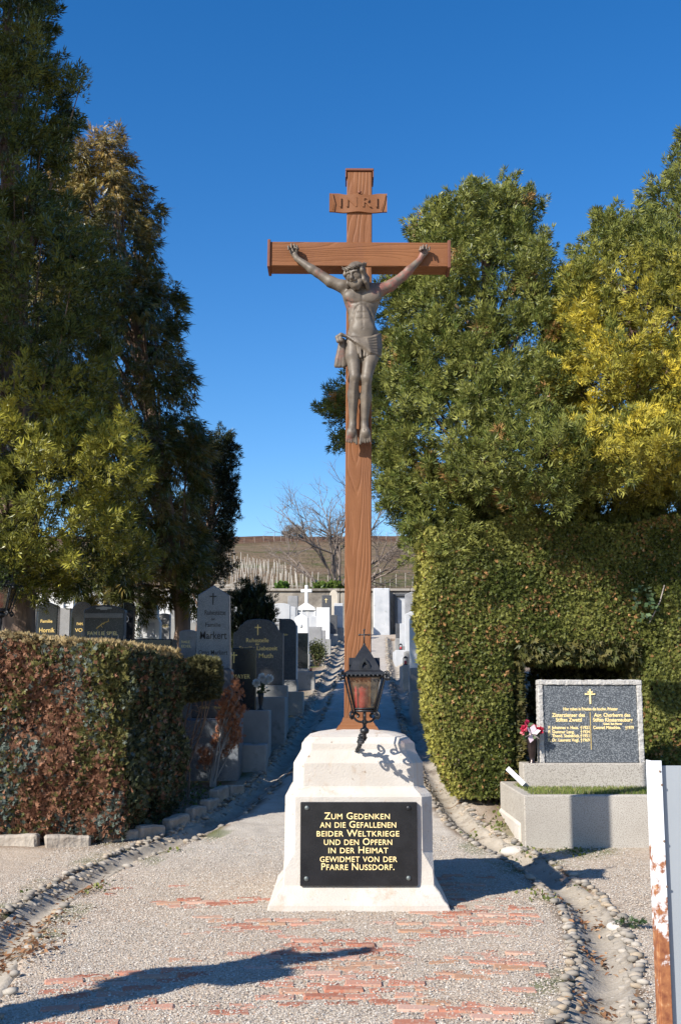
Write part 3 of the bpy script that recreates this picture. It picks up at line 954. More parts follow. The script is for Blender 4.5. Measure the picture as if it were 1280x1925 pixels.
for w_, c_, z_ in seq: vs += octo(w_, c_, z_)
for i in range(len(seq) - 1):
    for k in range(8):
        fs.append((i * 8 + k, i * 8 + (k + 1) % 8, (i + 1) * 8 + (k + 1) % 8, (i + 1) * 8 + k))
e = (len(seq) - 1) * 8
fs.append(tuple(e + k for k in range(8)))
pb.add(vs, fs)
pbm = pb.mesh('block', M['limestone'])
# slight unevenness and a chipped lower corner, as on old painted stone
bm = bmesh.new(); bm.from_mesh(pbm)
bmesh.ops.subdivide_edges(bm, edges=list(bm.edges), cuts=5, use_grid_fill=True)
for v in bm.verts:
    p = v.co
    n = (float(fbm(p.x * 9, p.y * 9, p.z * 9, 61, 3)) - .5)
    v.co += Vector((p.x, p.y, 0)).normalized() * n * 0.007 if p.xy.length > .01 else Vector((0, 0, 0))
    if p.z < 0.12 and p.x > 0.50 and p.y < -0.50:
        k = (0.12 - p.z) / .12
        v.co += Vector((-.05, .05, 0)) * k * (0.5 + n * 2)
bm.to_mesh(pbm); bm.free()
link('block', pbm, ped)

# plaque
fy = CY - PW[3]
a = at(565, 1508, fy - .03); b = at(785, 1666, fy - .03)
px0, px1, pz1, pz0 = a.x, b.x, a.z, b.z
pl = thing('memorial_plaque', 'black stone plaque with gold lettering bolted to the pedestal front', 'plaque', ((px0 + px1) / 2, fy, pz0))
pw_, ph_ = px1 - px0, pz1 - pz0
MB().box((0, -0.016, ph_ / 2), (pw_, 0.038, ph_), 0.005).build('panel', M['black_granite'], pl)
for rx, ry in ((577, 1519), (768, 1519), (576, 1652), (768, 1651)):
    c = at(rx, ry, fy - .04)
    g = MB(); g.lathe([(0.0185, 0), (0.0185, .004), (0.015, .009), (0.007, .012), (0.001, .0125)], n=16)
    o = g.build('bolt', M['bolt_metal'] if (rx, ry) != (768, 1519) else M['black_iron'], pl, (c.x - (px0 + px1) / 2, -0.0345, c.z - pz0), (math.pi / 2, 0, 0))
lines = [('ZUM GEDENKEN', 610, 733, 1533, 'Zum Gedenken'), ('AN DIE GEFALLENEN', 602, 745, 1549, 'an die Gefallenen'), ('BEIDER WELTKRIEGE', 595, 750, 1565.5, 'beider Weltkriege'),
         ('UND DEN OPFERN', 609, 737, 1581.5, 'und den Opfern'), ('IN DER HEIMAT', 617, 729, 1597, 'in der Heimat'), ('GEWIDMET VON DER', 601, 746, 1613.5, 'gewidmet von der'), ('PFARRE NUSSDORF.', 604, 741, 1628.5, 'Pfarre Nussdorf.')]
for up, xa, xb, row, s in lines:
    p = at((xa + xb) / 2, row, fy - .04); wdt = at(xb, row, fy - .04).x - at(xa, row, fy - .04).x
    inscribe(pl, s, (p.x - (px0 + px1) / 2, -0.0355, p.z - pz0 - .006), 0.073, M['pale_gold'], wdt, extrude=0.002, bold=0.0003, caps=0.80, spacing=1.05)

# ------------------------------------------------------------------ cross
SY = CY - 0.09                    # front plane of the upright
cz0 = PZ[10] - .004
cz_top = at(674, 322, SY).z
cross = thing('wayside_cross', 'tall brown cross with carved wood grain standing on the pedestal', 'cross', (CX, CY, cz0))
cross.rotation_euler = (0, 0.006, 0)
CH = cz_top - cz0
hw = 0.1125
def beam(x0, x1, y0, y1, z0, z1, b=0.006):
    g = MB(); g.box(((x0 + x1) / 2, (y0 + y1) / 2, (z0 + z1) / 2), (x1 - x0, y1 - y0, z1 - z0), b); return g
beam(-hw, hw, -.09, .09, 0.10, CH).build('upright', M['wood_z'], cross)
foot = MB()
prof = [(0.187, 0.0), (0.187, 0.016), (0.172, 0.030), (0.160, 0.052), (0.146, 0.062), (0.140, 0.078), (0.132, 0.084), (0.122, 0.120), (0.114, 0.122)]
vs = []; fs = []
for w_, z_ in prof: vs += [(-w_, -w_ + .022, z_ + .004), (w_, -w_ + .022, z_ + .004), (w_, w_ - .022, z_ + .004), (-w_, w_ - .022, z_ + .004)]
for i in range(len(prof) - 1):
    for k in range(4): fs.append((i * 4 + k, i * 4 + (k + 1) % 4, (i + 1) * 4 + (k + 1) % 4, (i + 1) * 4 + k))
fs.append((3, 2, 1, 0)); e = (len(prof) - 1) * 4; fs.append((e, e + 1, e + 2, e + 3))
foot.add(vs, fs); foot.build('foot_moulding', M['wood_plain'], cross)
capm = MB(); capm.box((0, 0, CH + .012), (hw * 2 + .03, .21, .024), .005)
capm.box((hw + .009, 0, CH - .03), (.010, .20, .062), .002); capm.box((-hw - .009, 0, CH - .03), (.010, .20, .062), .002)
capm.build('top_cap', M['wood_edge'], cross)
# cross beam
BYF = SY - 0.012
bz1 = at(676, 455, BYF).z; bz0 = at(676, 500.5, BYF).z
bxl = at(508, 480, BYF).x; bxr = at(842, 480, BYF).x
lean = lambda z: 0.006 * (z - cz0)
L0 = lambda x, z: (x - CX - lean(z))
zm = (bz0 + bz1) / 2
beam(L0(bxl, zm), L0(bxr, zm), BYF - CY, -(BYF - CY), bz0 - cz0, bz1 - cz0).build('cross_beam', M['wood_x'], cross)
for xa, xb in ((503, 508.5), (841, 847)):
    ca, cb = L0(at(xa, 480, BYF).x, zm), L0(at(xb, 480, BYF).x, zm)
    beam(ca, cb, BYF - CY - .018, -(BYF - CY) + .018, bz0 - cz0 - .014, bz1 - cz0 + .016, .004).build('end_cap', M['wood_edge'], cross)
# INRI scroll
sz1, sz0 = at(672, 364, SY).z - cz0, at(672, 400, SY).z - cz0
sxl, sxr = L0(at(619, 382, SY).x, sz0 + cz0), L0(at(727, 382, SY).x, sz0 + cz0)
nn = 28
prof_v = []; fcs = []
for i in range(nn + 1):
    t = i / nn; x = sxl + (sxr - sxl) * t
    u = 2 * t - 1
    top = sz1 - .012 * (1 - abs(u) ** 6) + .006 * math.cos(u * 9) ; bot = sz0 + .004 * math.cos(u * 7)
    yy = -.09 - .016 - .006 * math.cos(u * 5)
    prof_v += [(x, yy, bot), (x, yy, top), (x, yy + .020, top), (x, yy + .020, bot)]
for i in range(nn):
    b = i * 4; c = b + 4
    fcs += [(b, c, c + 1, b + 1), (b + 1, c + 1, c + 2, b + 2), (b + 2, c + 2, c + 3, b + 3), (b + 3, c + 3, c, b)]
fcs += [(0, 1, 2, 3), (nn * 4 + 3, nn * 4 + 2, nn * 4 + 1, nn * 4)]
scr = MB().add(prof_v, fcs).build('title_scroll', M['wood_plain'], cross)
for sgn_, pts_ in ((-1, [(sxl + .035, -.115, sz0 + .01), (sxl + .042, -.118, (sz0 + sz1) / 2), (sxl + .025, -.115, sz1 - .012)]), (1, [(sxr - .05, -.115, sz0 + .012), (sxr - .03, -.118, (sz0 + sz1) / 2), (sxr - .012, -.115, sz1 - .02)])):
    MB().tube(pts_, .004, 6).build('scroll_edge', M['wood_plain'], scr)
MB().blob((0, -.118, sz1 + .002), (.020, .010, .016), 1).build('nail_head', M['wood_edge'], scr)
inscribe(scr, 'INRI', ((sxl + sxr) / 2, -.1135, (sz0 + sz1) / 2 - .003), 0.130, M['wood_plain'], (sxr - sxl) * .66, extrude=.003, spacing=1.35, bold=.001)

# ------------------------------------------------------------------ the corpus, an implicit surface polygonised into one skin
class Field:
    def __init__(self, lo, hi, h):
        self.lo = np.array(lo, float); self.h = h
        self.n = np.ceil((np.array(hi) - self.lo) / h).astype(int) + 1
        self.f = np.full(self.n, 0.5, np.float32)
    def _sub(self, lo, hi):
        a = np.clip(np.floor((np.array(lo) - self.lo) / self.h).astype(int), 0, self.n - 1)
        b = np.clip(np.ceil((np.array(hi) - self.lo) / self.h).astype(int) + 1, 1, self.n)
        ax = [self.lo[i] + np.arange(a[i], b[i]) * self.h for i in range(3)]
        return tuple(slice(a[i], b[i]) for i in range(3)), np.meshgrid(*ax, indexing='ij')
    def _put(self, sl, d, k, sub):
        F = self.f[sl]
        if sub:
            d = -d
            h = np.maximum(k - np.abs(F - d), 0) / k
            self.f[sl] = np.maximum(F, d) + h * h * k * .25
        else:
            h = np.maximum(k - np.abs(F - d), 0) / k
            self.f[sl] = np.minimum(F, d) - h * h * k * .25
    def cap(self, a, b, ra, rb, k=0.02, sub=False, flat=1.0):
        a = np.array(a, float); b = np.array(b, float)
        m = max(ra, rb) + k + .02
        sl, (x, y, z) = self._sub(np.minimum(a, b) - m, np.maximum(a, b) + m)
        ba = b - a
        t = np.clip(((x - a[0]) * ba[0] + (y - a[1]) * ba[1] + (z - a[2]) * ba[2]) / max(ba @ ba, 1e-9), 0, 1)
        r = ra + (rb - ra) * t
        d = np.sqrt((x - a[0] - t * ba[0]) ** 2 + ((y - a[1] - t * ba[1]) / flat) ** 2 + (z - a[2] - t * ba[2]) ** 2) - r
        self._put(sl, d, k, sub)
    def ell(self, c, r, k=0.02, sub=False, R=None):
        c = np.array(c, float); r = np.array(r, float)
        m = r.max() + k + .02
        sl, (x, y, z) = self._sub(c - m, c + m)
        q = np.stack([x - c[0], y - c[1], z - c[2]], -1)
        if R is not None: q = q @ np.array(R)
        k0 = np.sqrt(((q / r) ** 2).sum(-1)); k1 = np.sqrt(((q / (r * r)) ** 2).sum(-1)) + 1e-9
        d = k0 * (k0 - 1) / k1
        self._put(sl, d, k, sub)
    def chain(self, pts, rad, k=0.015, flat=1.0):
        for i in range(len(pts) - 1):
            self.cap(pts[i], pts[i + 1], rad[i], rad[i + 1], k, False, flat)
    def mesh(self, name, mat):
        F = self.f
        S = F < 0
        nx_, ny_, nz_ = F.shape
        c8 = S[:-1, :-1, :-1].astype(int)
        tot = np.zeros_like(c8)
        for i in (0, 1):
            for j in (0, 1):
                for l in (0, 1):
                    tot += S[i:nx_ - 1 + i, j:ny_ - 1 + j, l:nz_ - 1 + l]
        act = (tot > 0) & (tot < 8)
        ids = np.full(act.shape, -1, np.int64)
        ijk = np.argwhere(act)
        ids[act] = np.arange(len(ijk))
        acc = np.zeros((len(ijk), 3)); cnt = np.zeros(len(ijk))
        corners = [(i, j, l) for i in (0, 1) for j in (0, 1) for l in (0, 1)]
        vals = {c: F[ijk[:, 0] + c[0], ijk[:, 1] + c[1], ijk[:, 2] + c[2]] for c in corners}
        for c in corners:
            for ax in range(3):
                if c[ax] == 1: continue
                e = list(c); e[ax] = 1; e = tuple(e)
                va, vb = vals[c], vals[e]
                cr = (va < 0) != (vb < 0)
                t = np.where(cr, va / np.where(cr, va - vb, 1), 0)
                p = np.repeat(np.array(c, float)[None], len(ijk), 0)
                p[:, ax] += t
                acc[cr] += p[cr]; cnt[cr] += 1
        V = self.lo + (ijk + acc / cnt[:, None]) * self.h
        quads = []
        for ax in range(3):
            u, w_ = [(1, 2), (2, 0), (0, 1)][ax]
            sa = [slice(None)] * 3; sb = [slice(None)] * 3
            sa[ax] = slice(0, -1); sb[ax] = slice(1, None)
            ch = S[tuple(sa)] != S[tuple(sb)]
            pos = np.argwhere(ch)
            ok = (pos[:, u] > 0) & (pos[:, w_] > 0) & (pos[:, u] < F.shape[u] - 1) & (pos[:, w_] < F.shape[w_] - 1)
            pos = pos[ok]
            def cell(du, dw):
                q = pos.copy(); q[:, u] -= du; q[:, w_] -= dw
                return ids[q[:, 0], q[:, 1], q[:, 2]]
            qd = np.stack([cell(0, 0), cell(1, 0), cell(1, 1), cell(0, 1)], 1)
            inside = S[pos[:, 0], pos[:, 1], pos[:, 2]]
            qd[~inside] = qd[~inside][:, ::-1]
            quads.append(qd)
        Q = np.concatenate(quads)
        # light smoothing
        for _ in range(2):
            s = np.zeros_like(V); c = np.zeros(len(V))
            for i in range(4):
                np.add.at(s, Q[:, i], V[Q[:, (i + 1) % 4]]); np.add.at(c, Q[:, i], 1)
                np.add.at(s, Q[:, i], V[Q[:, (i + 3) % 4]]); np.add.at(c, Q[:, i], 1)
            V = V * .5 + s / c[:, None] * .5
        return raw_mesh(name, V, Q, 4, [mat], True), V

FB = BYF                          # the beam's front plane; offsets are measured towards the viewer from here
def J(px, py, off):
    return np.array(at(px, py, FB - off))
PXM = 1 / 230.0                  # metres per photo pixel at the figure
lo = J(525, 850, 0.34); hi = J(825, 455, -0.06)
F = Field((lo[0], FB - .34, lo[2]), (hi[0], FB + .06, hi[2]), 0.0058)
r_ = lambda p: p * PXM
# torso
F.ell(J(680, 566, .085), (r_(33), .085, r_(36)), .03)
F.ell(J(681, 556, .080), (r_(37), .075, r_(26)), .03)
F.ell(J(680, 600, .095), (r_(27), .070, r_(30)), .04)
F.ell(J(682, 628, .095), (r_(31), .080, r_(24)), .04)
F.ell(J(683, 648, .09), (r_(32), .085, r_(22)), .04)
for px in (664, 697):
    F.ell(J(px, 556, .135), (r_(19), .034, r_(14)), .03)          # chest
F.ell(J(681, 594, .140), (r_(15), .030, r_(24)), .03)               # belly
F.ell(J(682, 616, .145), (r_(21), .035, r_(15)), .035)
def skin(px, py, lift=0.0):
    """point on the modelled surface seen at (px, py)"""
    for off in np.arange(.30, .02, -.002):
        q = J(px, py, off); g = np.round((q - F.lo) / F.h).astype(int)
        if F.f[g[0], g[1], g[2]] < 0: return J(px, py, off + lift)
    return J(px, py, .05)
CARVE = [([(681, 571), (674, 573), (668, 580), (664, 590), (661, 601)], .0085), ([(681, 571), (688, 573), (694, 580), (698, 590), (701, 601)], .0085),
         ([(680.5, 545), (680.5, 556), (680.5, 568)], .006), ([(681, 576), (681.5, 595), (682, 611)], .0055),
         ([(672, 587), (690, 587)], .004), ([(671, 599), (691, 599)], .004),
         ([(652, 566), (660, 570), (670, 569), (680, 566)], .006), ([(681, 566), (692, 569), (702, 570), (710, 566)], .006),
         ([(655, 624), (664, 633), (676, 640)], .006), ([(708, 624), (700, 633), (690, 640)], .006)]
CARVE = [([skin(*q, .004) for q in pts], r) for pts, r in CARVE]
for pts, r in CARVE:
    for i in range(len(pts) - 1): F.cap(pts[i], pts[i + 1], r, r, .012, True)
q_ = skin(682, 617, .004); F.ell(q_, (.006, .012, .009), .006, True)
q_ = skin(657, 578, .003); F.ell(q_, (.004, .010, .013), .004, True)
# neck and shoulders
F.cap(J(679, 545, .09), J(671, 524, .15), r_(11.5), r_(10), .025)
F.cap(J(679, 541, .09), J(646, 538, .075), r_(11), r_(12), .03)
F.cap(J(679, 541, .09), J(713, 544, .075), r_(11), r_(12), .03)
# arms
def arm(sh, mid, el, fa, wr, hand):
    F.cap(J(*sh), J(*mid), r_(12.5), r_(11.5), .03)
    F.cap(J(*mid), J(*el), r_(11.5), r_(9.0), .015)
    F.cap(J(*el), J(*fa), r_(9.2), r_(9.0), .015)
    F.cap(J(*fa), J(*wr), r_(9.0), r_(5.6), .015)
    F.cap(J(*wr), J(*hand), r_(5.4), r_(7.0), .012)
arm((643, 539, .075), (622, 530, .07), (597, 513, .06), (586, 506, .058), (558, 486, .035), (553, 477, .03))
arm((714, 546, .075), (734, 537, .07), (758, 519, .06), (768, 509, .058), (788, 489, .035), (794, 479, .03))
F.cap(J(651, 552, .07), J(659, 588, .06), r_(8), r_(4), .035)
F.cap(J(709, 554, .07), J(702, 588, .06), r_(8), r_(4), .035)
# hands: palm and curled fingers
def hand(cx_, cy_, s):
    P0 = lambda dx, dy, o: J(cx_ + s * dx, cy_ + dy, o)
    F.ell(P0(0, 0, .035), (r_(7.5), .018, r_(8)), .01)
    for i, (bx, by, tx, ty, L) in enumerate(((-7, -5, -9, -9, 1.0), (-2.5, -8, -3.5, -13, 1.1), (2.0, -8, 2.5, -12.5, 1.05), (6, -6, 7.5, -9.5, .9))):
        a_, b_, c_ = P0(bx, by, .036), P0(tx, ty, .062), P0(tx + .5, ty + 6.5 * L, .078)
        F.cap(a_, b_, .0105, .0095, .006); F.cap(b_, c_, .0095, .008, .004)
    a_, b_, c_ = P0(7, 1, .04), P0(10, -4, .058), P0(6, -6, .078)
    F.cap(a_, b_, .011, .0095, .008); F.cap(b_, c_, .0095, .008, .005)
hand(551, 472, 1); hand(798, 474, -1)
F.ell(J(551, 474, .055), (.009, .012, .009), .004, True); F.ell(J(798, 476, .055), (.009, .012, .009), .004, True)
# legs
def leg(hip, th, kn, kn2, calf, ank):
    F.cap(J(*hip), J(*th), r_(16.5), r_(15.5), .03)
    F.cap(J(*th), J(*kn), r_(15.5), r_(10.5), .02)
    F.ell(J(kn[0], kn[1], kn[2] + .012), (r_(9.5), .040, r_(10)), .02)
    F.cap(J(*kn2), J(*calf), r_(9.8), r_(11.2), .02)
    F.cap(J(*calf), J(*ank), r_(11.2), r_(6.6), .02)
    # shin edge and calf muscle
    F.cap(J(kn2[0], kn2[1] + 4, kn2[2] + .03), J(ank[0], ank[1] - 6, ank[2] + .018), .008, .005, .02)
leg((664, 644, .10), (664, 670, .125), (667, 708, .155), (666, 716, .15), (664, 742, .105), (663, 798, .075))
leg((699, 650, .10), (696, 674, .125), (689, 711, .155), (689, 719, .15), (688, 747, .105), (685, 798, .075))
def foot(ax_, tx, s):
    F.cap(J(ax_, 797, .075), J(tx, 813, .10), r_(7.2), r_(8.5), .015)
    F.ell(J(tx, 814, .100), (r_(10.5), .030, r_(12)), .015)
    F.ell(J(ax_, 801, .045), (r_(7), .035, r_(7)), .015)
    for i in range(5):
        u = (i - 2) * 4.7
        big = 1.45 if (i == (4 if s < 0 else 0)) else 1.0
        F.cap(J(tx + u * .85, 818, .105), J(tx + u, 832 + (2.0 if big > 1.2 else -abs(i - 2) * .8), .095), .0105 * big ** .5, .0095 * big ** .5, .004)
foot(663, 661, -1); foot(685, 686.5, 1)
F.ell(J(664, 807, .150), (.009, .026, .010), .004, True); F.ell(J(686, 807, .150), (.009, .026, .010), .004, True)
# head, bowed and turned towards the lower left
HC = J(669, 516, .185)
up = Vector((-.24, -.30, .92)).normalized()
fr_ = Vector((-.42, -.80, -.46)); fr_ = (fr_ - up * fr_.dot(up)).normalized()
rt = fr_.cross(up).normalized()
rt = -rt if rt.x < 0 else rt
HH = .108                         # half height of the head
def Hd(a, b, c):
    return HC + np.array(rt) * a * HH + np.array(up) * b * HH + np.array(fr_) * c * HH
RM = np.array([list(rt), list(fr_), list(up)]).T
HR = lambda x, y, z: (x * HH, y * HH, z * HH)
F.ell(Hd(0, .22, -.05), HR(.70, .78, .78), .02, R=RM)
F.ell(Hd(0, -.30, .22), HR(.50, .50, .62), .03, R=RM)
F.ell(Hd(0, -.80, .42), HR(.34, .30, .26), .03, R=RM)
F.cap(Hd(0, .16, .72), Hd(0, -.20, .96), .010, .016, .012)           # nose
F.ell(Hd(0, -.22, .92), (.018, .014, .012), .008, R=RM)
F.cap(Hd(-.42, .22, .66), Hd(.42, .22, .66), .014, .014, .015)       # brow
for s in (-1, 1):
    F.ell(Hd(s * .28, .06, .78), (.020, .016, .013), .012, True, R=RM)
    F.ell(Hd(s * .28, .05, .63), (.014, .012, .009), .004, R=RM)
    F.ell(Hd(s * .40, -.16, .52), (.024, .022, .026), .02, R=RM)
F.cap(Hd(-.20, -.40, .80), Hd(.20, -.40, .80), .010, .010, .008)     # moustache
F.cap(Hd(-.13, -.50, .80), Hd(.13, -.50, .80), .005, .005, .005, True)
F.cap(Hd(-.11, -.57, .74), Hd(.11, -.57, .74), .009, .009, .006)
F.ell(Hd(0, -.82, .56), HR(.34, .28, .26), .02, R=RM)                # beard
for s in (-1, 1):
    F.chain([Hd(s * .52, -.22, .30), Hd(s * .42, -.62, .42), Hd(s * .15, -1.12, .55)], [.018, .026, .014], .010)
body_me, BV = F.mesh('body', M['corpus'])
red = np.zeros(len(BV))
for px, py, r in ((735, 535, 26), (762, 515, 24), (790, 480, 12), (718, 543, 10), (702, 552, 7), (656, 574, 8), (600, 512, 6), (655, 825, 7)):
    c = J(px, py, .08)
    d = np.hypot(BV[:, 0] - c[0], BV[:, 2] - c[2]) / (r * PXM)
    red = np.maximum(red, np.exp(-d * d * .8))
ra = body_me.attributes.new('red', 'FLOAT', 'POINT'); ra.data.foreach_set('value', red.astype(np.float32))
corp_loc = Vector((CX, FB, float(J(670, 838, 0)[2])))
corpus = thing('crucified_figure_statue', 'grey brown painted figure of a crucified man with loincloth, arms nailed to the beam', 'statue', corp_loc)
def hang(name, me):
    me.transform(Matrix.Translation(-corp_loc))
    return link(name, me, corpus)
hang('body', body_me)
# hair with side locks
G = Field(HC - .22, HC + .22, 0.0052)
G.ell(Hd(0, .26, -.20), HR(.78, .80, .78), .02, R=RM)
G.ell(Hd(0, -.02, .72), HR(.56, .62, .66), .02, True, R=RM)
for s in (-1, 1):
    for k in range(4):
        a = .30 + .20 * k
        pts = []
        for t in np.linspace(0, 1, 7):
            pts.append(Hd(s * (.70 + .07 * math.sin(t * 9 + k) + .05 * t), .45 - t * (1.50 + .14 * k), .50 - a * .75 + .08 * math.sin(t * 11 + k * 2)))
        G.chain(pts, [.014, .019, .018, .020, .019, .018, .010], .005)
hair_me, _ = G.mesh('hair', M['corpus'])
hang('hair', hair_me)
# crown of thorns
ct = MB()
R_ = random.Random(3)
for strand in range(3):
    pts = []
    for i in range(41):
        a = 2 * math.pi * i / 40
        w1 = .06 * math.sin(a * 5 + strand * 2.1); w2 = .09 * math.cos(a * 5 + strand * 2.1)
        p = Hd(math.sin(a) * (.80 + w1), .58 + w2 + .02 * math.cos(a), -.14 + math.cos(a) * (.84 + w1))
        pts.append(Vector(p))
    ct.tube(pts, .0105, 6, cap=False)
for i in range(22):
    a = 2 * math.pi * i / 22 + R_.uniform(-.1, .1)
    p = Hd(math.sin(a) * .84, .58 + R_.uniform(-.08, .08), -.14 + math.cos(a) * .88)
    q_ = p + (np.array(rt) * math.sin(a) + np.array(fr_) * math.cos(a)) * .022 + np.array(up) * R_.uniform(-.022, .03)
    ct.tube([Vector(p), Vector(q_)], [.006, .001], 5)
hang('crown_of_thorns', ct.mesh('crown_of_thorns', M['corpus']))
# loincloth
G = Field((J(622, 700, 0)[0], FB - .30, J(640, 700, 0)[2]), (J(730, 700, 0)[0], FB + .03, J(640, 612, 0)[2]), 0.0052)
G.ell(J(684, 645, .09), (r_(33.5), .098, r_(15)), .02)
fold_lines = []
for k in range(7):
    t = k / 6
    # the cloth sweeps from the knot across the hips and fans out over the right hip
    a0_ = (650 + 26 * t, 631 + 17 * t, .165 + .035 * min(1, t * 1.6))
    a1_ = (668 + 14 * t, 636 + 16 * t, .19 + .012 * math.sin(t * 3))
    a2_ = (690 + 6 * t, 637 + 25 * t, .20)
    a3_ = (706 + 2 * t, 633 + 33 * t, .165)
    a4_ = (715.5 - abs(t - .55) * 4, 628 + 38 * t, .10)
    pts = [J(*q) for q in (a0_, a1_, a2_, a3_, a4_)]
    G.chain([q + np.array([0, .016, 0]) for q in pts], [.012, .020, .022, .022, .018], .012)
    fold_lines.append(pts)
for pts in fold_lines[::1]:
    G.chain([q + np.array([0, -.006, 0]) for q in pts], [.0075, .0085, .009, .009, .0085], .005)
# knot and hanging end at the hip
G.chain([J(650, 632, .16), J(641, 629, .17), J(634, 634, .165), J(636, 641, .17), J(643, 640, .175), J(641, 635, .185)], [.014, .017, .018, .018, .015, .012], .008)
for k in range(7):
    t = k / 6
    x1 = 648 - 17 * t; y1 = 687 + 2.5 * math.sin(k * 2.2)
    o_ = .014 * (k % 2)
    G.chain([J(645 - 4 * t, 640, .13), J(646 - 10 * t, 660, .115 + o_), J(x1 + 1, 674, .11 + o_), J(x1, y1, .105 + o_)], [.009, .008, .008, .0075], .006)
    G.chain([J(645 - 4 * t, 640, .120), J(x1 + 1, y1 - 1, .105)], [.016, .018], .016)
# middle ends
for k, (x0, x1, y1) in enumerate(((671, 674, 664), (676, 678, 671), (686, 685, 669), (691, 691, 669), (696, 696, 667))):
    G.chain([J(x0, 644, .185), J(x1, y1, .185)], [.011, .012], .008)
cl_me, CVv = G.mesh('loincloth', M['corpus'])
red = np.zeros(len(CVv)); c = J(640, 668, .1)
red = .45 * np.exp(-(np.hypot(CVv[:, 0] - c[0], CVv[:, 2] - c[2]) / .06) ** 2)
ra = cl_me.attributes.new('red', 'FLOAT', 'POINT'); ra.data.foreach_set('value', red.astype(np.float32))
hang('loincloth', cl_me)

# ------------------------------------------------------------------ lantern builder (wrought iron, four sided)
def spiral(c, r0, turns, side, plane='xz', start=0.0, n=22, shrink=0.25):
    pts = []
    for i in range(n):
        t = i / (n - 1)
        a = start + side * turns * 2 * math.pi * t
        r = r0 * (1 - (1 - shrink) * t)
        d = (math.cos(a) * r, math.sin(a) * r)
        pts.append(Vector((c[0] + d[0], c[1], c[2] + d[1])) if plane == 'xz' else Vector((c[0], c[1] + d[0], c[2] + d[1])))
    return pts

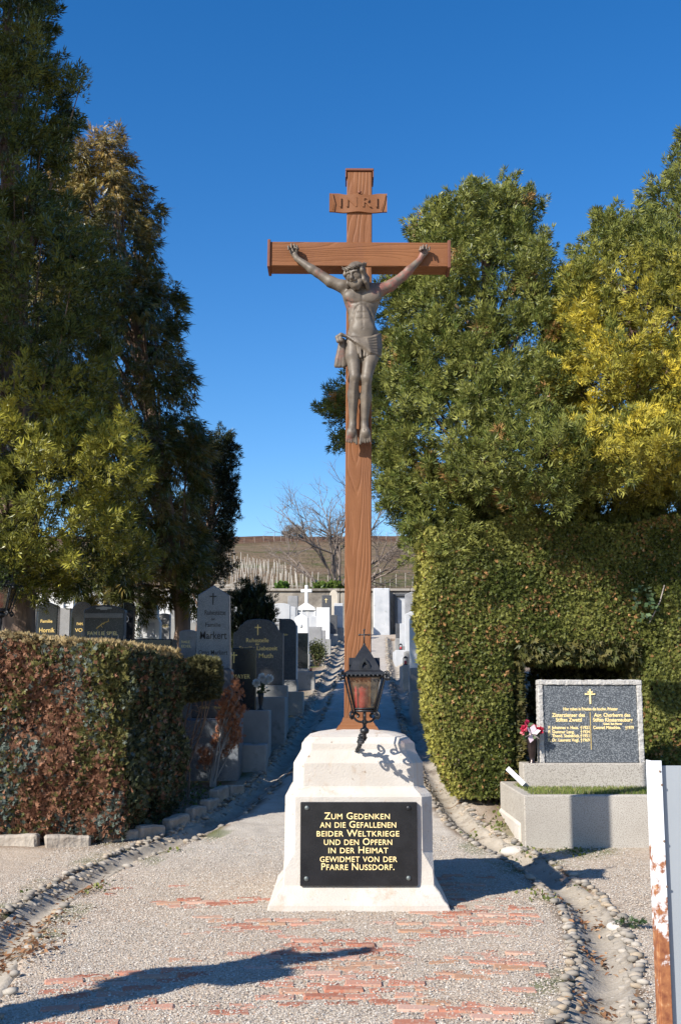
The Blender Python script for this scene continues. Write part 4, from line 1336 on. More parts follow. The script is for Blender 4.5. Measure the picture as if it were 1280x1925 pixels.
def lantern_parts(root, o, s=1.0, red=True):
    """hexagon-free square lantern; o = centre of its bottom plate, s = scale"""
    o = Vector(o)
    P = lambda x, y, z: o + Vector((x, y, z)) * s
    wb, wt, h = .072, .128, .262
    cs = [(-1, -1), (1, -1), (1, 1), (-1, 1)]
    fr = MB()
    for sx, sy in cs:
        fr.tube([P(sx * wb, sy * wb, 0), P(sx * wt, sy * wt, h)], .0085 * s, 6)
    for w_, z_, t in ((wb, 0, .010), (wt, h, .012), (wb + .008, .018, .006)):
        for i in range(4):
            a, b = cs[i], cs[(i + 1) % 4]
            fr.tube([P(a[0] * w_, a[1] * w_, z_), P(b[0] * w_, b[1] * w_, z_)], t * s, 6)
    fr.build('frame', M['black_iron'], root)
    # twisted outer rods, standing off the corners
    for sx, sy in cs:
        rods = MB()
        pts = [P(sx * (wb + .018 + (wt - wb + .012) * t), sy * (wb + .018 + (wt - wb + .012) * t), -.005 + (h + .01) * t) for t in np.linspace(0, 1, 26)]
        rods.tube(pts, [.0065 * s * (1.25 if i % 2 else .8) for i in range(26)], 6)
        rods.build('twisted_rod', M['black_iron'], root)
    for i in range(4):
        a, b = cs[i], cs[(i + 1) % 4]
        k0, k1 = .94, .94
        vs = [P(a[0] * wb * k0, a[1] * wb * k0, .008), P(b[0] * wb * k0, b[1] * wb * k0, .008), P(b[0] * wt * k1, b[1] * wt * k1, h - .006), P(a[0] * wt * k1, a[1] * wt * k1, h - .006)]
        MB().add(vs, [(0, 1, 2, 3)]).build('pane', M['lamp_glass'], root)
    MB().lathe([(.060 * s, 0), (.062 * s, .006 * s)], o + Vector((0, 0, -.003 * s)), 8).build('bottom_plate', M['black_iron'], root)
    if red:
        cn = MB(); cn.lathe([(.040 * s, .008 * s), (.048 * s, .02 * s), (.056 * s, .17 * s), (.050 * s, .19 * s), (.030 * s, .20 * s)], o + Vector((-.022, -.015, 0)) * s, 14)
        cn.build('candle', M['candle_red'], root)
    # pierced roof with dormers
    rf = MB()
    prof = [(wt + .024, h + .010), (wt + .020, h + .030), (wt - .008, h + .045), (.085, h + .115), (.050, h + .175), (.030, h + .205), (.012, h + .232), (.004, h + .245)]
    vs = []; fs = []
    for w_, z_ in prof: vs += [P(x * w_, y * w_, z_) for x, y in cs]
    for i in range(len(prof) - 1):
        for k in range(4): fs.append((i * 4 + k, i * 4 + (k + 1) % 4, (i + 1) * 4 + (k + 1) % 4, (i + 1) * 4 + k))
    fs.append((3, 2, 1, 0)); e = (len(prof) - 1) * 4; fs.append((e, e + 1, e + 2, e + 3))
    rf.add(vs, fs)
    roof = rf.build('roof', M['black_iron'], root)
    for ax_ in range(4):
        dm = MB()
        c, sn = [(0, -1), (1, 0), (0, 1), (-1, 0)][ax_]
        tx, ty = -sn, c
        base = .118
        def D(u, out, z): return P(c * out + tx * u, sn * out + ty * u, z)
        vs = [D(-.045, base, h + .045), D(.045, base, h + .045), D(.040, base, h + .085), D(0, base, h + .140), D(-.040, base, h + .085), D(0, .03, h + .140), D(.04, .06, h + .085), D(-.04, .06, h + .085)]
        hole = [D(-.020, base + .001, h + .055), D(.020, base + .001, h + .055), D(.017, base + .001, h + .085), D(0, base + .001, h + .110), D(-.017, base + .001, h + .085)]
        inn = [D(-.020, base - .03, h + .055), D(.020, base - .03, h + .055), D(.017, base - .03, h + .085), D(0, base - .03, h + .110), D(-.017, base - .03, h + .085)]
        n0 = 8
        allv = vs + hole + inn
        fs = [(3, 2, 6, 5), (4, 3, 5, 7)]
        outer = [0, 1, 2, 3, 4]
        for i in range(5):
            j = (i + 1) % 5
            fs.append((outer[i], outer[j], n0 + j, n0 + i))
            fs.append((n0 + i, n0 + j, n0 + 5 + j, n0 + 5 + i))
        fs.append(tuple(n0 + 5 + i for i in range(5)))
        dm.add(allv, fs)
        dm.build('dormer', M['black_iron'], roof)
    # scalloped cresting below the eaves
    cr = MB()
    for i in range(4):
        a, b = cs[i], cs[(i + 1) % 4]
        for t in np.linspace(.06, .94, 9):
            cr.blob(P((a[0] + (b[0] - a[0]) * t) * (wt + .022), (a[1] + (b[1] - a[1]) * t) * (wt + .022), h + .004), (.011 * s, .011 * s, .013 * s), 1)
    cr.build('cresting', M['black_iron'], roof)
    # corner scrolls at the eaves and feet
    for sx, sy in cs:
        dx, dy = sx * .7071, sy * .7071
        for (r0, z0, rad, sd) in ((wt * 1.414 + .050, h + .004, .030, 1), (wb * 1.414 + .030, -.030, .028, -1)):
            scm = MB(); pts = []
            for i in range(18):
                t = i / 17; a = (math.pi / 2 if sd > 0 else -math.pi / 2) - sd * t * 2 * math.pi * 1.15; r = rad * (1 - .6 * t)
                ro = r0 + math.cos(a) * r; zo = z0 + math.sin(a) * r
                pts.append(P(dx * ro, dy * ro, zo))
            scm.tube(pts, [.0085 * s] * 12 + [.0065 * s] * 6, 6)
            if sd < 0:
                scm.tube([P(dx * wb * 1.3, dy * wb * 1.3, .002), pts[0]], .008 * s, 6); scm.build('foot_scroll', M['black_iron'], root); continue
            scm.tube([P(dx * wt * 1.38, dy * wt * 1.38, h), P(dx * (wt * 1.414 + .055), dy * (wt * 1.414 + .055), h + .028)], .0085 * s, 6)
            scm.blob(P(dx * (wt * 1.414 + .075), dy * (wt * 1.414 + .075), h - .018), (.014 * s, .014 * s, .020 * s), 1)
            scm.build('eaves_scroll', M['black_iron'], root)
    cx_ = MB()
    zt = h + .235
    cx_.tube([P(0, 0, zt), P(0, 0, zt + .115)], .0055 * s, 6)
    cx_.tube([P(-.034, 0, zt + .080), P(.034, 0, zt + .080)], .0055 * s, 6)
    for q_ in ((-.037, .080), (.037, .080), (0, .118)):
        cx_.blob(P(q_[0], 0, zt + q_[1]), (.010 * s, .006 * s, .010 * s), 1)
    cx_.blob(P(0, 0, zt + .006), (.012 * s, .012 * s, .014 * s), 1)
    cx_.build('cross_finial', M['black_iron'], root)

# hanging lamp in front of the cross
afy = CY - PW[8]
ap = at(672, 1408, afy)
lamp = thing('grave_lantern', 'black wrought iron lantern with red candle on a scrolled bracket before the cross', 'lantern', (ap.x, afy, ap.z))
LO = Vector(at(685, 1336, afy - .42)) - Vector((ap.x, afy, ap.z))
br = MB()
ox = LO.x
S_ = [(0, 0.02, -.005), (.002, -.05, .0), (.006, -.10, .022), (.012, -.16, .075), (.018, -.21, .11), (.022, -.26, .105), (.028, -.31, .075), (.034, -.37, .075), (ox, -.42, .10)]
from mathutils.geometry import interpolate_bezier
def smooth3(pts, m=8):
    p = [Vector(q) for q in pts]; out = []
    for i in range(len(p) - 1):
        p0 = p[max(i - 1, 0)]; p1 = p[i]; p2 = p[i + 1]; p3 = p[min(i + 2, len(p) - 1)]
        for k in range(m):
            t = k / m
            out.append(0.5 * ((2 * p1) + (-p0 + p2) * t + (2 * p0 - 5 * p1 + 4 * p2 - p3) * t * t + (-p0 + 3 * p1 - 3 * p2 + p3) * t ** 3))
    out.append(p[-1]); return out
sp = smooth3(S_)
br.tube(sp, [.013 + .004 * math.sin(i * .6) for i in range(len(sp))], 8)
br.tube(spiral((.015, -.235, .050), .042, 1.4, 1, 'yz', 1.2), [.009] * 16 + [.007] * 6, 6)
br.tube(spiral((.026, -.15, .135), .040, 1.3, -1, 'yz', -1.4), [.008] * 16 + [.006] * 6, 6)
for i in range(6, len(sp), 9):
    q_ = sp[i]
    br.blob(q_ + Vector((.012, 0, .016)), (.020, .012, .014), 1, .3); br.blob(q_ + Vector((-.010, .01, -.012)), (.014, .020, .010), 1, .3)
br.tube([(ox, -.42, .10), (ox, -.42, LO.z - .11)], .014, 8)
br.build('bracket', M['black_iron'], lamp)
st = MB()
st.lathe([(.012, 0), (.030, .012), (.036, .030), (.026, .045), (.014, .055), (.014, .075), (.024, .085), (.024, .10), (.013, .11), (.013, .17), (.03, .176)], (ox, -.42, LO.z - .178), 12)
for sx in (-1, 1):
    st.tube(smooth3([(ox, -.42, LO.z - .085), (ox + sx * .05, -.42, LO.z - .080), (ox + sx * .085, -.42, LO.z - .045), (ox + sx * .07, -.42, LO.z - .02), (ox + sx * .045, -.42, LO.z - .035), (ox + sx * .055, -.42, LO.z - .052)]), .009, 6)
    st.tube(smooth3([(ox, -.42, LO.z - .085), (ox, -.42 + sx * .05, LO.z - .080), (ox, -.42 + sx * .085, LO.z - .045), (ox, -.42 + sx * .07, LO.z - .02), (ox, -.42 + sx * .045, LO.z - .035)]), .009, 6)
st.build('stem', M['black_iron'], lamp)
fl = MB(); fl.lathe([(.03, 0), (.03, .012), (.018, .018), (.018, .03)], (0, 0, 0), 12)
fl.build('wall_flange', M['black_iron'], lamp, (0, .02, -.005), (math.pi / 2, 0, 0))
lantern_parts(lamp, LO, 1.0)
# ------------------------------------------------------------------ foliage
def spray_proto(kind):
    """a small flat spray of scale-leaved twigs, about 1 long along +Z; returns verts, tris"""
    V = []; T = []
    def blade(b, t, w):
        b = np.array(b, float); t = np.array(t, float)
        d = t - b; n = np.array([d[2], 0, -d[0]]); n = n / (np.linalg.norm(n) + 1e-9)
        m = b + d * .55
        k = len(V)
        V.extend([b, m + n * w, t, m - n * w]); T.extend([(k, k + 1, k + 2), (k, k + 2, k + 3)])
    def tri(b, t, w):
        b = np.array(b, float); t = np.array(t, float)
        d = t - b; n = np.array([d[2], 0, -d[0]]); n = n / (np.linalg.norm(n) + 1e-9)
        m = b + d * .35
        k = len(V)
        V.extend([b - n * w * .3, m + n * w, t]); T.append((k, k + 1, k + 2))
    if kind == 'thuja':
        tri((0, 0, 0), (.02, .08, 1.0), .13)
        tri((0, 0, .10), (.40, .10, .62), .12); tri((0, 0, .12), (-.40, -.06, .60), -.12)
        tri((0, 0, .35), (.34, -.06, .90), .11); tri((0, 0, .32), (-.32, .09, .92), -.11)
        tri((0, 0, .55), (.16, .06, 1.12), .09); tri((0, 0, .55), (-.15, -.05, 1.14), -.09)
    elif kind == 'scale':
        tri((0, 0, 0), (.20, .12, 1.0), .17); tri((0, 0, .02), (-.24, -.08, .86), -.15)
    elif kind == 'droop':
        tri((0, 0, 0), (0, .10, 1.0), .12)
        tri((0, 0, .15), (.30, .12, .85), .11); tri((0, 0, .15), (-.30, .05, .88), -.11)
        tri((0, 0, .5), (.06, .0, 1.35), .08)
    elif kind == 'hedge':
        tri((0, 0, 0), (.05, .08, 1.0), .26); tri((0, 0, .1), (-.10, .02, .85), -.22)
        tri((0, 0, .1), (.48, .02, .75), .22); tri((0, 0, .1), (-.48, -.05, .72), -.22)
    elif kind == 'leaf':
        blade((0, 0, 0), (0, .1, 1.0), .34)
    elif kind == 'blade':
        blade((0, 0, 0), (0, .25, 1.0), .06)
    return np.array(V, float), np.array(T)

def foliage(name, P, D, S, C, kind, mat, face=None):
    P = np.asarray(P, float); D = np.asarray(D, float); S = np.asarray(S, float)
    n = len(P)
    pv, pt = spray_proto(kind)
    D = D / (np.linalg.norm(D, axis=1)[:, None] + 1e-9)
    r = rng.normal(0, 1, (n, 3)) if face is None else np.asarray(face, float) + rng.normal(0, .45, (n, 3))
    Xa = np.cross(D, r); Xa /= np.linalg.norm(Xa, axis=1)[:, None] + 1e-9
    Ya = np.cross(D, Xa)
    W = pv[None, :, 0, None] * Xa[:, None, :] + pv[None, :, 1, None] * Ya[:, None, :] + pv[None, :, 2, None] * D[:, None, :]
    V = P[:, None, :] + W * S[:, None, None]
    Fc = pt[None] + (np.arange(n) * len(pv))[:, None, None]
    me = raw_mesh(name, V.reshape(-1, 3), Fc.reshape(-1, 3), 3, [mat])
    set_color(me, 'col', np.repeat(np.asarray(C, float), len(pv), 0))
    return me

def lobes_points(lobes, nclump, per, sig, depth=(.70, 1.04), zmin=None):
    """clump centres near the surface of a union of ellipsoids, then sprays round each"""
    L = np.array([list(c) + list(r) for c, r in lobes], float)
    area = (L[:, 3] * L[:, 4] + L[:, 4] * L[:, 5] + L[:, 3] * L[:, 5])
    cen = []; out = []
    while len(cen) < nclump:
        i = rng.choice(len(L), p=area / area.sum())
        d = rng.normal(0, 1, 3); d /= np.linalg.norm(d)
        u = rng.uniform(*depth)
        p = L[i, :3] + L[i, 3:] * d * u
        q = ((p - L[:, :3]) / L[:, 3:]); r = np.sqrt((q * q).sum(1)); r[i] = 9
        if r.min() < .80: continue
        if zmin is not None and p[2] < zmin: continue
        cen.append(p); nn = d / L[i, 3:]; out.append(nn / np.linalg.norm(nn))
    cen = np.array(cen); out = np.array(out)
    k = np.repeat(np.arange(nclump), per)
    P = cen[k] + rng.normal(0, 1, (len(k), 3)) * np.asarray(sig)
    return P, out[k], k, cen, out

def conifer(name, label, cat, loc, lobes, nclump, per, size, col_fn, kind='scale', upw=.6, outw=.8, rnd=.75, lmin=.30, trunk=None, group=None, sig=.13, limbs=True, depth=(.80, 1.10), mat=None, tuft=(.34, .15), fill=.20):
    root = thing(name, label, cat, loc, group=group)
    loc = np.array(loc, float)
    _p, _o, _k, cen, co = lobes_points(lobes, nclump, 1, 0.0, depth)
    nf = int(nclump * fill)
    _p, _o, _k, cin, cio = lobes_points(lobes, max(nf, 1), 1, 0.0, (.45, .78))
    allc = np.concatenate([cen, cin]); allo = np.concatenate([co, cio])
    nc = len(allc)
    ax = allo * outw + np.array([0, 0, 1.0]) * upw + rng.normal(0, .28, allo.shape)
    ax /= np.linalg.norm(ax, axis=1)[:, None]
    k = np.repeat(np.arange(nc), per)
    n = len(k)
    big = rng.uniform(.65, 1.35, nc)
    u = rng.uniform(0, 1, n)
    rad = rng.normal(0, 1, (n, 3)); rad -= ax[k] * (rad * ax[k]).sum(1)[:, None]; rad /= np.linalg.norm(rad, axis=1)[:, None] + 1e-9
    rr = tuft[1] * big[k] * (1.05 - .85 * u) * np.sqrt(rng.uniform(0.05, 1, n))
    P = allc[k] + ax[k] * ((u - .45) * tuft[0] * big[k])[:, None] + rad * rr[:, None]
    D = ax[k] * .8 + rad * .45 + rng.normal(0, rnd * .6, P.shape)
    FC = rad * .8 + allo[k] * .7
    S = size * rng.uniform(.45, 1.25, n)
    C = col_fn(P, allc[k], rng.uniform(0, 1, nc)[k])
    me = foliage('crown', P - loc, D, S, C, kind, mat or M['leaf'], FC)
    cr = link('crown', me, root)
    if trunk:
        tb = MB()
        pts = [Vector(p) - Vector(loc) for p in trunk[0]]
        pp = smooth3(pts, 8)
        rr = np.interp(np.linspace(0, 1, len(pp)), np.linspace(0, 1, len(trunk[1])), trunk[1])
        tb.tube(pp, [float(r * (1 + .10 * math.sin(i * 1.3))) for i, r in enumerate(rr)], 12)
        tb.v = [tuple(np.array(v) + (fbm(v[0] * 6, v[1] * 6, v[2] * 1.5, 71) - .5) * .10 * np.array([1, 1, 0])) for v in tb.v]
        if limbs:
            a0 = pts[0]; a1 = pts[-1]
            for i in rng.choice(nclump, min(nclump, 70), replace=False):
                c = Vector(cen[i] - loc)
                t = min(1, max(lmin, (c.z - a0.z) / max(a1.z - a0.z, .1) - .10))
                s = pp[int(t * (len(pp) - 1))]
                m = s.lerp(c, .55) + Vector((0, 0, .12))
                tb.tube([s, m, c], [.030, .018, .005], 5, cap=False)
        tb.build('trunk', M['bark'], root)
    return root

def lerp3(a, b, t):
    return np.asarray(a)[None] * (1 - t[:, None]) + np.asarray(b)[None] * t[:, None]

# --- clipped hedge on the right, with the niche left for the headstone
HYF = 13.7
hx0t = at(784, 1100, HYF).x; hzt = at(900, 985, HYF + .3).z
nxa, nxb = at(976, 1350, HYF).x, at(1207, 1350, HYF).x
nzt = at(1100, 1228, HYF).z
hedge_r = thing('clipped_hedge', 'tall clipped green thuja hedge behind the dark headstone', 'hedge', ((hx0t + 6) / 2, HYF + .6, float(base_z(HYF))))
hl = np.array(hedge_r.location)
def left_edge(z):
    zb = float(base_z(HYF))
    t = (z - zb)
    return hx0t + np.interp(t, [0, .25, .6, 1.2, 2.2, 4], [.50, .32, .18, .06, 0.0, .04])
Pn = []; Dn = []; Cn = []; Sn = []
def hedge_pt(n, gen):
    P, D = gen(n)
    return P, D
zb = float(base_z(HYF))
# front face
n = 82000
x = rng.uniform(hx0t - .02, 6.2, n) ; x = np.where(rng.uniform(0, 1, n) < .93, np.minimum(x, hx0t + (x - hx0t) * .62), x); z = zb + .10 + (hzt - zb - .10 + (fbm(x * 1.4, 0 * x, 0, 89) - .5) * .35) * rng.uniform(0, 1, n)
inn = (x > nxa + .06 * np.sin(z * 3)) & (x < nxb) & (z < nzt + .10 * np.sin(x * 5) + np.where(x > 3.0, -.10, 0))
le = left_edge(z)
ok = (x > le) & ~inn
x, z, le = x[ok], z[ok], le[ok]
edge = np.clip(1 - (x - le) / .28, 0, 1)
ein = np.minimum(np.abs(x - nxa), np.abs(x - nxb)); ein = np.where(z < nzt + .1, np.clip(1 - ein / .2, 0, 1), 0)
etop = np.where((x > nxa) & (x < nxb), np.clip(1 - (z - nzt) / .25, 0, 1), 0)
rn = np.maximum(np.maximum(edge, ein), etop)
y = HYF + (1 - np.sqrt(np.clip(1 - rn ** 2, 0, 1))) * .30 + (fbm(x * 1.2, z * 1.2, 0, 81, 4) - .5) * .22 + rng.uniform(-.035, .05, len(x))
sgn = np.where(x - le < .3, -1.0, np.where(np.abs(x - nxa) < .2, 1.0, np.where(np.abs(x - nxb) < .2, -1.0, 0)))
FCr = np.stack([sgn * rn * .9, -1.0 + rn * .5, np.full(len(x), .25)], 1)
D = FCr * .35 + np.array([0, 0, .35]) + rng.normal(0, .55, (len(x), 3))
nz = fbm(x * 2, z * 2, y, 83, 4); t = np.clip((nz - .3) * 2.2 + rng.normal(0, .22, len(x)), 0, 1)
C = lerp3((0.060, 0.076, 0.017), (0.195, 0.20, 0.052), t)
yl = np.clip(edge * 1.3, 0, 1) * rng.uniform(.3, 1, len(x)); C = C * (1 - yl[:, None]) + np.array([.36, .33, .075]) * yl[:, None]  # sunlit strip at the left edge put into the leaf colour
brown = rng.uniform(0, 1, len(x)) < np.clip((fbm(x * 3, z * 3, 0, 85, 3) - .47) * .7, .02, .25)
C[brown] = np.array([.36, .20, .085]) * rng.uniform(.6, 1.2, (brown.sum(), 1))
Pn.append(np.stack([x, y, z], 1)); Dn.append(D); Cn.append(C); Sn.append(rng.uniform(.030, .060, len(x))); Fn = [FCr]
# left flank
n = 9000
z = rng.uniform(zb + .12, hzt, n); y = rng.uniform(HYF + .15, HYF + 1.5, n)
x = left_edge(z) + (y - HYF) * .16 + (fbm(y * 2, z * 2, 0, 87, 3) - .5) * .14 + rng.uniform(-.03, .06, n)
D = np.stack([np.full(n, -.4), np.full(n, -.2), np.full(n, .5)], 1) + rng.normal(0, .5, (n, 3)); Fn.append(np.tile([[-1., -.2, .2]], (n, 1)))
C = lerp3((0.11, 0.12, 0.028), (0.32, 0.29, 0.07), rng.uniform(0, 1, n))  # flank leaves tinted brighter, as the sun-facing side
Pn.append(np.stack([x, y, z], 1)); Dn.append(D); Cn.append(C); Sn.append(rng.uniform(.05, .10, n))
# niche lining: sides, ceiling, back
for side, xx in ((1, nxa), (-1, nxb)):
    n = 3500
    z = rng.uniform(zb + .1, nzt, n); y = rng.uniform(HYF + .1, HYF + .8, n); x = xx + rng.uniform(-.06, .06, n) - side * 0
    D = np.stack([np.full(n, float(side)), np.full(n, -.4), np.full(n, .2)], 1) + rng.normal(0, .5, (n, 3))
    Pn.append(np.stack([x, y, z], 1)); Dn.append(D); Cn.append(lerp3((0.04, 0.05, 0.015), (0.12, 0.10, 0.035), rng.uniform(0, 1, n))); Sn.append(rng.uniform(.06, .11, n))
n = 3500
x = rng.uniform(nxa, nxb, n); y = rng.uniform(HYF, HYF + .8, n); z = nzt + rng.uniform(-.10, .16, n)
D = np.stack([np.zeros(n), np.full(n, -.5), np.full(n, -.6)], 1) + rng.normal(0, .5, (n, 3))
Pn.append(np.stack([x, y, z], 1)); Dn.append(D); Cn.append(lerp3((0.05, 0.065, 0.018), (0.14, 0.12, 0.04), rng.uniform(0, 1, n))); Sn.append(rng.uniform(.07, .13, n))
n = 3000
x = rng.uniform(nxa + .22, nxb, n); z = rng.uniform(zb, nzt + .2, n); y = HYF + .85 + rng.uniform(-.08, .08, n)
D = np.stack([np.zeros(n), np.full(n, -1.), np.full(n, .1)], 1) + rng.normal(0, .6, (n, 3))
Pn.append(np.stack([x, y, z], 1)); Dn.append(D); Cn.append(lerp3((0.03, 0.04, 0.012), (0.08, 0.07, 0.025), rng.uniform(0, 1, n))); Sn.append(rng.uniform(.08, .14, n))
# top
n = 6000
x = rng.uniform(hx0t + .05, 6.2, n); y = rng.uniform(HYF + .05, HYF + 1.4, n); z = hzt - .05 + rng.uniform(-.12, .06, n) + (fbm(x * 1.4, y * 1.4, 0, 88) - .5) * .5
D = np.stack([np.zeros(n), np.full(n, -.2), np.ones(n)], 1) + rng.normal(0, .5, (n, 3))
Pn.append(np.stack([x, y, z], 1)); Dn.append(D); Cn.append(lerp3((0.05, 0.07, 0.02), (0.15, 0.16, 0.045), rng.uniform(0, 1, n))); Sn.append(rng.uniform(.07, .12, n))
Pa = np.concatenate(Pn); Fa = rng.normal(0, 1, Pa.shape); nf_ = sum(len(q) for q in Fn); Fa[:nf_] = np.concatenate(Fn)
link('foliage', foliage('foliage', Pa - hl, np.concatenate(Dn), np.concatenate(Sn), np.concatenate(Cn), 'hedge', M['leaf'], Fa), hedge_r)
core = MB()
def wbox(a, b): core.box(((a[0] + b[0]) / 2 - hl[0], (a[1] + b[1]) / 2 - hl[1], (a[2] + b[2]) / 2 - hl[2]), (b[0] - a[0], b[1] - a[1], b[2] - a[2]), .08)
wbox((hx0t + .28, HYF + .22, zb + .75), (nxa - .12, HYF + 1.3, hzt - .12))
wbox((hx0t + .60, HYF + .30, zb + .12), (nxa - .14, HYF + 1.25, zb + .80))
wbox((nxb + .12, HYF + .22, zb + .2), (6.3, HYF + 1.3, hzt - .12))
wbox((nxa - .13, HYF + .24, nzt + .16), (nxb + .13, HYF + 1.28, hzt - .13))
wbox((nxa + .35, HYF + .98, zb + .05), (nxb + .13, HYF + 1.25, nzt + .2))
core.build('dark_fill', M['dark_core'], hedge_r)  # solid dark blocks added inside: stop light leaking, stand in for inner shade

# ivy climbing in the hedge
iv = thing('ivy_plant', 'glossy green ivy leaves and pale stem growing out of the clipped hedge', 'ivy', tuple(at(1212, 1170, HYF - .05)))
il = np.array(iv.location)
P = []; 
for k in range(46):
    p = at(random.gauss(1212, 13), random.uniform(1098, 1172), HYF - .10 + random.uniform(-.05, .03)); P.append(tuple(p))
P = np.array(P)
D = np.stack([rng.normal(0, .7, 46), np.full(46, -.6), rng.normal(-.1, .6, 46)], 1)
link('leaves', foliage('leaves', P - il, D, rng.uniform(.06, .10, 46), lerp3((.05, .085, .04), (.12, .17, .09), rng.uniform(0, 1, 46)), 'leaf', M['leaf']), iv)
MB().tube([Vector(at(1218, 1175, HYF - .04)) - iv.location, Vector(at(1240, 1130, HYF - .09)) - iv.location, Vector(at(1248, 1100, HYF - .08)) - iv.location], .008, 6).build('stem', M['pale_bark'], iv)

# --- trees
def ell_px(px, py, d, rx, ry, rz=None):
    c = at(px, py, d); s = c.y / FPX * 1.02
    return (tuple(c), (rx * s, (rz if rz else (rx * s)), ry * s))

def plumes(lobes, n, rx, rz, seed):
    """small upright plumes growing out of the big lobes: an uneven outline and clumps of light and shade"""
    r = np.random.default_rng(seed)
    L = np.array([list(c) + list(q) for c, q in lobes], float)
    area = L[:, 3] * L[:, 5]
    out = []
    while len(out) < n:
        i = r.choice(len(L), p=area / area.sum())
        d = r.normal(0, 1, 3); d[1] = -abs(d[1]) if r.random() < .7 else d[1]; d /= np.linalg.norm(d)
        p = L[i, :3] + L[i, 3:] * d * r.uniform(.92, 1.06)
        q = (p - L[:, :3]) / L[:, 3:]; rr = np.sqrt((q * q).sum(1)); rr[i] = 9
        if rr.min() < .9: continue
        s = r.uniform(.6, 1.4)
        out.append((tuple(p), (rx * s, rx * s, rz * s * r.uniform(.8, 1.3))))
    return lobes + out

def green_cols(dark, light, yellow=None, yfun=None):
    def f(P, Cc, u):
        n = len(P)
        t = np.clip(u * .65 + rng.normal(.15, .2, n), 0, 1)
        c = lerp3(dark, light, t)
        if yellow is not None:
            y = np.clip(yfun(P, Cc, u), 0, 1) * rng.uniform(.55, 1, n)
            c = c * (1 - y[:, None]) + np.array(yellow)[None] * y[:, None] * rng.uniform(.7, 1.1, (n, 1))
        return c
    return f

R1 = [ell_px(900, 520, 15.6, 112, 150, 1.0), ell_px(945, 470, 15.8, 56, 80, .6), ell_px(830, 525, 15.4, 62, 100, .8), ell_px(905, 610, 15.2, 165, 160, 1.35), ell_px(790, 650, 15.3, 75, 120, .9),
      ell_px(712, 785, 15.5, 80, 72, .7), ell_px(860, 780, 15.0, 165, 150, 1.35), ell_px(960, 720, 15.0, 130, 170, 1.2), ell_px(800, 880, 14.9, 85, 120, .9), ell_px(900, 920, 14.9, 100, 80, .8), ell_px(1000, 850, 15.2, 100, 110, .9), ell_px(655, 788, 15.7, 34, 52, .4), ell_px(928, 412, 15.8, 20, 42, .3), ell_px(805, 445, 15.5, 26, 45, .35), ell_px(988, 410, 15.9, 22, 50, .35), ell_px(930, 398, 15.8, 12, 30, .2), ell_px(986, 425, 15.9, 12, 32, .2), ell_px(802, 450, 15.5, 12, 26, .2),
      ell_px(850, 930, 14.2, 85, 62, .7), ell_px(935, 875, 13.3, 75, 60, .7), ell_px(1015, 862, 13.0, 75, 60, .7), ell_px(808, 965, 14.1, 38, 60, .4), ell_px(850, 1000, 13.95, 60, 40, .3), ell_px(860, 830, 14.1, 110, 110, .9), ell_px(960, 830, 14.0, 110, 110, .9), ell_px(1050, 960, 15.0, 70, 60, .5)]
R1 = plumes(R1, 110, .17, .28, 1)
zt1 = at(930, 330, 15.7).z
conifer('thuja_tree', 'tall dark green thuja rising from the hedge right of the cross', 'tree', (at(900, 1000, 15.6).x, 15.6, float(base_z(15.6))), R1, 1550, 98, .087,
        green_cols((.055, .080, .017), (.24, .245, .062), (.34, .17, .07), lambda P, C, u: (u > .975) * .9),
        trunk=([(at(900, 1000, 15.6).x, 15.6, .4), (at(905, 900, 15.6).x, 15.6, 4.0), (at(920, 400, 15.7).x, 15.7, zt1 - .6)], [.24, .17, .03]), lmin=.50)
R2 = [ell_px(1150, 545, 14.6, 80, 115, .9), ell_px(1110, 640, 14.2, 75, 140, .8), ell_px(1210, 590, 14.3, 110, 160, 1.0), ell_px(1180, 720, 13.9, 130, 130, 1.1), ell_px(1100, 760, 14.0, 62, 90, .6), ell_px(1120, 845, 13.9, 60, 58, .6), ell_px(1270, 700, 14.0, 120, 200, 1.1), ell_px(1185, 475, 14.8, 40, 60, .5), ell_px(1125, 470, 14.7, 26, 50, .4), ell_px(1225, 800, 13.9, 80, 70, .8), ell_px(1105, 850, 12.9, 72, 52, .7), ell_px(1195, 845, 12.9, 85, 52, .7), ell_px(1290, 840, 12.9, 90, 55, .8), ell_px(1130, 900, 14.9, 80, 80, .5), ell_px(1210, 930, 14.7, 90, 75, .5), ell_px(1275, 930, 14.6, 90, 80, .6), ell_px(1165, 960, 14.5, 80, 45, .4), ell_px(1260, 985, 14.4, 90, 35, .4), ell_px(1100, 915, 14.1, 75, 42, .5), ell_px(1190, 915, 14.1, 80, 42, .5), ell_px(1280, 912, 14.1, 80, 45, .5), ell_px(1120, 975, 15.0, 70, 50, .4)]
R2 = plumes(R2, 85, .16, .27, 2)
yf = lambda P, C, u: np.clip((u * 1.3 + .04) * np.clip((7.4 - C[:, 2]) / 1.8, 0, 1) * np.clip((C[:, 2] - 3.9) / .7, 0, 1), 0, 1)
conifer('golden_thuja_tree', 'thuja with bright yellow tipped foliage at the right edge above the hedge', 'tree', (at(1200, 1000, 14.9).x, 14.9, float(base_z(14.9))), R2, 1200, 98, .084,
        green_cols((.055, .080, .017), (.24, .245, .060), (.66, .52, .06), yf),
        trunk=([(at(1200, 1000, 14.9).x, 14.9, .4), (at(1195, 800, 14.8).x, 14.8, 4.0), (at(1180, 420, 14.8).x, 14.8, at(1180, 420, 14.8).z - .4)], [.20, .14, .03]), lmin=.60)
R3 = [ell_px(1290, 420, 17.0, 60, 120, .9), ell_px(1320, 330, 17.0, 50, 120, .8), ell_px(1310, 560, 17.0, 90, 200, 1.2), ell_px(1300, 800, 16.6, 120, 150, 1.2), ell_px(1245, 370, 17.0, 26, 40, .3)]
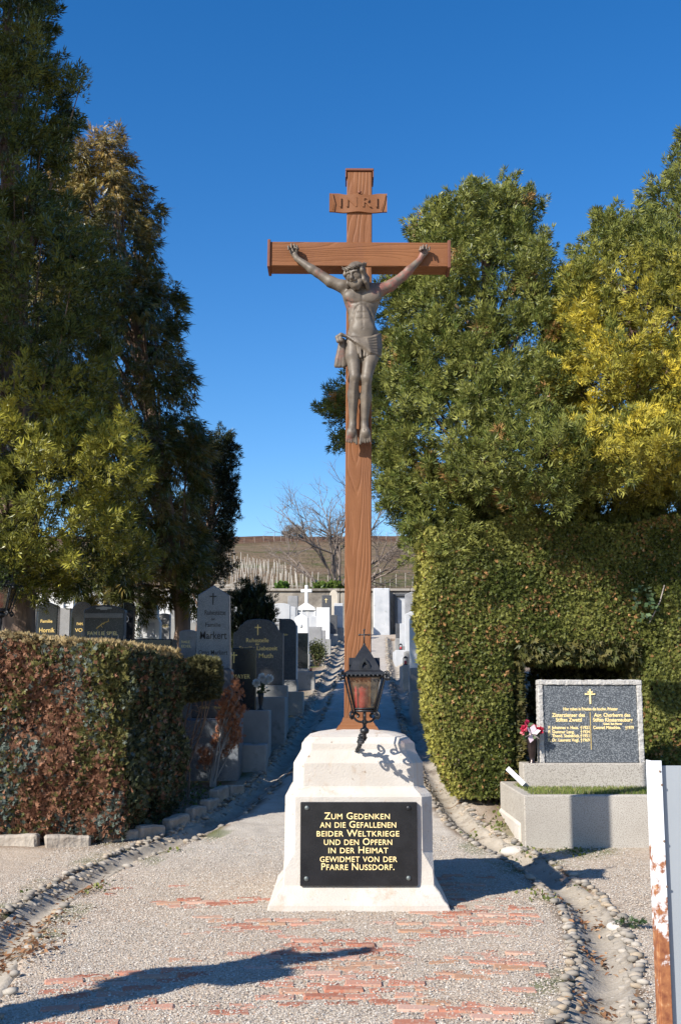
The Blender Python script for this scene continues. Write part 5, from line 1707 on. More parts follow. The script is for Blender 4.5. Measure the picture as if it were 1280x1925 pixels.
conifer('thuja_tree', 'dark thuja half cut off by the right photo edge behind the golden one', 'tree', (at(1305, 1000, 17).x, 17, float(base_z(17))), R3, 320, 80, .11,
        green_cols((.055, .080, .017), (.23, .235, .058)),
        trunk=([(at(1305, 1000, 17).x, 17, .5), (at(1305, 700, 17).x, 17, 5.0), (at(1318, 300, 17).x, 17, at(1318, 280, 17).z)], [.2, .14, .03]), sig=.14)

# left group
tA = at(32, 1190, 14.8)
A_ = [ell_px(-60, 80, 15.0, 150, 170, 1.3), ell_px(40, 200, 14.8, 100, 110, .9), ell_px(-20, 380, 14.6, 150, 190, 1.3), ell_px(60, 560, 14.4, 150, 170, 1.3), ell_px(20, 760, 14.2, 140, 150, 1.3), ell_px(120, 700, 14.2, 80, 120, .9),
      ell_px(110, 900, 13.8, 110, 90, .9), ell_px(210, 880, 13.9, 78, 75, .7), ell_px(60, 980, 13.9, 120, 90, .9), ell_px(180, 990, 14.0, 80, 70, .7), ell_px(30, 1060, 14.2, 70, 45, .5), ell_px(20, -60, 15.0, 80, 110, .9), ell_px(-90, 900, 14.2, 120, 200, 1.2), ell_px(130, 1055, 14.4, 90, 42, .6), ell_px(225, 1045, 14.6, 60, 45, .6), ell_px(35, 1095, 14.3, 40, 30, .3)]
A_ = plumes(A_, 100, .20, .32, 3)
yA = lambda P, C, u: np.clip(np.clip((fbm(C[:, 0] * 1.6, C[:, 1] * 1.6, C[:, 2] * 1.6, 141) - .40) * 5, 0, 1) * (.4 + u * .7) * np.clip((6.2 - C[:, 2]) / 1.2, .12, 1), 0, 1)
conifer('thuja_tree', 'largest dark thuja at the left edge with yellow green lower sprays and reddish trunk', 'tree', (tA.x, 14.8, float(base_z(14.8))), A_, 1500, 82, .098,
        green_cols((.030, .046, .012), (.105, .12, .032), (.44, .40, .06), yA),
        trunk=([(tA.x - .04, 14.8, .3), (tA.x + .02, 14.8, 2.4), (at(30, 700, 14.9).x, 14.9, 6), (at(10, 0, 15).x, 15, 12)], [.33, .25, .2, .05]), lmin=.42)
tB = at(325, 1200, 18.5)
B_ = [ell_px(285, 660, 18.4, 45, 80, .7), ell_px(250, 510, 18.8, 45, 90, .7), ell_px(325, 850, 18.2, 52, 120, .8), ell_px(180, 345, 19.2, 55, 90, .7), ell_px(215, 450, 19.0, 68, 130, .9), ell_px(225, 590, 18.7, 80, 140, 1.0), ell_px(260, 700, 18.3, 85, 140, 1.0), ell_px(300, 800, 18.2, 72, 130, .9), ell_px(190, 740, 18.4, 110, 180, 1.2), ell_px(330, 920, 18.2, 50, 130, .8), ell_px(255, 930, 18.2, 95, 130, 1.0), ell_px(300, 1030, 18.2, 85, 60, .8), ell_px(100, 600, 19, 110, 260, 1.0), ell_px(345, 760, 18.2, 26, 70, .4), ell_px(290, 1080, 18.3, 80, 40, .7), ell_px(180, 1080, 18.6, 90, 40, .7), ell_px(350, 1070, 18.3, 45, 45, .5)]
B_ = plumes(B_, 80, .22, .32, 4)
yB = lambda P, C, u: np.clip((u > .68) * .45 + np.clip((C[:, 2] - 9.0) / 2.5, 0, 1) * .6, 0, 1)
conifer('cypress_tree', 'tall conifer with drooping orange brown tipped sprays behind the left thuja', 'tree', (tB.x, 18.5, float(base_z(18.5))), B_, 1400, 38, .145,
        green_cols((.036, .050, .014), (.17, .165, .045), (.36, .22, .07), yB), kind='droop', upw=-.75, outw=.65, rnd=.35,
        trunk=([(tB.x, 18.5, .8), (at(345, 1120, 18.5).x, 18.5, 2.6), (at(290, 800, 18.6).x, 18.6, 6), (at(190, 300, 19.1).x, 19.1, at(190, 260, 19.1).z)], [.20, .15, .12, .03]), lmin=.45)
tC = at(372, 1170, 23)
C_ = [ell_px(415, 900, 23, 25, 80, .35), ell_px(395, 960, 23, 42, 110, .5), ell_px(405, 1040, 23, 34, 48, .4), ell_px(360, 1000, 23, 40, 90, .5), ell_px(375, 870, 23.2, 18, 50, .3), ell_px(418, 845, 23, 17, 30, .25)]
conifer('cypress_tree', 'small very dark columnar cypress beside the left conifers near the hill', 'tree', (tC.x, 23, float(base_z(23))), C_, 340, 85, .085,
        green_cols((.012, .018, .008), (.035, .042, .016)),
        trunk=([(tC.x, 23, 1.5), (at(390, 1060, 23).x, 23, at(390, 1060, 23).z), (at(410, 860, 23).x, 23, at(410, 850, 23).z)], [.14, .10, .02]), sig=.10)
# a taller spruce standing outside the picture to the left; it shades the left graves as in the photograph
SX, SYY = -11.36, 7.46
S_l = [((SX, SYY, 13.6 + 2.0 * i), (2.3 - .22 * i, 2.3 - .22 * i, 1.7)) for i in range(6)]
conifer('spruce_tree', 'tall spruce standing outside the picture to the left', 'tree', (SX, SYY, 0), S_l, 560, 40, .45,
        green_cols((.02, .035, .012), (.06, .08, .025)), trunk=([(SX, SYY, -.1), (SX, SYY, 8), (SX, SYY, 24)], [.35, .25, .05]), tuft=(.9, .35), fill=.6)

# --- hedge on the left: dry brown, green and blue-grey patches
LHY = 12.05
a0 = at(-160, 1500, LHY); a1 = at(232, 1500, LHY); a2 = at(338, 1480, 13.7)
zlb = float(base_z(LHY)); zlt = at(120, 1200, LHY).z
pA, pB, pC = np.array([a0.x, LHY]), np.array([a1.x, LHY]), np.array([a2.x, 13.7])
def zl_top(x):
    return np.interp(x, [at(0, 1197, LHY).x, pB[0], pC[0]], [at(0, 1197, LHY).z, at(232, 1217, LHY).z, at(338, 1231, 13.7).z])
hedge_l = thing('dry_hedge', 'clipped hedge with dead brown and blue green patches in the left foreground', 'hedge', ((pA[0] + pB[0]) / 2, LHY + .5, zlb))
ll = np.array(hedge_l.location)
Pn = []; Dn = []; Cn = []; Sn = []
def lh_cols(x, z, n, sd):
    a = fbm(x * 2.0, z * .9, 0, 91, 4); b = fbm(x * 2.4 + 9, z * 1.1, 0, 93, 4)
    c = lerp3((.075, .080, .028), (.16, .145, .05), rng.uniform(0, 1, n))
    br_ = np.clip((a - .36) * 4.2, .06, .88) > rng.uniform(0, 1, n)
    c[br_] = lerp3((.13, .058, .036), (.30, .155, .095), rng.uniform(0, 1, br_.sum()))
    bl = (np.clip((b - .46) * 4.5, .04, .8) > rng.uniform(0, 1, n)) & ~(br_ & (rng.uniform(0, 1, n) < .4))
    c[bl] = lerp3((.07, .09, .075), (.17, .20, .175), rng.uniform(0, 1, bl.sum()))
    return c
FL = []
def run(p, q, n, dens_low=0.0):
    t = rng.uniform(0, 1, n)
    d = q - p; L = np.linalg.norm(d); nn = np.array([d[1], -d[0]]) / L
    xy = p[None] + d[None] * t[:, None]
    zt_ = zl_top(xy[:, 0]); z = zlb + .03 + (zt_ - zlb - .03) * rng.uniform(0, 1, n)
    dep = (fbm(t * L * 3.2, z * 2.2, 0, 95, 4) - .5) * .34 + rng.uniform(-.05, .08, n)
    top = np.clip(1 - (zt_ - z) / .10, 0, 1) * .10
    xy = xy - nn[None] * (dep + top)[:, None]
    D = np.stack([np.full(n, nn[0]), np.full(n, nn[1]), np.full(n, 0)], 1) * .35 + np.array([0, 0, .55]) + rng.normal(0, .45, (n, 3))
    FL.append(np.tile([[nn[0], nn[1], .2]], (n, 1)))
    return np.concatenate([xy, z[:, None]], 1), D, t * L, z
P, D, s, z = run(pA, pB, 36000)
# a few hollows where the twigs have died back
Pn.append(P); Dn.append(D); Cn.append(lh_cols(s, z, len(P), 0)); Sn.append(rng.uniform(.035, .08, len(P)))
P, D, s, z = run(pB, pC, 19000)
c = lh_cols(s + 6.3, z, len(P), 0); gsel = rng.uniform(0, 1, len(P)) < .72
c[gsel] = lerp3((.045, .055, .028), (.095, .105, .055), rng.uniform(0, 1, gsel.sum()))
k = ~((z < zlb + .35 + .25 * np.sin(s * 4)) & (s > .45) & (rng.uniform(0, 1, len(P)) < .8))
Pn.append(P[k]); Dn.append(D[k]); Cn.append(c[k]); Sn.append(rng.uniform(.035, .08, k.sum())); FL[1] = FL[1][k]
n = 9000
t = rng.uniform(0, 1, n); u = rng.uniform(0, 1, n)
top = (pA[None] * (1 - t[:, None]) + pB[None] * t[:, None]); far = np.array([a2.x - (a1.x - a0.x), 13.7])[None] * (1 - t[:, None]) + pC[None] * t[:, None]
xy = top * (1 - u[:, None]) + far * u[:, None]
P = np.concatenate([xy, (zl_top(xy[:, 0] - (u * (pC[0] - pB[0])) * 0) + rng.uniform(-.06, .03, n) + (fbm(xy[:, 0] * 3, xy[:, 1] * 3, 0, 97) - .5) * .05)[:, None]], 1)
D = np.stack([np.zeros(n), np.full(n, -.2), np.ones(n)], 1) + rng.normal(0, .55, (n, 3))
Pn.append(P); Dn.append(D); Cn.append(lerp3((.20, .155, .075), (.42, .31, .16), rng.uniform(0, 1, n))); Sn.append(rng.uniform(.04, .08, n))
FL.append(np.tile([[0, -.3, 1.]], (n, 1)))
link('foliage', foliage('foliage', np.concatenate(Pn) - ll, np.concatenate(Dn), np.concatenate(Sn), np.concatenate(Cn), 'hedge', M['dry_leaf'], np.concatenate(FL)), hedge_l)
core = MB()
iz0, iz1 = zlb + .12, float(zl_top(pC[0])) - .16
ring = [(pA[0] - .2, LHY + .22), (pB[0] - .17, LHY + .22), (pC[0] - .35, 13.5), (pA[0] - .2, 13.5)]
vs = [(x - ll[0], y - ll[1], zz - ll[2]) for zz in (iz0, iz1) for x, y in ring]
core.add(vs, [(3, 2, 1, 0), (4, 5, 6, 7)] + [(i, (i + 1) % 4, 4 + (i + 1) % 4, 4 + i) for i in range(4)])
core.build('dark_fill', M['dark_core'], hedge_l)  # solid dark block added so no light leaks through the hedge
stm = MB()
for k in range(9):
    t = random.uniform(.3, 1.0)
    p = pB * (1 - t) + pC * t
    stm.tube([(p[0] - .16 - ll[0] + random.uniform(-.1, .1), p[1] - ll[1], -.05), (p[0] - .14 - ll[0], p[1] - ll[1], .4), (p[0] - .2 - ll[0], p[1] + .1 - ll[1], .9)], [.022, .018, .010], 6)
stm.build('stems', M['twig'], hedge_l)

# overhanging stub of the next hedge plant
h2 = thing('hedge_stub', 'small clipped hedge end with bare twigs below it, beside the tall obelisk stone', 'hedge', (at(372, 1400, 14.2).x, 14.2, float(base_z(14.2))))
l2 = np.array(h2.location)
c0 = at(372, 1275, 14.2)
n = 5200
d = rng.normal(0, 1, (n, 3)); d /= np.abs(d).max(1)[:, None] ** .75 * np.linalg.norm(d, axis=1)[:, None] ** .25
P = np.array(c0)[None] + d * np.array([.28, .3, .25]) * rng.uniform(.72, 1.0, (n, 1))
P[:, 2] -= np.clip(-(P[:, 0] - c0.x), 0, 1) * .3
D = d + np.array([0, 0, .4]) + rng.normal(0, .4, (n, 3))
link('foliage', foliage('foliage', P - l2, D, rng.uniform(.04, .08, n), lerp3((.05, .05, .022), (.14, .13, .06), rng.uniform(0, 1, n)), 'hedge', M['dry_leaf']), h2)
stm = MB()
for k in range(6):
    e = Vector(c0) + Vector((random.uniform(-.22, .22), random.uniform(-.2, .2), random.uniform(-.22, 0))) - Vector(l2)
    b_ = Vector((-.16 + random.uniform(-.10, .06), random.uniform(-.1, .15), -.05))
    pts = [b_, b_.lerp(e, .3) + Vector((random.gauss(0, .05), random.gauss(0, .05), 0)), b_.lerp(e, .65) + Vector((random.gauss(0, .05), random.gauss(0, .05), 0)), e]
    stm.tube(smooth3(pts, 4), np.linspace(.020, .005, 13), 5)
    for q_ in range(10):
        p_ = b_.lerp(e, random.uniform(.45, 1)); stm.tube([p_, p_ + Vector((random.gauss(0, .12), random.gauss(0, .1), random.gauss(.02, .08)))], [.005, .002], 4)
stm.build('stems', M['bark'], h2)

# small half-dead conifer at the end of the bed
sb = on_ground(400, 1478)
bush = thing('dead_bush', 'half dead small conifer with rusty tips and bare grey stems', 'bush', (sb.x, sb.y, gz(sb.x, sb.y)))
tw = MB(); tips = []
for (ex, ey) in ((445, 1285), (436, 1300), (450, 1310), (420, 1330), (455, 1340), (428, 1345), (440, 1360), (412, 1385), (448, 1380), (388, 1425), (384, 1418), (430, 1400), (442, 1330), (425, 1312)):
    e = at(ex + random.uniform(-4, 4), ey, sb.y + random.uniform(-.12, .12)) - bush.location
    m1 = Vector((e.x * .25 + random.uniform(-.05, .05), e.y * .4, e.z * .35)); m2 = e.lerp(m1, .35) + Vector((random.uniform(-.05, .05), 0, 0))
    tw.tube(smooth3([(random.uniform(-.04, .04), random.uniform(-.04, .04), -.03), m1, m2, e], 4), np.linspace(.017, .004, 13), 5)
    for j in range(26):
        t = random.uniform(.30, 1)
        q_ = m1.lerp(e, t); dd = Vector((random.uniform(-1, 1), random.uniform(-1, 1), random.uniform(.1, 1.2))).normalized() * random.uniform(.05, .12)
        tw.tube([q_, q_ + dd], [.004, .0015], 4)
    tips += [(tuple(e * t_ + m1 * (1 - t_)), ey) for t_ in np.linspace(.62, 1.03, 9)]
tw.build('stems', M['pale_bark'], bush)
P = np.array([p for p, _ in tips for _k in range(9)]) + rng.normal(0, .035, (len(tips) * 9, 3)); n = len(P)
D = np.stack([rng.normal(0, .5, n), rng.normal(0, .5, n), np.full(n, 1.0)], 1)
link('foliage', foliage('foliage', P, D, rng.uniform(.04, .085, n), lerp3((.22, .075, .035), (.42, .19, .10), rng.uniform(0, 1, n)), 'thuja', M['dry_leaf']), bush)

# upright dark yew between the graves, and the round box bush
def bush_obj(name, label, px, py, d, lobes, n, size, dark, light, kind='thuja', upw=.9, outw=.5, cat='bush'):
    c = at(px, py, d)
    root = thing(name, label, cat, (c.x, d, float(base_z(d))))
    lc = np.array(root.location)
    P, O, k, cen, co = lobes_points(lobes, n, 12, .06, (.3, 1.0))
    D = O * outw + np.array([0, 0, upw]) + rng.normal(0, .35, P.shape)
    link('foliage', foliage('foliage', P - lc, D, size * rng.uniform(.6, 1.2, len(P)), lerp3(dark, light, rng.uniform(0, 1, len(P))), kind, M['leaf']), root)
    tb = MB()
    for i in range(10):
        e = Vector(cen[int(rng.integers(len(cen)))] - lc)
        tb.tube([(0, 0, -.05), (e.x * .5, e.y * .5, e.z * .5), e], [.03, .02, .006], 5)
    tb.build('stems', M['bark'], root)
    return root
bush_obj('yew_bush', 'dark upright yew with pointed shoots behind the wide granite headstone', 465, 1200, 21.5, [ell_px(440, 1150, 21.5, 13, 40, .2), ell_px(462, 1140, 21.5, 14, 52, .2), ell_px(482, 1135, 21.5, 13, 42, .2), ell_px(500, 1155, 21.5, 11, 34, .2), ell_px(472, 1175, 21.5, 34, 40, .4), ell_px(448, 1180, 21.5, 20, 50, .3)], 260, .12, (.012, .018, .008), (.05, .06, .022))
bush_obj('box_bush', 'small round clipped bush beside the path gutter', 596, 1240, 29.9, [ell_px(596, 1226, 29.9, 15, 18, .2)], 170, .05, (.04, .055, .018), (.13, .14, .05), 'hedge', .4, .9)
bush_obj('green_shrub', 'bright green low shrub on the bank above the retaining wall', 530, 1110, 44, [ell_px(530, 1107, 44, 9, 9, .3)], 60, .16, (.04, .08, .015), (.10, .18, .03), 'leaf')
bush_obj('green_shrub', 'wider green creeping shrub on the bank beside the bare tree', 617, 1112, 44, [ell_px(605, 1106, 44, 16, 7, .4), ell_px(628, 1107, 44, 16, 8, .4)], 120, .16, (.05, .08, .015), (.12, .17, .035), 'leaf')
bush_obj('hilltop_bush', 'leafless grey bush on the crest of the hill', 553, 1012, 106, [ell_px(553, 1004, 106, 20, 14, 1.0)], 150, .45, (.17, .14, .12), (.30, .27, .23), 'blade', .6, .8)
# ------------------------------------------------------------------ gravestones
def profile(kind, w, h):
    w2 = w / 2
    P = []
    if kind == 'flat':
        P = [(-w2, 0), (w2, 0), (w2, h), (-w2, h)]
    elif kind == 'gable':
        P = [(-w2, 0), (w2, 0), (w2, h - w * .22), (0, h), (-w2, h - w * .22)]
    elif kind == 'taper':
        t = w2 * .88
        P = [(-w2, 0), (w2, 0), (t, h - w * .28), (t * .95, h - w * .26), (0, h), (-t * .95, h - w * .26), (-t, h - w * .28)]
    elif kind == 'arch':
        P = [(-w2, 0), (w2, 0)] + [(w2 * math.cos(a), h - w2 + w2 * math.sin(a)) for a in np.linspace(0, math.pi, 13)]
    elif kind == 'low_arch':
        P = [(-w2, 0), (w2, 0)] + [(w2 * math.cos(a), h - w * .14 + w * .14 * math.sin(a)) for a in np.linspace(0, math.pi, 13)]
    elif kind == 'shoulder':
        P = [(-w2, 0), (w2, 0), (w2, h - w * .30), (w2 * .80, h - w * .22), (w2 * .72, h - w * .13)] + [(w2 * .62 * math.cos(a), h - w * .10 + w * .10 * math.sin(a)) for a in np.linspace(0, math.pi, 9)] + [(-w2 * .72, h - w * .13), (-w2 * .80, h - w * .22), (-w2, h - w * .30)]
    elif kind == 'round_right':
        r = w * .45
        P = [(-w2, 0), (w2, 0)] + [(w2 - r + r * math.cos(a), h - r + r * math.sin(a)) for a in np.linspace(0, math.pi / 2, 7)] + [(-w2, h)]
    elif kind == 'bell':
        P = [(-w2, 0), (w2, 0), (w2, h * .45), (w2 * .72, h * .58), (w2 * .78, h * .62)] + [(w2 * .74 * math.cos(a), h - w2 * .95 + w2 * .95 * math.sin(a)) for a in np.linspace(0.15, math.pi - .15, 11)] + [(-w2 * .78, h * .62), (-w2 * .72, h * .58), (-w2, h * .45)]
    elif kind == 'pediment':
        P = [(-w2 * .97, 0), (w2 * .97, 0), (w2 * .97, h * .82), (w2, h * .84), (w2 * .97, h * .90), (w2 * .5, h * .985), (0, h), (-w2 * .5, h * .985), (-w2 * .97, h * .90), (-w2, h * .84), (-w2 * .97, h * .82)]
    return P

def gold_cross(parent, x, y, z, h, mat, w=None):
    w = w or h * .6
    t = h * .10
    g = MB(); g.box((x, y, z), (t, .006, h)); g.box((x, y - .001, z + h * .22), (w, .006, t))
    return g.build('cross_ornament', mat, parent)

def stone(name, label, px0, px1, yt, yb, d, kind, mat, depth=.16, texts=(), cross=None, plinth=None, group=None, ry=0.0, extra=None, cat='gravestone'):
    """headstone filling the photo box px0..px1, yt..yb at distance d, standing on a plinth that goes down to the ground"""
    a = at(px0, yb, d); b = at(px1, yt, d)
    w = b.x - a.x; h = b.z - a.z
    xc = (a.x + b.x) / 2
    zg = float(base_z(d))
    zb = max(a.z, zg + .05)
    h = b.z - zb
    root = thing(name, label, cat, (xc, d + depth / 2, zg), ry, group)
    yf = -depth / 2
    off = zb - zg
    pr = [(x, z + off) for x, z in profile(kind, w, h)]
    MB().slab(pr, yf, depth / 2, min(.012, w * .04)).build('slab', mat, root)
    pm = plinth if plinth and plinth != 'none' else M['shade_plinth']
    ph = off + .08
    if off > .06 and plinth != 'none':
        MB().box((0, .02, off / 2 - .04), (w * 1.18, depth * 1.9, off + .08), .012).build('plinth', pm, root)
    # kerb frame of the grave
    for s_, rx, rr, sz in texts_iter(texts, px0, px1, yt, yb, d, xc, zg):
        inscribe(root, s_, (rx, yf - .001, rr), sz[0], sz[2], sz[1], extrude=.0015, bold=sz[3])
    if cross:
        c = at(cross[0], cross[1], d)
        gold_cross(root, c.x - xc, yf - .002, c.z - zg, cross[2] * d / FPX, cross[3])
    if extra: extra(root, w, h, off, yf, xc, zg, d)
    return root

def texts_iter(texts, px0, px1, yt, yb, d, xc, zg):
    for t in texts:
        s_, xa, xb, row, hgt, mat = t[:6]
        p = at((xa + xb) / 2, row, d)
        yield s_, p.x - xc, p.z - zg, (hgt * d / FPX * 1.35, (xb - xa) * d / FPX, mat, t[6] if len(t) > 6 else .001)

G_, PG, DL = M['gold'], M['pale_gold'], M['dark_letters']

# near graves left of the path
def obelisk_extra(root, w, h, off, yf, xc, zg, d):
    a = at(362, 1350, d); b = at(437, 1258, d)
    MB().box((0, .03, (a.z + b.z) / 2 - zg), (b.x - a.x, .34, b.z - a.z), .015).build('base_block', M['dark_granite'], root)
    inscribe(root, 'Familie', (-.09, -.143, at(0, 1330, d).z - zg), .05, G_, .13)
    inscribe(root, 'Markert', (.10, -.143, at(0, 1330, d).z - zg), .05, G_, .12)
    a = at(340, 1475, d); b = at(452, 1352, d)
    MB().box((0, .05, (a.z + b.z) / 2 - zg - .1), (b.x - a.x, .62, b.z - a.z + .2), .015).build('grave_block', M['blue_granite'], root)
stone('obelisk_gravestone', 'tall tapering blue grey obelisk stone with dark blackletter family name', 366, 435, 1100, 1258, 15.4, 'taper', M['blue_granite'], .20,
      [('Ruhestätte', 385, 424, 1152, 9, DL), ('der', 397, 405, 1164, 5, DL), ('Familie', 386, 415, 1175, 8, DL), ('Markert', 376, 426, 1195, 15, DL, .002), ('Otto Markert', 374, 428, 1227, 9, DL)], (401, 1126, 22, DL), extra=obelisk_extra, plinth='none')
stone('gravestone', 'black polished headstone with short gold name, half hidden behind the rusty dead bush', 434, 482, 1218, 1335, 17.6, 'flat', M['black_granite'], .14, [('MAYER', 438, 470, 1272, 8, G_)], (440, 1236, 20, G_), plinth=M['shade_plinth'])
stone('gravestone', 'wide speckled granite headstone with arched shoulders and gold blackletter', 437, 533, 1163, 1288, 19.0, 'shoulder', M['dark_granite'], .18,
      [('Ruhestelle', 463, 505, 1204, 8, G_), ('der', 480, 488, 1211, 4, G_), ('Familie Liebezeit', 450, 521, 1219, 8, G_), ('Muth', 487, 513, 1233, 9, G_)], (485, 1184, 20, G_), plinth=M['shade_plinth'])
stone('gravestone', 'narrow polished dark headstone with rounded corner and white edge', 524, 557, 1163, 1278, 22.0, 'round_right', M['dark_granite'], .22, [('Ruhe', 533, 541, 1193, 4, G_)],
      extra=lambda r, w, h, o, yf, xc, zg, d: MB().box((w / 2 + .012, 0, o + h * .45), (.022, .2, h * .88), .004).build('white_edge', M['white_marble'], r))
stone('gravestone', 'small black glossy headstone in front of the white pointed stone', 558, 579, 1190, 1257, 25.7, 'flat', M['black_granite'], .14)
def portrait(root, w, h, off, yf, xc, zg, d):
    c = at(566, 1177, d)
    MB().lathe([(.030, 0), (.034, .006), (.026, .012), (.001, .013)], (0, 0, 0), 14, sy=1.3).build('portrait_medallion', M['pale_stone'], root, (c.x - xc, yf - .0, c.z - zg), (math.pi / 2, 0, 0))
    MB().box((0, 0, off + h + .07), (.03, .03, .16), .004).box((0, .0, off + h + .09), (.10, .028, .028), .004).build('stone_cross', M['white_marble'], root)
stone('gravestone', 'white pointed marble headstone with oval portrait and small cross', 553, 581, 1153, 1230, 26.8, 'taper', M['white_marble'], .16, extra=portrait)
stone('gravestone', 'pale grey headstone with curved top behind the yew', 511, 546, 1134, 1172, 27.5, 'low_arch', M['pale_stone'], .16)
stone('gravestone', 'stepped grey granite headstone beside the round bush', 580, 605, 1178, 1225, 31, 'flat', M['grey_granite'], .2)
stone('gravestone', 'narrow grey granite slab right of the stepped stone', 603, 612, 1185, 1222, 32, 'flat', M['grey_granite'], .2)
stone('gravestone', 'plain white upright slab in the sun behind the round bush', 595, 620, 1142, 1202, 33.2, 'flat', M['white_marble'], .16)
stone('gravestone', 'dark slate slab with pale cross near the far wall', 605, 623, 1119, 1160, 38, 'flat', M['dark_granite'], .16, cross=(613, 1129, 9, PG))
stone('gravestone', 'beige gabled stone pillar near the far wall', 617, 638, 1109, 1175, 39.6, 'bell', M['beige_stone'], .3)
stone('gravestone', 'small dark headstone left of the cross shaft by the path', 620, 634, 1156, 1192, 36.5, 'flat', M['dark_granite'], .2)
def tomb(root, w, h, off, yf, xc, zg, d):
    MB().slab([(-w * .58, off + h * .98), (w * .58, off + h * .98), (w * .50, off + h * 1.10), (0, off + h * 1.32), (-w * .50, off + h * 1.10)], yf - .06, .2, .02).build('pediment', M['white_marble'], root)
    for s in (-1, 1):
        MB().box((s * w * .53, yf - .03, off + h * .48), (w * .10, .14, h * .96), .015).build('pilaster', M['white_marble'], root)
    z = off + h * 1.28
    MB().box((0, 0, z + .28), (.10, .10, .62), .015).box((0, -.004, z + .40), (.36, .09, .10), .012).build('stone_cross', M['white_marble'], root)
stone('tomb', 'white framed tomb with pediment and stone cross on top', 559, 592, 1147, 1195, 36, 'flat', M['pale_stone'], .3, extra=tomb, cat='tomb', cross=(578, 1153, 12, M['white_marble']))
# graves glimpsed behind the left hedge
stone('gravestone', 'black pointed headstone with gold blackletter name beside the left tree trunk', 69, 110, 1131, 1215, 17.2, 'gable', M['black_granite'], .16, [('Familie', 77, 99, 1168, 6, G_), ('Hornik', 74, 103, 1185, 9, G_)])
stone('gravestone', 'light grey granite slab directly right of the reddish tree trunk', 50, 70, 1138, 1210, 19.0, 'flat', M['grey_granite'], .16)
stone('gravestone', 'grey headstone between the two black stones behind the hedge', 110, 133, 1143, 1210, 18.5, 'flat', M['grey_granite'], .16)
stone('gravestone', 'black round topped headstone with cut off gold letters behind the hedge', 132, 176, 1131, 1215, 17.4, 'arch', M['black_granite'], .16, [('FAM.', 145, 157, 1173, 5, G_), ('VO', 142, 156, 1185, 7, G_)])
def spiel(root, w, h, off, yf, xc, zg, d):
    a = at(160, 1162, d); b = at(231, 1153, d)
    MB().box((0, yf - .006, (a.z + b.z) / 2 - zg), (b.x - a.x, .03, b.z - a.z), .006).build('band', M['grey_granite'], root)
    c = at(196, 1143, d)
    MB().slab([(-.11, -.012), (-.05, -.012), (-.05, -.026), (.05, -.026), (.05, -.012), (.11, -.012), (.11, .008), (0, .022), (-.11, .008)], 0, .012, .002).build('crest_ornament', M['pale_stone'], root, (c.x - xc, yf - .008, c.z - zg))
    g = MB(); p = [at(182, 1182, d), at(190, 1175, d), at(198, 1170, d), at(205, 1168, d)]
    q = [Vector((v.x - xc, yf - .008, v.z - zg)) for v in p]
    g.tube(q, [.010, .008, .006, .004], 6)
    for i, (dx, dz) in enumerate(((.03, -.04), (.045, .01), (-.005, .035), (.03, .03), (-.02, -.035))):
        b0 = q[1 + i % 3]
        g.tube([b0, b0 + Vector((dx, 0, dz))], [.008, .003], 5)
    g.build('gold_branch', G_, root)
stone('gravestone', 'dark grey headstone with light band, gold branch and gold family name', 155, 236, 1137, 1225, 15.6, 'pediment', M['dark_granite'], .18, [('FAMILIE SPIEL', 165, 222, 1191, 7, PG, .002)], extra=spiel)
stone('gravestone', 'black headstone with small ring ornament right of the gold branch stone', 230, 252, 1133, 1220, 16.4, 'round_right', M['black_granite'], .16,
      extra=lambda r, w, h, o, yf, xc, zg, d: MB().tube([Vector((at(238, 1164, d).x - xc + .035 * math.cos(a), yf - .004, at(238, 1164, d).z - zg + .045 * math.sin(a))) for a in np.linspace(0, 2 * math.pi, 17)], .006, 6).build('ring_ornament', M['pale_stone'], r))
stone('gravestone', 'white headstone with thin dark cross left of the white arched stone', 232, 264, 1131, 1200, 21, 'gable', M['white_marble'], .16, cross=(253, 1145, 14, DL))
def niche(root, w, h, off, yf, xc, zg, d):
    a = at(267, 1200, d); b = at(291, 1171, d)
    MB().box(((a.x + b.x) / 2 - xc, yf - .008, (a.z + b.z) / 2 - zg), (b.x - a.x, .03, b.z - a.z), .006).build('panel', M['pale_stone'], root)
    c = at(279, 1140, d)
    MB().blob((c.x - xc, yf - .01, c.z - zg), (.045, .03, .065), 2, .12).build('relief', M['black_iron'], root)
    MB().box((0, yf - .015, off + h * .56), (w * .80, .06, h * .05), .01).build('ledge', M['white_marble'], root)
stone('gravestone', 'white marble headstone with round arch and dark oval relief', 257, 302, 1125, 1205, 18.6, 'bell', M['white_marble'], .22, extra=niche)
stone('gravestone', 'dark grey headstone with white name strip left of the leaning trunk', 297, 320, 1153, 1205, 20, 'low_arch', M['grey_granite'], .16, [('WEISS', 301, 317, 1177, 5, PG)])
stone('gravestone', 'speckled grey headstone with gold letters left of the obelisk', 336, 371, 1184, 1240, 16.5, 'low_arch', M['grey_granite'], .18, [('FAMILIE', 341, 357, 1207, 5, PG), ('EDEL', 341, 360, 1215, 5, PG)])
stone('gravestone', 'black low grave block behind the hedge under the leaning trunk', 222, 323, 1201, 1240, 15.3, 'flat', M['black_granite'], .5)
stone('gravestone', 'grey dark topped slab right of the leaning trunk', 334, 357, 1147, 1190, 19.5, 'flat', M['dark_granite'], .16)
stone('gravestone', 'sunlit cream pillar stone behind the leaning trunk', 340, 354, 1114, 1165, 27, 'flat', M['beige_stone'], .3)
stone('gravestone', 'pale blue slab left of the obelisk top', 356, 372, 1118, 1170, 26, 'flat', M['pale_stone'], .25)
stone('gravestone', 'white slab with gold cross glimpsed over the black round stone', 150, 170, 1117, 1165, 24, 'flat', M['pale_stone'], .16, cross=(160, 1126, 8, PG))
stone('gravestone', 'white round stone glimpsed under the branches of the left tree', 92, 122, 1112, 1150, 26, 'arch', M['white_marble'], .16)
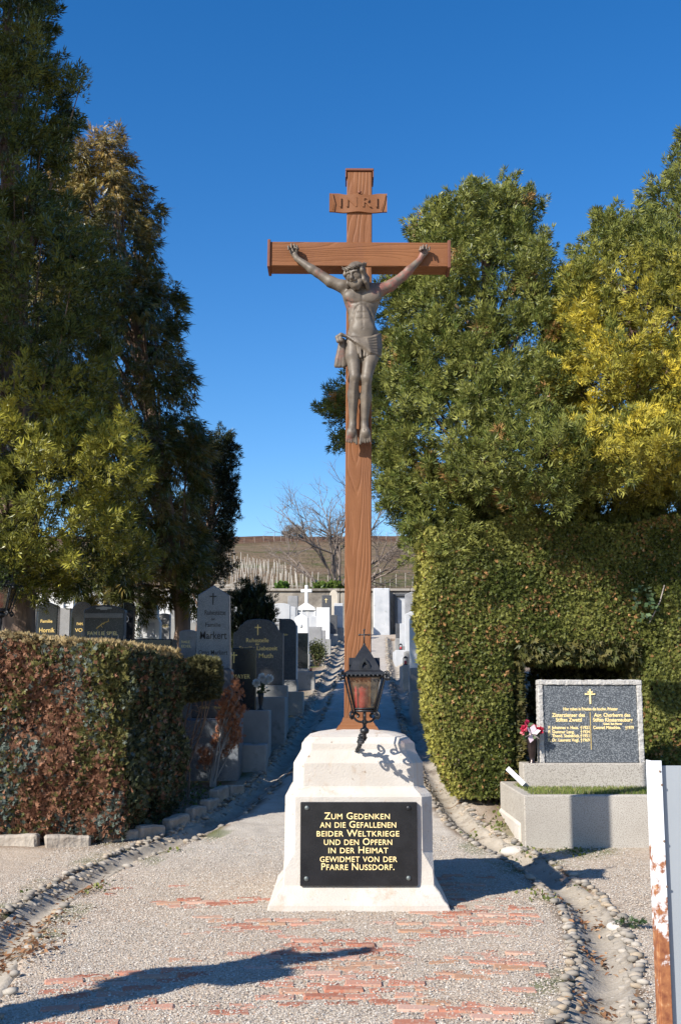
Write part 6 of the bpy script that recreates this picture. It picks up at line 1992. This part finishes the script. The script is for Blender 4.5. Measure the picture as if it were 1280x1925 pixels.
stone('gravestone', 'white stone block glimpsed right beside the left tree trunk', 60, 84, 1118, 1150, 27, 'flat', M['white_marble'], .16)
# further rows up the slope
far_rows = [(30, 58, 1112, 1160, 30, 'flat', 'pale_stone', 'pale slab behind the reddish trunk'), (118, 140, 1108, 1150, 31, 'gable', 'white_marble', 'white gabled stone high up between the left trees'), (172, 196, 1106, 1150, 32, 'arch', 'pale_stone', 'pale arched stone above the gold branch headstone'),
            (203, 226, 1110, 1150, 29, 'flat', 'white_marble', 'white slab above the right side of the gold branch headstone'), (300, 322, 1110, 1155, 30, 'taper', 'white_marble', 'white tapering stone above the name strip headstone'), (322, 338, 1120, 1160, 25, 'flat', 'grey_granite', 'grey slab behind the leaning trunk'),
            (432, 452, 1118, 1160, 33, 'arch', 'pale_stone', 'pale arched stone right of the obelisk top'), (497, 515, 1126, 1165, 31, 'gable', 'white_marble', 'white gabled stone between the yew and the curved grey stone'), (541, 560, 1120, 1160, 35, 'flat', 'grey_granite', 'grey slab left of the white framed tomb'),
            (540, 556, 1140, 1175, 29.5, 'low_arch', 'pale_stone', 'small pale stone before the white framed tomb'), (583, 600, 1158, 1190, 34.5, 'flat', 'pale_stone', 'low pale block before the plain white slab'), (628, 645, 1134, 1180, 38.5, 'flat', 'pale_stone', 'pale slab touching the left edge of the cross shaft')]
for x0_, x1_, t0_, b0_, d0_, k0_, m0_, l0_ in far_rows:
    stone('gravestone', l0_, x0_, x1_, t0_, b0_, d0_, k0_, M[m0_], .2)
# right of the path
stone('gravestone', 'tall grey brown stone with pale gabled top right of the path', 762, 786, 1112, 1185, 33, 'gable', M['grey_granite'], .25, cross=(777, 1121, 9, PG))
stone('gravestone', 'pale pointed white stone leaning against the tall grey one', 762, 786, 1149, 1225, 28, 'gable', M['pale_stone'], .2)
stone('gravestone', 'white round topped headstone beside the clipped hedge edge', 771, 792, 1156, 1256, 23.5, 'arch', M['white_marble'], .25)
stone('gravestone', 'small grey slab in front of the wall doorway', 752, 762, 1172, 1215, 31, 'flat', M['pale_stone'], .2)
stone('gravestone', 'dark narrow slab in front of the wall doorway', 744, 753, 1172, 1200, 33, 'flat', M['dark_granite'], .2)
stone('gravestone', 'white stone glimpsed through the hedge niche behind the headstone', 1000, 1020, 1236, 1300, HYF + 1.9, 'gable', M['pale_stone'], .16)
stone('gravestone', 'lower grey block glimpsed through the hedge niche', 992, 1014, 1318, 1360, HYF + 1.7, 'flat', M['pale_stone'], .16)

# stepped kerb blocks of the graves along the left gutter and the right one
def kerb(label, px0, px1, yt, yb, d, dep, mat, name='grave_kerb'):
    if px1 < 645:
        # stand it back to where its right end meets the lip of the left gutter
        d = on_ground(px1, float(np.interp(px1 + 16, [p[0] for p in GL_PX], [p[1] for p in GL_PX]))).y + dd_kerb.pop(0)
    a = at(px0, yb, d); b = at(px1, yt, d); zg = float(base_z(d)) 
    root = thing(name, label, 'grave kerb', ((a.x + b.x) / 2, d + dep / 2, zg))
    h = b.z - zg
    w = b.x - a.x
    MB().box((0, -dep / 2 + .07, h / 2 - .08), (w, .14, h + .16), .012).build('front_kerb', mat, root)
    MB().box((w / 2 - .07, .072, h / 2 - .083), (.138, dep - .145, h + .15), .012).build('side_kerb', mat, root)
    MB().box((-w / 2 + .07, .072, h / 2 - .083), (.138, dep - .145, h + .15), .012).build('side_kerb', mat, root)
    MB().box((0, .072, h / 2 - .13), (w - .28, dep - .146, h), .01).build('cover_slab', M['shade_plinth'], root)
    return root
dd_kerb = [0, .6, .1, .1, .1, .1, .1, .1]
kerb('weathered kerb of the nearest left grave beside the gutter', 448, 500, 1400, 1475, 14.5, .55, M['shade_plinth'])
kerb('grey kerb with pale upper block below the white flowers', 440, 506, 1335, 1400, 15.4, .6, M['shade_plinth'])
kerb('broad kerb in front of the wide granite headstone', 476, 536, 1310, 1360, 16.2, .7, M['shade_plinth'])
kerb('kerb with sunlit end block right of the wide headstone', 520, 570, 1300, 1330, 17.2, .6, M['concrete'])
kerb('dark kerb below the black glossy headstone', 556, 592, 1262, 1305, 18.2, .8, M['shade_plinth'])
kerb('small pale kerb beside the round bush', 583, 612, 1243, 1270, 20.3, .8, M['concrete'])
kerb('stepped kerb left of the cross shaft', 606, 628, 1215, 1238, 23.5, 1.0, M['concrete'])
kerb('far small kerb by the left gutter', 622, 640, 1200, 1216, 28.5, 1.2, M['concrete'])
kerb('concrete kerb block right of the gutter beside the hedge', 775, 800, 1300, 1340, 20.4, 1.0, M['concrete'])
kerb('pale kerb right of the gutter below the white stone', 757, 792, 1250, 1284, 25.0, 1.4, M['concrete'])
kerb('far pale kerb right of the gutter', 743, 770, 1222, 1240, 30.5, 1.6, M['pale_stone'])

# small grave lights
def grave_light(px, py, d, hpx, label):
    c = at(px, py, d)
    s = hpx * d / FPX
    root = thing('grave_light', label, 'grave light', (c.x, d, c.z))
    g = MB(); g.box((0, 0, s * .04), (s * .55, s * .55, s * .08), s * .02); g.box((0, 0, s * .80), (s * .55, s * .55, s * .08), s * .02)
    for sx in (-1, 1):
        for sy in (-1, 1): g.box((sx * s * .24, sy * s * .24, s * .42), (s * .06, s * .06, s * .70))
    g.lathe([(s * .26, s * .84), (s * .10, s * .98), (s * .03, s * 1.05)], (0, 0, 0), 8)
    g.build('housing', M['black_iron'], root)
    MB().lathe([(s * .15, s * .08), (s * .16, s * .45), (s * .12, s * .5)], (0, 0, 0), 10).build('candle', M['candle_red'], root)
    return root
grave_light(762, 1250, 25.1, 16, 'small grave light with red candle on the kerb right of the gutter')
grave_light(753, 1222, 30.7, 12, 'red grave light on the far right kerb near the wall')
grave_light(768, 1222, 30.8, 12, 'red grave light beside the pale pointed stone')
grave_light(584, 1262, 25.0, 12, 'red grave light on the left kerb near the round bush')
grave_light(622, 1200, 39.6, 12, 'small dark grave light left of the cross shaft')
grave_light(615, 1215, 36.0, 10, 'tiny grave light on the stepped kerb left of the cross shaft')
grave_light(123, 1207, 17.6, 14, 'grave light between the black headstones behind the hedge')

# white flowers in a dark vase
vz = at(490, 1335, 16.85)
v = thing('flower_vase', 'dark vase with round white flowers on the left grave kerb', 'vase', tuple(vz))
MB().lathe([(.045, 0), (.048, .012), (.022, .03), (.030, .10), (.044, .20), (.050, .25), (.042, .25)], (0, 0, 0), 14).build('vase_body', M['black_iron'], v)
for (px, py) in ((482, 1284), (493, 1273), (507, 1275), (499, 1280)):
    c = at(px, py, 16.8) - v.location
    fm = foliage('flower', np.repeat(np.array([tuple(c)]), 90, 0), rng.normal(0, 1, (90, 3)), np.full(90, .068), np.tile([[.72, .73, .72]], (90, 1)) * rng.uniform(.85, 1, (90, 1)), 'leaf', M['leaf'])
    link('flower', fm, v)
n = 40
P = np.array([tuple(Vector((random.gauss(.02, .04), random.gauss(0, .04), random.uniform(.25, .40)))) for _ in range(n)])
link('leaves', foliage('leaves', P, rng.normal(0, 1, (n, 3)), rng.uniform(.05, .10, n), lerp3((.03, .05, .02), (.06, .09, .03), rng.uniform(0, 1, n)), 'leaf', M['leaf']), v)

# pruned rose canes above the hedge
rc = at(190, 1215, 14.4)
rose = thing('rose_bush', 'pruned pale rose canes sticking up above the left hedge', 'bush', (rc.x, 14.4, float(base_z(14.4))))
g = MB()
for px in (152, 163, 168, 174, 180, 186, 190, 195, 200, 206, 214, 222, 234):
    e = at(px + random.uniform(-3, 3), random.uniform(1184, 1197), 14.4 + random.uniform(-.15, .15)) - rose.location
    f0 = at(185 + (px - 185) * .7, 1260, 14.4) - rose.location
    g.tube([(f0.x * .3, 0, -.05), f0, f0.lerp(e, .5) + Vector((random.uniform(-.03, .03), 0, 0)), e], [.014, .011, .009, .007], 5)
g.build('canes', M['pale_bark'], rose)

# ------------------------------------------------------------------ grave on the right: kerbed bed, headstone, vase
BX0 = at(984, 1495, 11.75).x; BY0 = 11.75; BZ = at(985, 1495, 11.75).z
bed = thing('grave_surround', 'high speckled stone surround of the grassed grave on the right', 'grave surround', (BX0 + 1.6, BY0 + .8, float(base_z(BY0))))
bl = bed.location
def bb(name, a, b, mat, bev=.012):
    MB().box(((a[0] + b[0]) / 2 - bl.x, (a[1] + b[1]) / 2 - bl.y, (a[2] + b[2]) / 2 - bl.z), (b[0] - a[0], b[1] - a[1], b[2] - a[2]), bev).build(name, mat, bed)
bb('front_slab', (BX0, BY0, -.2), (BX0 + 3.2, BY0 + .13, BZ), M['terrazzo'])
bb('side_slab', (BX0 + .003, BY0 + .134, -.2), (BX0 + .13, BY0 + 1.75, BZ - .004), M['terrazzo'])
bb('footing', (BX0 - .02, BY0 + .25, -.1), (BX0 + .10, BY0 + 1.75, BZ - .30), M['limestone'], .03)
bb('earth_fill', (BX0 + .132, BY0 + .134, -.1), (BX0 + 3.2, BY0 + 1.95, BZ - .02), M['curb_stone'], .02)
# turf
n = 15000
x = rng.uniform(BX0 + .10, BX0 + 3.1, n); y = rng.uniform(BY0 + .11, BY0 + 1.3, n)
z = np.full(n, BZ - .025)
grc = lerp3((.07, .11, .022), (.19, .22, .06), np.clip(fbm(x * 3, y * 3, 0, 121) * 1.3 + rng.normal(-.1, .2, n), 0, 1))
dry = rng.uniform(0, 1, n) < .12; grc[dry] = (.27, .24, .12)
tag(link('turf', foliage('turf', np.stack([x, y, z], 1), np.stack([rng.normal(0, .35, n), rng.normal(0, .35, n), np.ones(n)], 1), rng.uniform(.03, .065, n), grc, 'blade', M['leaf'])), 'short green grass growing on the raised right grave', 'grass', kind='stuff')
# plinth and headstone
HSY = 12.75
a = at(983, 1475, HSY - .06); b = at(1213, 1435, HSY - .06)
hs = thing('headstone', 'dark speckled headstone with rough white border and two columns of gold text', 'gravestone', ((a.x + b.x) / 2, HSY, BZ - .02))
hl_ = hs.location
MB().box((0, .07, (b.z - BZ) / 2 - .03), (b.x - a.x, .30, b.z - BZ + .10), .010).build('plinth', M['terrazzo'], hs)
c0, c1 = at(1014, 1435, HSY), at(1205, 1278, HSY)
zb_ = b.z - (BZ - .02)
ht = c1.z - b.z; wd = c1.x - c0.x; xm = (c0.x + c1.x) / 2 - hl_.x
t_ = .058
def rough_bar(cx, cz, sx, sz):
    m_ = MB(); m_.box((cx, .07, cz), (sx, .15, sz), .008)
    me = m_.mesh('border_stone', M['rough_white_stone'])
    bm = bmesh.new(); bm.from_mesh(me)
    long_e = [e for e in bm.edges if e.calc_length() > .3]
    bmesh.ops.subdivide_edges(bm, edges=long_e, cuts=40, use_grid_fill=True)
    for q_ in bm.verts: q_.co += Vector((random.gauss(0, .0025), random.gauss(0, .003), random.gauss(0, .0025)))
    bm.to_mesh(me); bm.free()
    link('border_stone', me, hs)
rough_bar(xm - wd / 2 + t_ / 2, zb_ + ht / 2 - t_ / 2 - .001, t_, ht - t_)
rough_bar(xm + wd / 2 - t_ / 2, zb_ + ht / 2 - t_ / 2 - .001, t_, ht - t_)
rough_bar(xm, zb_ + ht - t_ / 2, wd, t_)
MB().box((xm, .075, zb_ + (ht - t_) / 2), (wd - 2 * t_ - .004, .12, ht - t_ - .004), .003).build('panel', M['speck_granite'], hs)
yl_ = .012
def hst(s_, xa, xb, row, hh, al='CENTER'):
    p = at((xa + xb) / 2, row, HSY)
    inscribe(hs, s_, (p.x - hl_.x, yl_, p.z - hl_.z), hh * HSY / FPX * 1.3, PG, (xb - xa) * HSY / FPX, extrude=.0015, bold=.0012)
hst('Hier ruhen in Frieden die hochw. Priester', 1059, 1160, 1333, 6)
hst('Zisterzienser des', 1038, 1099, 1344.5, 7.5); hst('Stiftes Zwettl', 1045, 1093, 1353.5, 7.5)
hst('Aug. Chorherrn des', 1117, 1184, 1344.5, 7.5); hst('Stiftes Klosterneuburg', 1115, 1188, 1353.5, 7.5)
hst('Geistl. Rat Pfarrer', 1134, 1169, 1361, 4)
hst('P. Johannes v. Haus.', 1031, 1087, 1368, 6); hst('†1921', 1091, 1108, 1368, 6)
hst('P. Gunmar Lang.', 1031, 1079, 1376, 6); hst('†1934', 1091, 1108, 1376, 6)
hst('P. Theod. Steinböck.', 1031, 1089, 1383.5, 6); hst('†1951', 1091, 1108, 1383.5, 6)
hst('P. Dr. Laurenz Vogl.', 1031, 1088, 1391.5, 6); hst('†1969', 1091, 1108, 1391.5, 6)
hst('Conrad Mitschke.', 1115, 1166, 1368, 6); hst('†1979', 1175, 1191, 1368, 6)
p = at(1110, 1374, HSY); MB().box((p.x - hl_.x, yl_, p.z - hl_.z), (.006, .004, 68 * HSY / FPX)).build('divider_line', G_, hs)
p = at(1109, 1310, HSY)
gcx = MB(); xx, zz_ = p.x - hl_.x, p.z - hl_.z
gcx.box((xx, yl_ - .001, zz_), (.016, .010, .155)); gcx.box((xx, yl_ - .003, zz_ + .030), (.105, .010, .014))
for q_ in ((-.052, .030), (.052, .030), (0, .078), (.022, .052), (-.020, .052)): gcx.blob((xx + q_[0], yl_ - .003, zz_ + q_[1]), (.011, .006, .011), 1)
gcx.build('cross_ornament', PG, hs)

# vase with pink roses and a lily
vz = at(1000, 1435, HSY - .02)
v = thing('flower_vase', 'slim dark vase with pink flowers and a white lily beside the right headstone', 'vase', tuple(vz))
MB().lathe([(.040, 0), (.044, .010), (.026, .022), (.034, .07), (.052, .20), (.060, .29), (.066, .345), (.058, .345)], (0, 0, 0), 18).build('vase_body', M['brass_vase'], v)
def bloom(px, py, col, sz, cnt, kind='leaf'):
    c = at(px, py, HSY - .06) - v.location
    fm = foliage('flower', np.repeat(np.array([tuple(c)]), cnt, 0), rng.normal(0, 1, (cnt, 3)) + np.array([0, -.6, .2]), np.full(cnt, sz), np.tile([col], (cnt, 1)) * rng.uniform(.6, 1.15, (cnt, 1)), kind, M['leaf'])
    link('flower', fm, v)
bloom(985, 1370, (.62, .045, .11), .055, 50); bloom(984, 1376, (.70, .22, .26), .05, 30); bloom(1015, 1372, (.62, .04, .09), .05, 45); bloom(1003, 1368, (.66, .10, .16), .045, 40); bloom(990, 1358, (.45, .03, .10), .035, 24)
c = at(999, 1379, HSY - .12) - v.location
lv = []
for k in range(6):
    an = k * math.pi / 3 + .3
    lv.append((math.cos(an), -.45, math.sin(an)))
link('lily', foliage('lily', np.repeat(np.array([tuple(c)]), 6, 0), np.array(lv), np.full(6, .11), np.tile([[.78, .62, .68]], (6, 1)), 'leaf', M['leaf']), v)
n = 16
P = np.array([tuple(Vector((random.gauss(0, .05), random.gauss(-.02, .03), random.uniform(.31, .42)))) for _ in range(n)])
link('leaves', foliage('leaves', P, rng.normal(0, 1, (n, 3)), rng.uniform(.08, .14, n), lerp3((.04, .08, .03), (.08, .13, .05), rng.uniform(0, 1, n)), 'leaf', M['leaf']), v)

# pale plastic strip leaning on the plinth
p0, p1 = at(984, 1474, HSY - .20), at(953, 1444, HSY - .12)
strip = thing('plastic_strip', 'pale grey flat strip leaning against the headstone plinth', 'strip', tuple(p0))
dv = p1 - p0
sd = Vector((dv.z, 0, -dv.x)).normalized() * .026; th = Vector((0, .006, 0))
vs = [sd, -sd, dv - sd, dv + sd]; vs = [q_ - th for q_ in vs] + [q_ + th for q_ in vs]
MB().add(vs, [(0, 1, 2, 3), (7, 6, 5, 4), (0, 4, 5, 1), (1, 5, 6, 2), (2, 6, 7, 3), (3, 7, 4, 0)]).build('strip_body', M['white_plastic'], strip)

# kerb stones round the left hedge bed
kpts = [(-70, 1572, 62), (30, 1576, 70), (128, 1578, 112), (226, 1566, 52), (283, 1558, 60), (332, 1540, 46), (368, 1523, 34), (394, 1508, 26), (412, 1492, 30), (440, 1480, 40)]
labs = ['rough kerb stone at the far left below the hedge', 'long weathered kerb stone near the left photo edge', 'biggest rough kerb stone below the brown hedge', 'flat kerb stone at the hedge corner', 'kerb stone right of the hedge corner', 'kerb stone in the middle of the curved bed edge', 'short kerb stone before the green weeds', 'small kerb stone below the dead bush', 'upright grey kerb stone at the end of the bed', 'last pale kerb stone beside the left gutter']
prev = None
gp = [on_ground(p[0], p[1] + 12) for p in kpts]
for i, (p, lb) in enumerate(zip(kpts, labs)):
    g0 = gp[i]
    d_ = (gp[min(i + 1, len(gp) - 1)] - gp[max(i - 1, 0)]); an = math.atan2(d_.y, d_.x)
    L = .86 * (gp[min(i + 1, len(gp) - 1)] - gp[max(i - 1, 0)]).length / (2 if 0 < i < len(gp) - 1 else 1)
    L = min(max(L, .15), .66)
    m_ = MB(); m_.box((0, 0, .05), (L, .13, .23), .02)
    me = m_.mesh('kerb_stone', M['curb_stone'])
    bm = bmesh.new(); bm.from_mesh(me)
    bmesh.ops.subdivide_edges(bm, edges=[e for e in bm.edges if e.calc_length() > .06], cuts=3, use_grid_fill=True)
    for q_ in bm.verts:
        nn_ = float(fbm(q_.co.x * 7 + i * 9, q_.co.y * 7, q_.co.z * 7, 131, 3)) - .5
        q_.co += q_.co.normalized() * nn_ * .055
    bm.to_mesh(me); bm.free()
    o = link('kerb_stone', me, None, (g0.x, g0.y, gz(g0.x, g0.y) - .06 + (.04 if i == 8 else 0)), (0, random.uniform(-.06, .06), an))
    tag(o, lb, 'kerb stone', 'kerb stones round the left bed')

# weeds in the left bed and beside the right surround
n = 0; P = []
for px, py, sx, k in ((370, 1492, .22, 220), (330, 1510, .18, 160), (300, 1545, .12, 90), (262, 1552, .1, 60), (345, 1475, .1, 40), (960, 1530, .13, 150), (935, 1555, .12, 90), (1060, 1588, .10, 60), (1090, 1602, .10, 60), (880, 1560, .08, 40), (150, 1668, .12, 90), (120, 1672, .08, 40), (1090, 1665, .06, 30), (1020, 1680, .1, 40), (1035, 1690, .08, 30), (330, 1600, .05, 16), (980, 1598, .09, 60)):
    g0 = on_ground(px, py)
    for j in range(k):
        x = g0.x + random.gauss(0, sx); y = g0.y + random.gauss(0, sx * 1.3); P.append((x, y, gz(x, y) - .004))
P = np.array(P); n = len(P)
tag(link('weeds', foliage('weeds', P, np.stack([rng.normal(0, .8, n), rng.normal(0, .8, n), np.ones(n) * .8], 1), rng.uniform(.02, .055, n), lerp3((.06, .09, .02), (.19, .20, .06), rng.uniform(0, 1, n)), 'leaf', M['leaf'])), 'patches of low green weeds in the beds and gutters', 'weeds', kind='stuff')
# fallen green conifer twig beside the right gutter, whitish stone
g0 = on_ground(1185, 1745)
tg = thing('fallen_twig', 'fallen green conifer twig lying beside the right gutter', 'twig', (g0.x, g0.y, gz(g0.x, g0.y) + .02))
k = 60; t = rng.uniform(-1, 1, k)
P = np.stack([t * .09, rng.normal(0, .012, k), .01 + rng.uniform(0, .02, k)], 1)
link('needles', foliage('needles', P, np.stack([t, rng.normal(0, .9, k), rng.normal(.1, .2, k)], 1), rng.uniform(.03, .06, k), lerp3((.02, .045, .015), (.06, .10, .035), rng.uniform(0, 1, k)), 'thuja', M['leaf']), tg)
MB().tube([(-.1, 0, 0), (0, .01, .012), (.1, -.01, .0)], [.004, .004, .002], 5).build('stem', M['twig'], tg)
g0 = on_ground(1165, 1738)
st = MB().blob((0, 0, 0), (.10, .06, .045), 2, .10)
tag(st.build('pale_stone', M['limestone'], None, (g0.x, g0.y, gz(g0.x, g0.y) + .0)), 'pale whitish stone beside the fallen twig', 'stone')
g0 = on_ground(968, 1594)
st = MB().blob((0, 0, 0), (.15, .10, .06), 2, .10)
tag(st.build('pale_stone', M['limestone'], None, (g0.x, g0.y, gz(g0.x, g0.y) - .005)), 'white rounded stone at the corner of the grave surround', 'stone')

# ------------------------------------------------------------------ gate leaf at the right edge, close to the viewer
GD = 3.3
a = at(1225, 1430, GD)
gate = thing('metal_gate', 'grey sheet metal gate leaf with rusty white angle iron frame at the right edge', 'gate', (a.x, GD, 0))
MB().box((.012, .002, (a.z) / 2), (.030, .006, a.z), .001).build('angle_iron', M['rust_paint'], gate)
MB().box((-.0035, .026, (a.z) / 2), (.005, .042, a.z), .001).build('angle_flange', M['rust_paint'], gate)
MB().box((.55, .016, a.z / 2 + .0), (1.05, .004, a.z - .03), .001).build('sheet', M['grey_sheet'], gate)
MB().box((1.07, .002, a.z / 2), (.040, .006, a.z), .001).build('angle_iron', M['rust_paint'], gate)
for zz in (a.z - .030, a.z - .068, a.z - .225, a.z - .35):
    MB().lathe([(.0035, 0), (.0035, .002), (.001, .003)], (0, 0, 0), 8).build('rivet', M['bark'], gate, (.022 + random.uniform(-.008, .010), -.001, zz), (math.pi / 2, 0, 0))

# stone gate pier with a cross, outside the picture to the left; its shadow falls across the square
tip = on_ground(628, 1782)
k = 3.05
sx_, sy_ = tip.x - k / math.tan(SUN_EL) * math.sin(SUN_AZ), tip.y - k / math.tan(SUN_EL) * math.cos(SUN_AZ)
pier = thing('gate_pier', 'stone gate pier topped by a cross, outside the picture to the left', 'pier', (sx_, sy_, 0))
MB().box((0, 0, .55), (.46, .46, 1.4), .02).build('shaft', M['concrete'], pier)
MB().box((0, 0, 1.30), (.54, .54, .10), .02).build('cap', M['concrete'], pier)
cpm = MB()
cpm.slab([(-.19, 1.34), (.19, 1.34), (.155, 2.26), (.40, 2.20), (.44, 2.46), (.14, 2.52), (.13, 2.72), (.26, 3.05), (.10, 2.90), (0, 2.86), (-.10, 2.90), (-.26, 3.05), (-.13, 2.72), (-.14, 2.52), (-.44, 2.46), (-.40, 2.20), (-.155, 2.26)], -.09, .09, .01)
cpm.build('stone_cross', M['concrete'], pier)

# lantern on a post at the left edge
lp = at(2, 1148, 13.4)
l2_ = thing('post_lantern', 'black iron lantern on a post cut off by the left edge before the tree trunk', 'lantern', (lp.x, 13.4, float(base_z(13.4))))
g = MB(); hh = lp.z - float(base_z(13.4))
g.tube([(0, 0, -.1), (0, 0, hh - .08)], .024, 8); g.lathe([(.024, 0), (.05, .02), (.06, .05), (.03, .08)], (0, 0, hh - .09), 10)
g.build('post', M['black_iron'], l2_)
lantern_parts(l2_, (0, 0, hh), 1.08)

# ------------------------------------------------------------------ vineyard posts on the hill, bare tree, brush
pm = MB(); pm.tube([(0, 0, -.3), (.01, 0, .5), (0, 0.01, 1.12)], [.026, .026, .022], 6)
post_me = pm.mesh('vine_post', M['post_wood'])
R = random.Random(12)
rows_px = []
k = 0
spots = []
for rr in range(13):
    # rows climb the slope, leaning to the left as they recede
    xb = 352 + rr * 23
    for j in range(15):
        t = j / 14
        d = 45.5 + t * 38 * (1 - .035 * rr)
        px = xb - t * (10 + rr * 11) + R.uniform(-2, 2)
        spots.append((px, d))
for px in (640, 655, 690, 705, 716, 724, 733, 745, 762, 775):
    spots.append((px, 46 + R.uniform(0, 7)))
for px in range(425, 790, 17):
    spots.append((px + R.uniform(-5, 5), 101))
n = 0
for px, d in spots:
    x = (px - 640) / FPX * d * 1.0
    if px > 600 and d < 80 and R.random() < .45 and px < 690: continue
    z = float(hill_z(np.array([x]), np.array([d]))[0])
    o = link('vine_post', post_me, None, (x, d, z), (R.uniform(-.06, .06), R.uniform(-.12, .12), R.uniform(0, 3)))
    s = R.uniform(.52, .82) * (.8 if d > 95 else 1)
    o.scale = (s, s, s)
    tag(o, 'pale wooden vineyard post on the hillside behind the far wall', 'post', 'vineyard posts on the hillside')
# bare tree
bt = at(634, 1105, 46)
bare = thing('bare_tree', 'leafless spreading tree above the far wall behind the cross shaft', 'tree', (bt.x, 46, float(hill_z(np.array([bt.x]), np.array([46.]))[0])))
tb = MB(); Rb = random.Random(9)
def branch(p, d, L, r, lev):
    n = 4
    pts = [p]; q = p.copy(); dd = d.copy()
    for i in range(n):
        dd = (dd + Vector((Rb.gauss(0, .13), Rb.gauss(0, .13), Rb.gauss(.02, .10)))).normalized()
        q = q + dd * (L / n); pts.append(q.copy())
    tb.tube(pts, [r * (1 - .5 * i / n) for i in range(n + 1)], 6 if lev < 2 else 3, cap=False)
    if lev >= 5 or r < .003: return
    for i in range(2 if lev < 1 else 3):
        t = Rb.uniform(.4, 1.0) if lev > 0 else Rb.uniform(.6, 1.0)
        k_ = min(int(t * n), n)
        nd = (dd + Vector((Rb.gauss(0, .55), Rb.gauss(0, .5), Rb.gauss(.06, .40)))).normalized()
        branch(pts[k_], nd, L * Rb.uniform(.58, .80), r * .58, lev + 1)
for (dx, dz) in ((-.30, 1), (.15, 1), (-.80, .70), (.60, .85), (1.0, .50), (.05, 1.0), (-.55, .9), (.38, 1), (.85, .8), (-.12, 1)):
    branch(Vector((Rb.uniform(-.1, .1), Rb.uniform(-.1, .1), -.1)), Vector((dx, Rb.uniform(-.3, .3), dz)).normalized(), 2.5 * Rb.uniform(.85, 1.1), .075, 0)
half = tb
tb.build('branches', M['twig'], bare)
# heap of cut brush on the bank at the left
br_ = thing('brush_pile', 'pile of cut dry branches on the bank above the obelisk stone', 'brush pile', (at(425, 1095, 45).x, 45, float(hill_z(np.array([at(425, 1095, 45).x]), np.array([45.]))[0])))
g = MB()
for k in range(170):
    x = Rb.gauss(0, 1.0); y = Rb.gauss(0, .4); z = abs(Rb.gauss(0, .16)) 
    a_ = Rb.gauss(0, .35); L = Rb.uniform(.4, 1.0)
    g.tube([(x - math.cos(a_) * L, y, z - math.sin(a_) * L * .3), (x, y + .05, z + .08), (x + math.cos(a_) * L, y, z + math.sin(a_) * L * .3)], [.014, .016, .006], 4, cap=False)
g.build('twigs', M['post_wood'], br_)
fb = at(740, 1105, 44)
fbt = thing('fallen_branch', 'dark branch hanging over the far wall right of the cross shaft', 'branch', (fb.x, 43.4, float(hill_z(np.array([fb.x]), np.array([43.4]))[0])))
tb = MB()
def twigs(p, d, L, r, lev):
    q = p + d * L
    tb.tube([p, p.lerp(q, .5) + Vector((0, 0, Rb.gauss(0, .06))), q], [r, r * .8, r * .4], 5, cap=False)
    if lev < 3:
        for _ in range(3):
            twigs(p.lerp(q, Rb.uniform(.3, 1)), (d + Vector((Rb.gauss(0, .5), Rb.gauss(0, .3), Rb.gauss(-.1, .5)))).normalized(), L * .6, r * .55, lev + 1)
twigs(Vector((1.0, 0, .35)), Vector((-1, 0, -.12)).normalized(), 1.3, .06, 0)
twigs(Vector((.6, 0, .3)), Vector((-.8, -.2, -.3)).normalized(), 1.0, .05, 0)
tb.build('twigs', M['twig'], fbt)
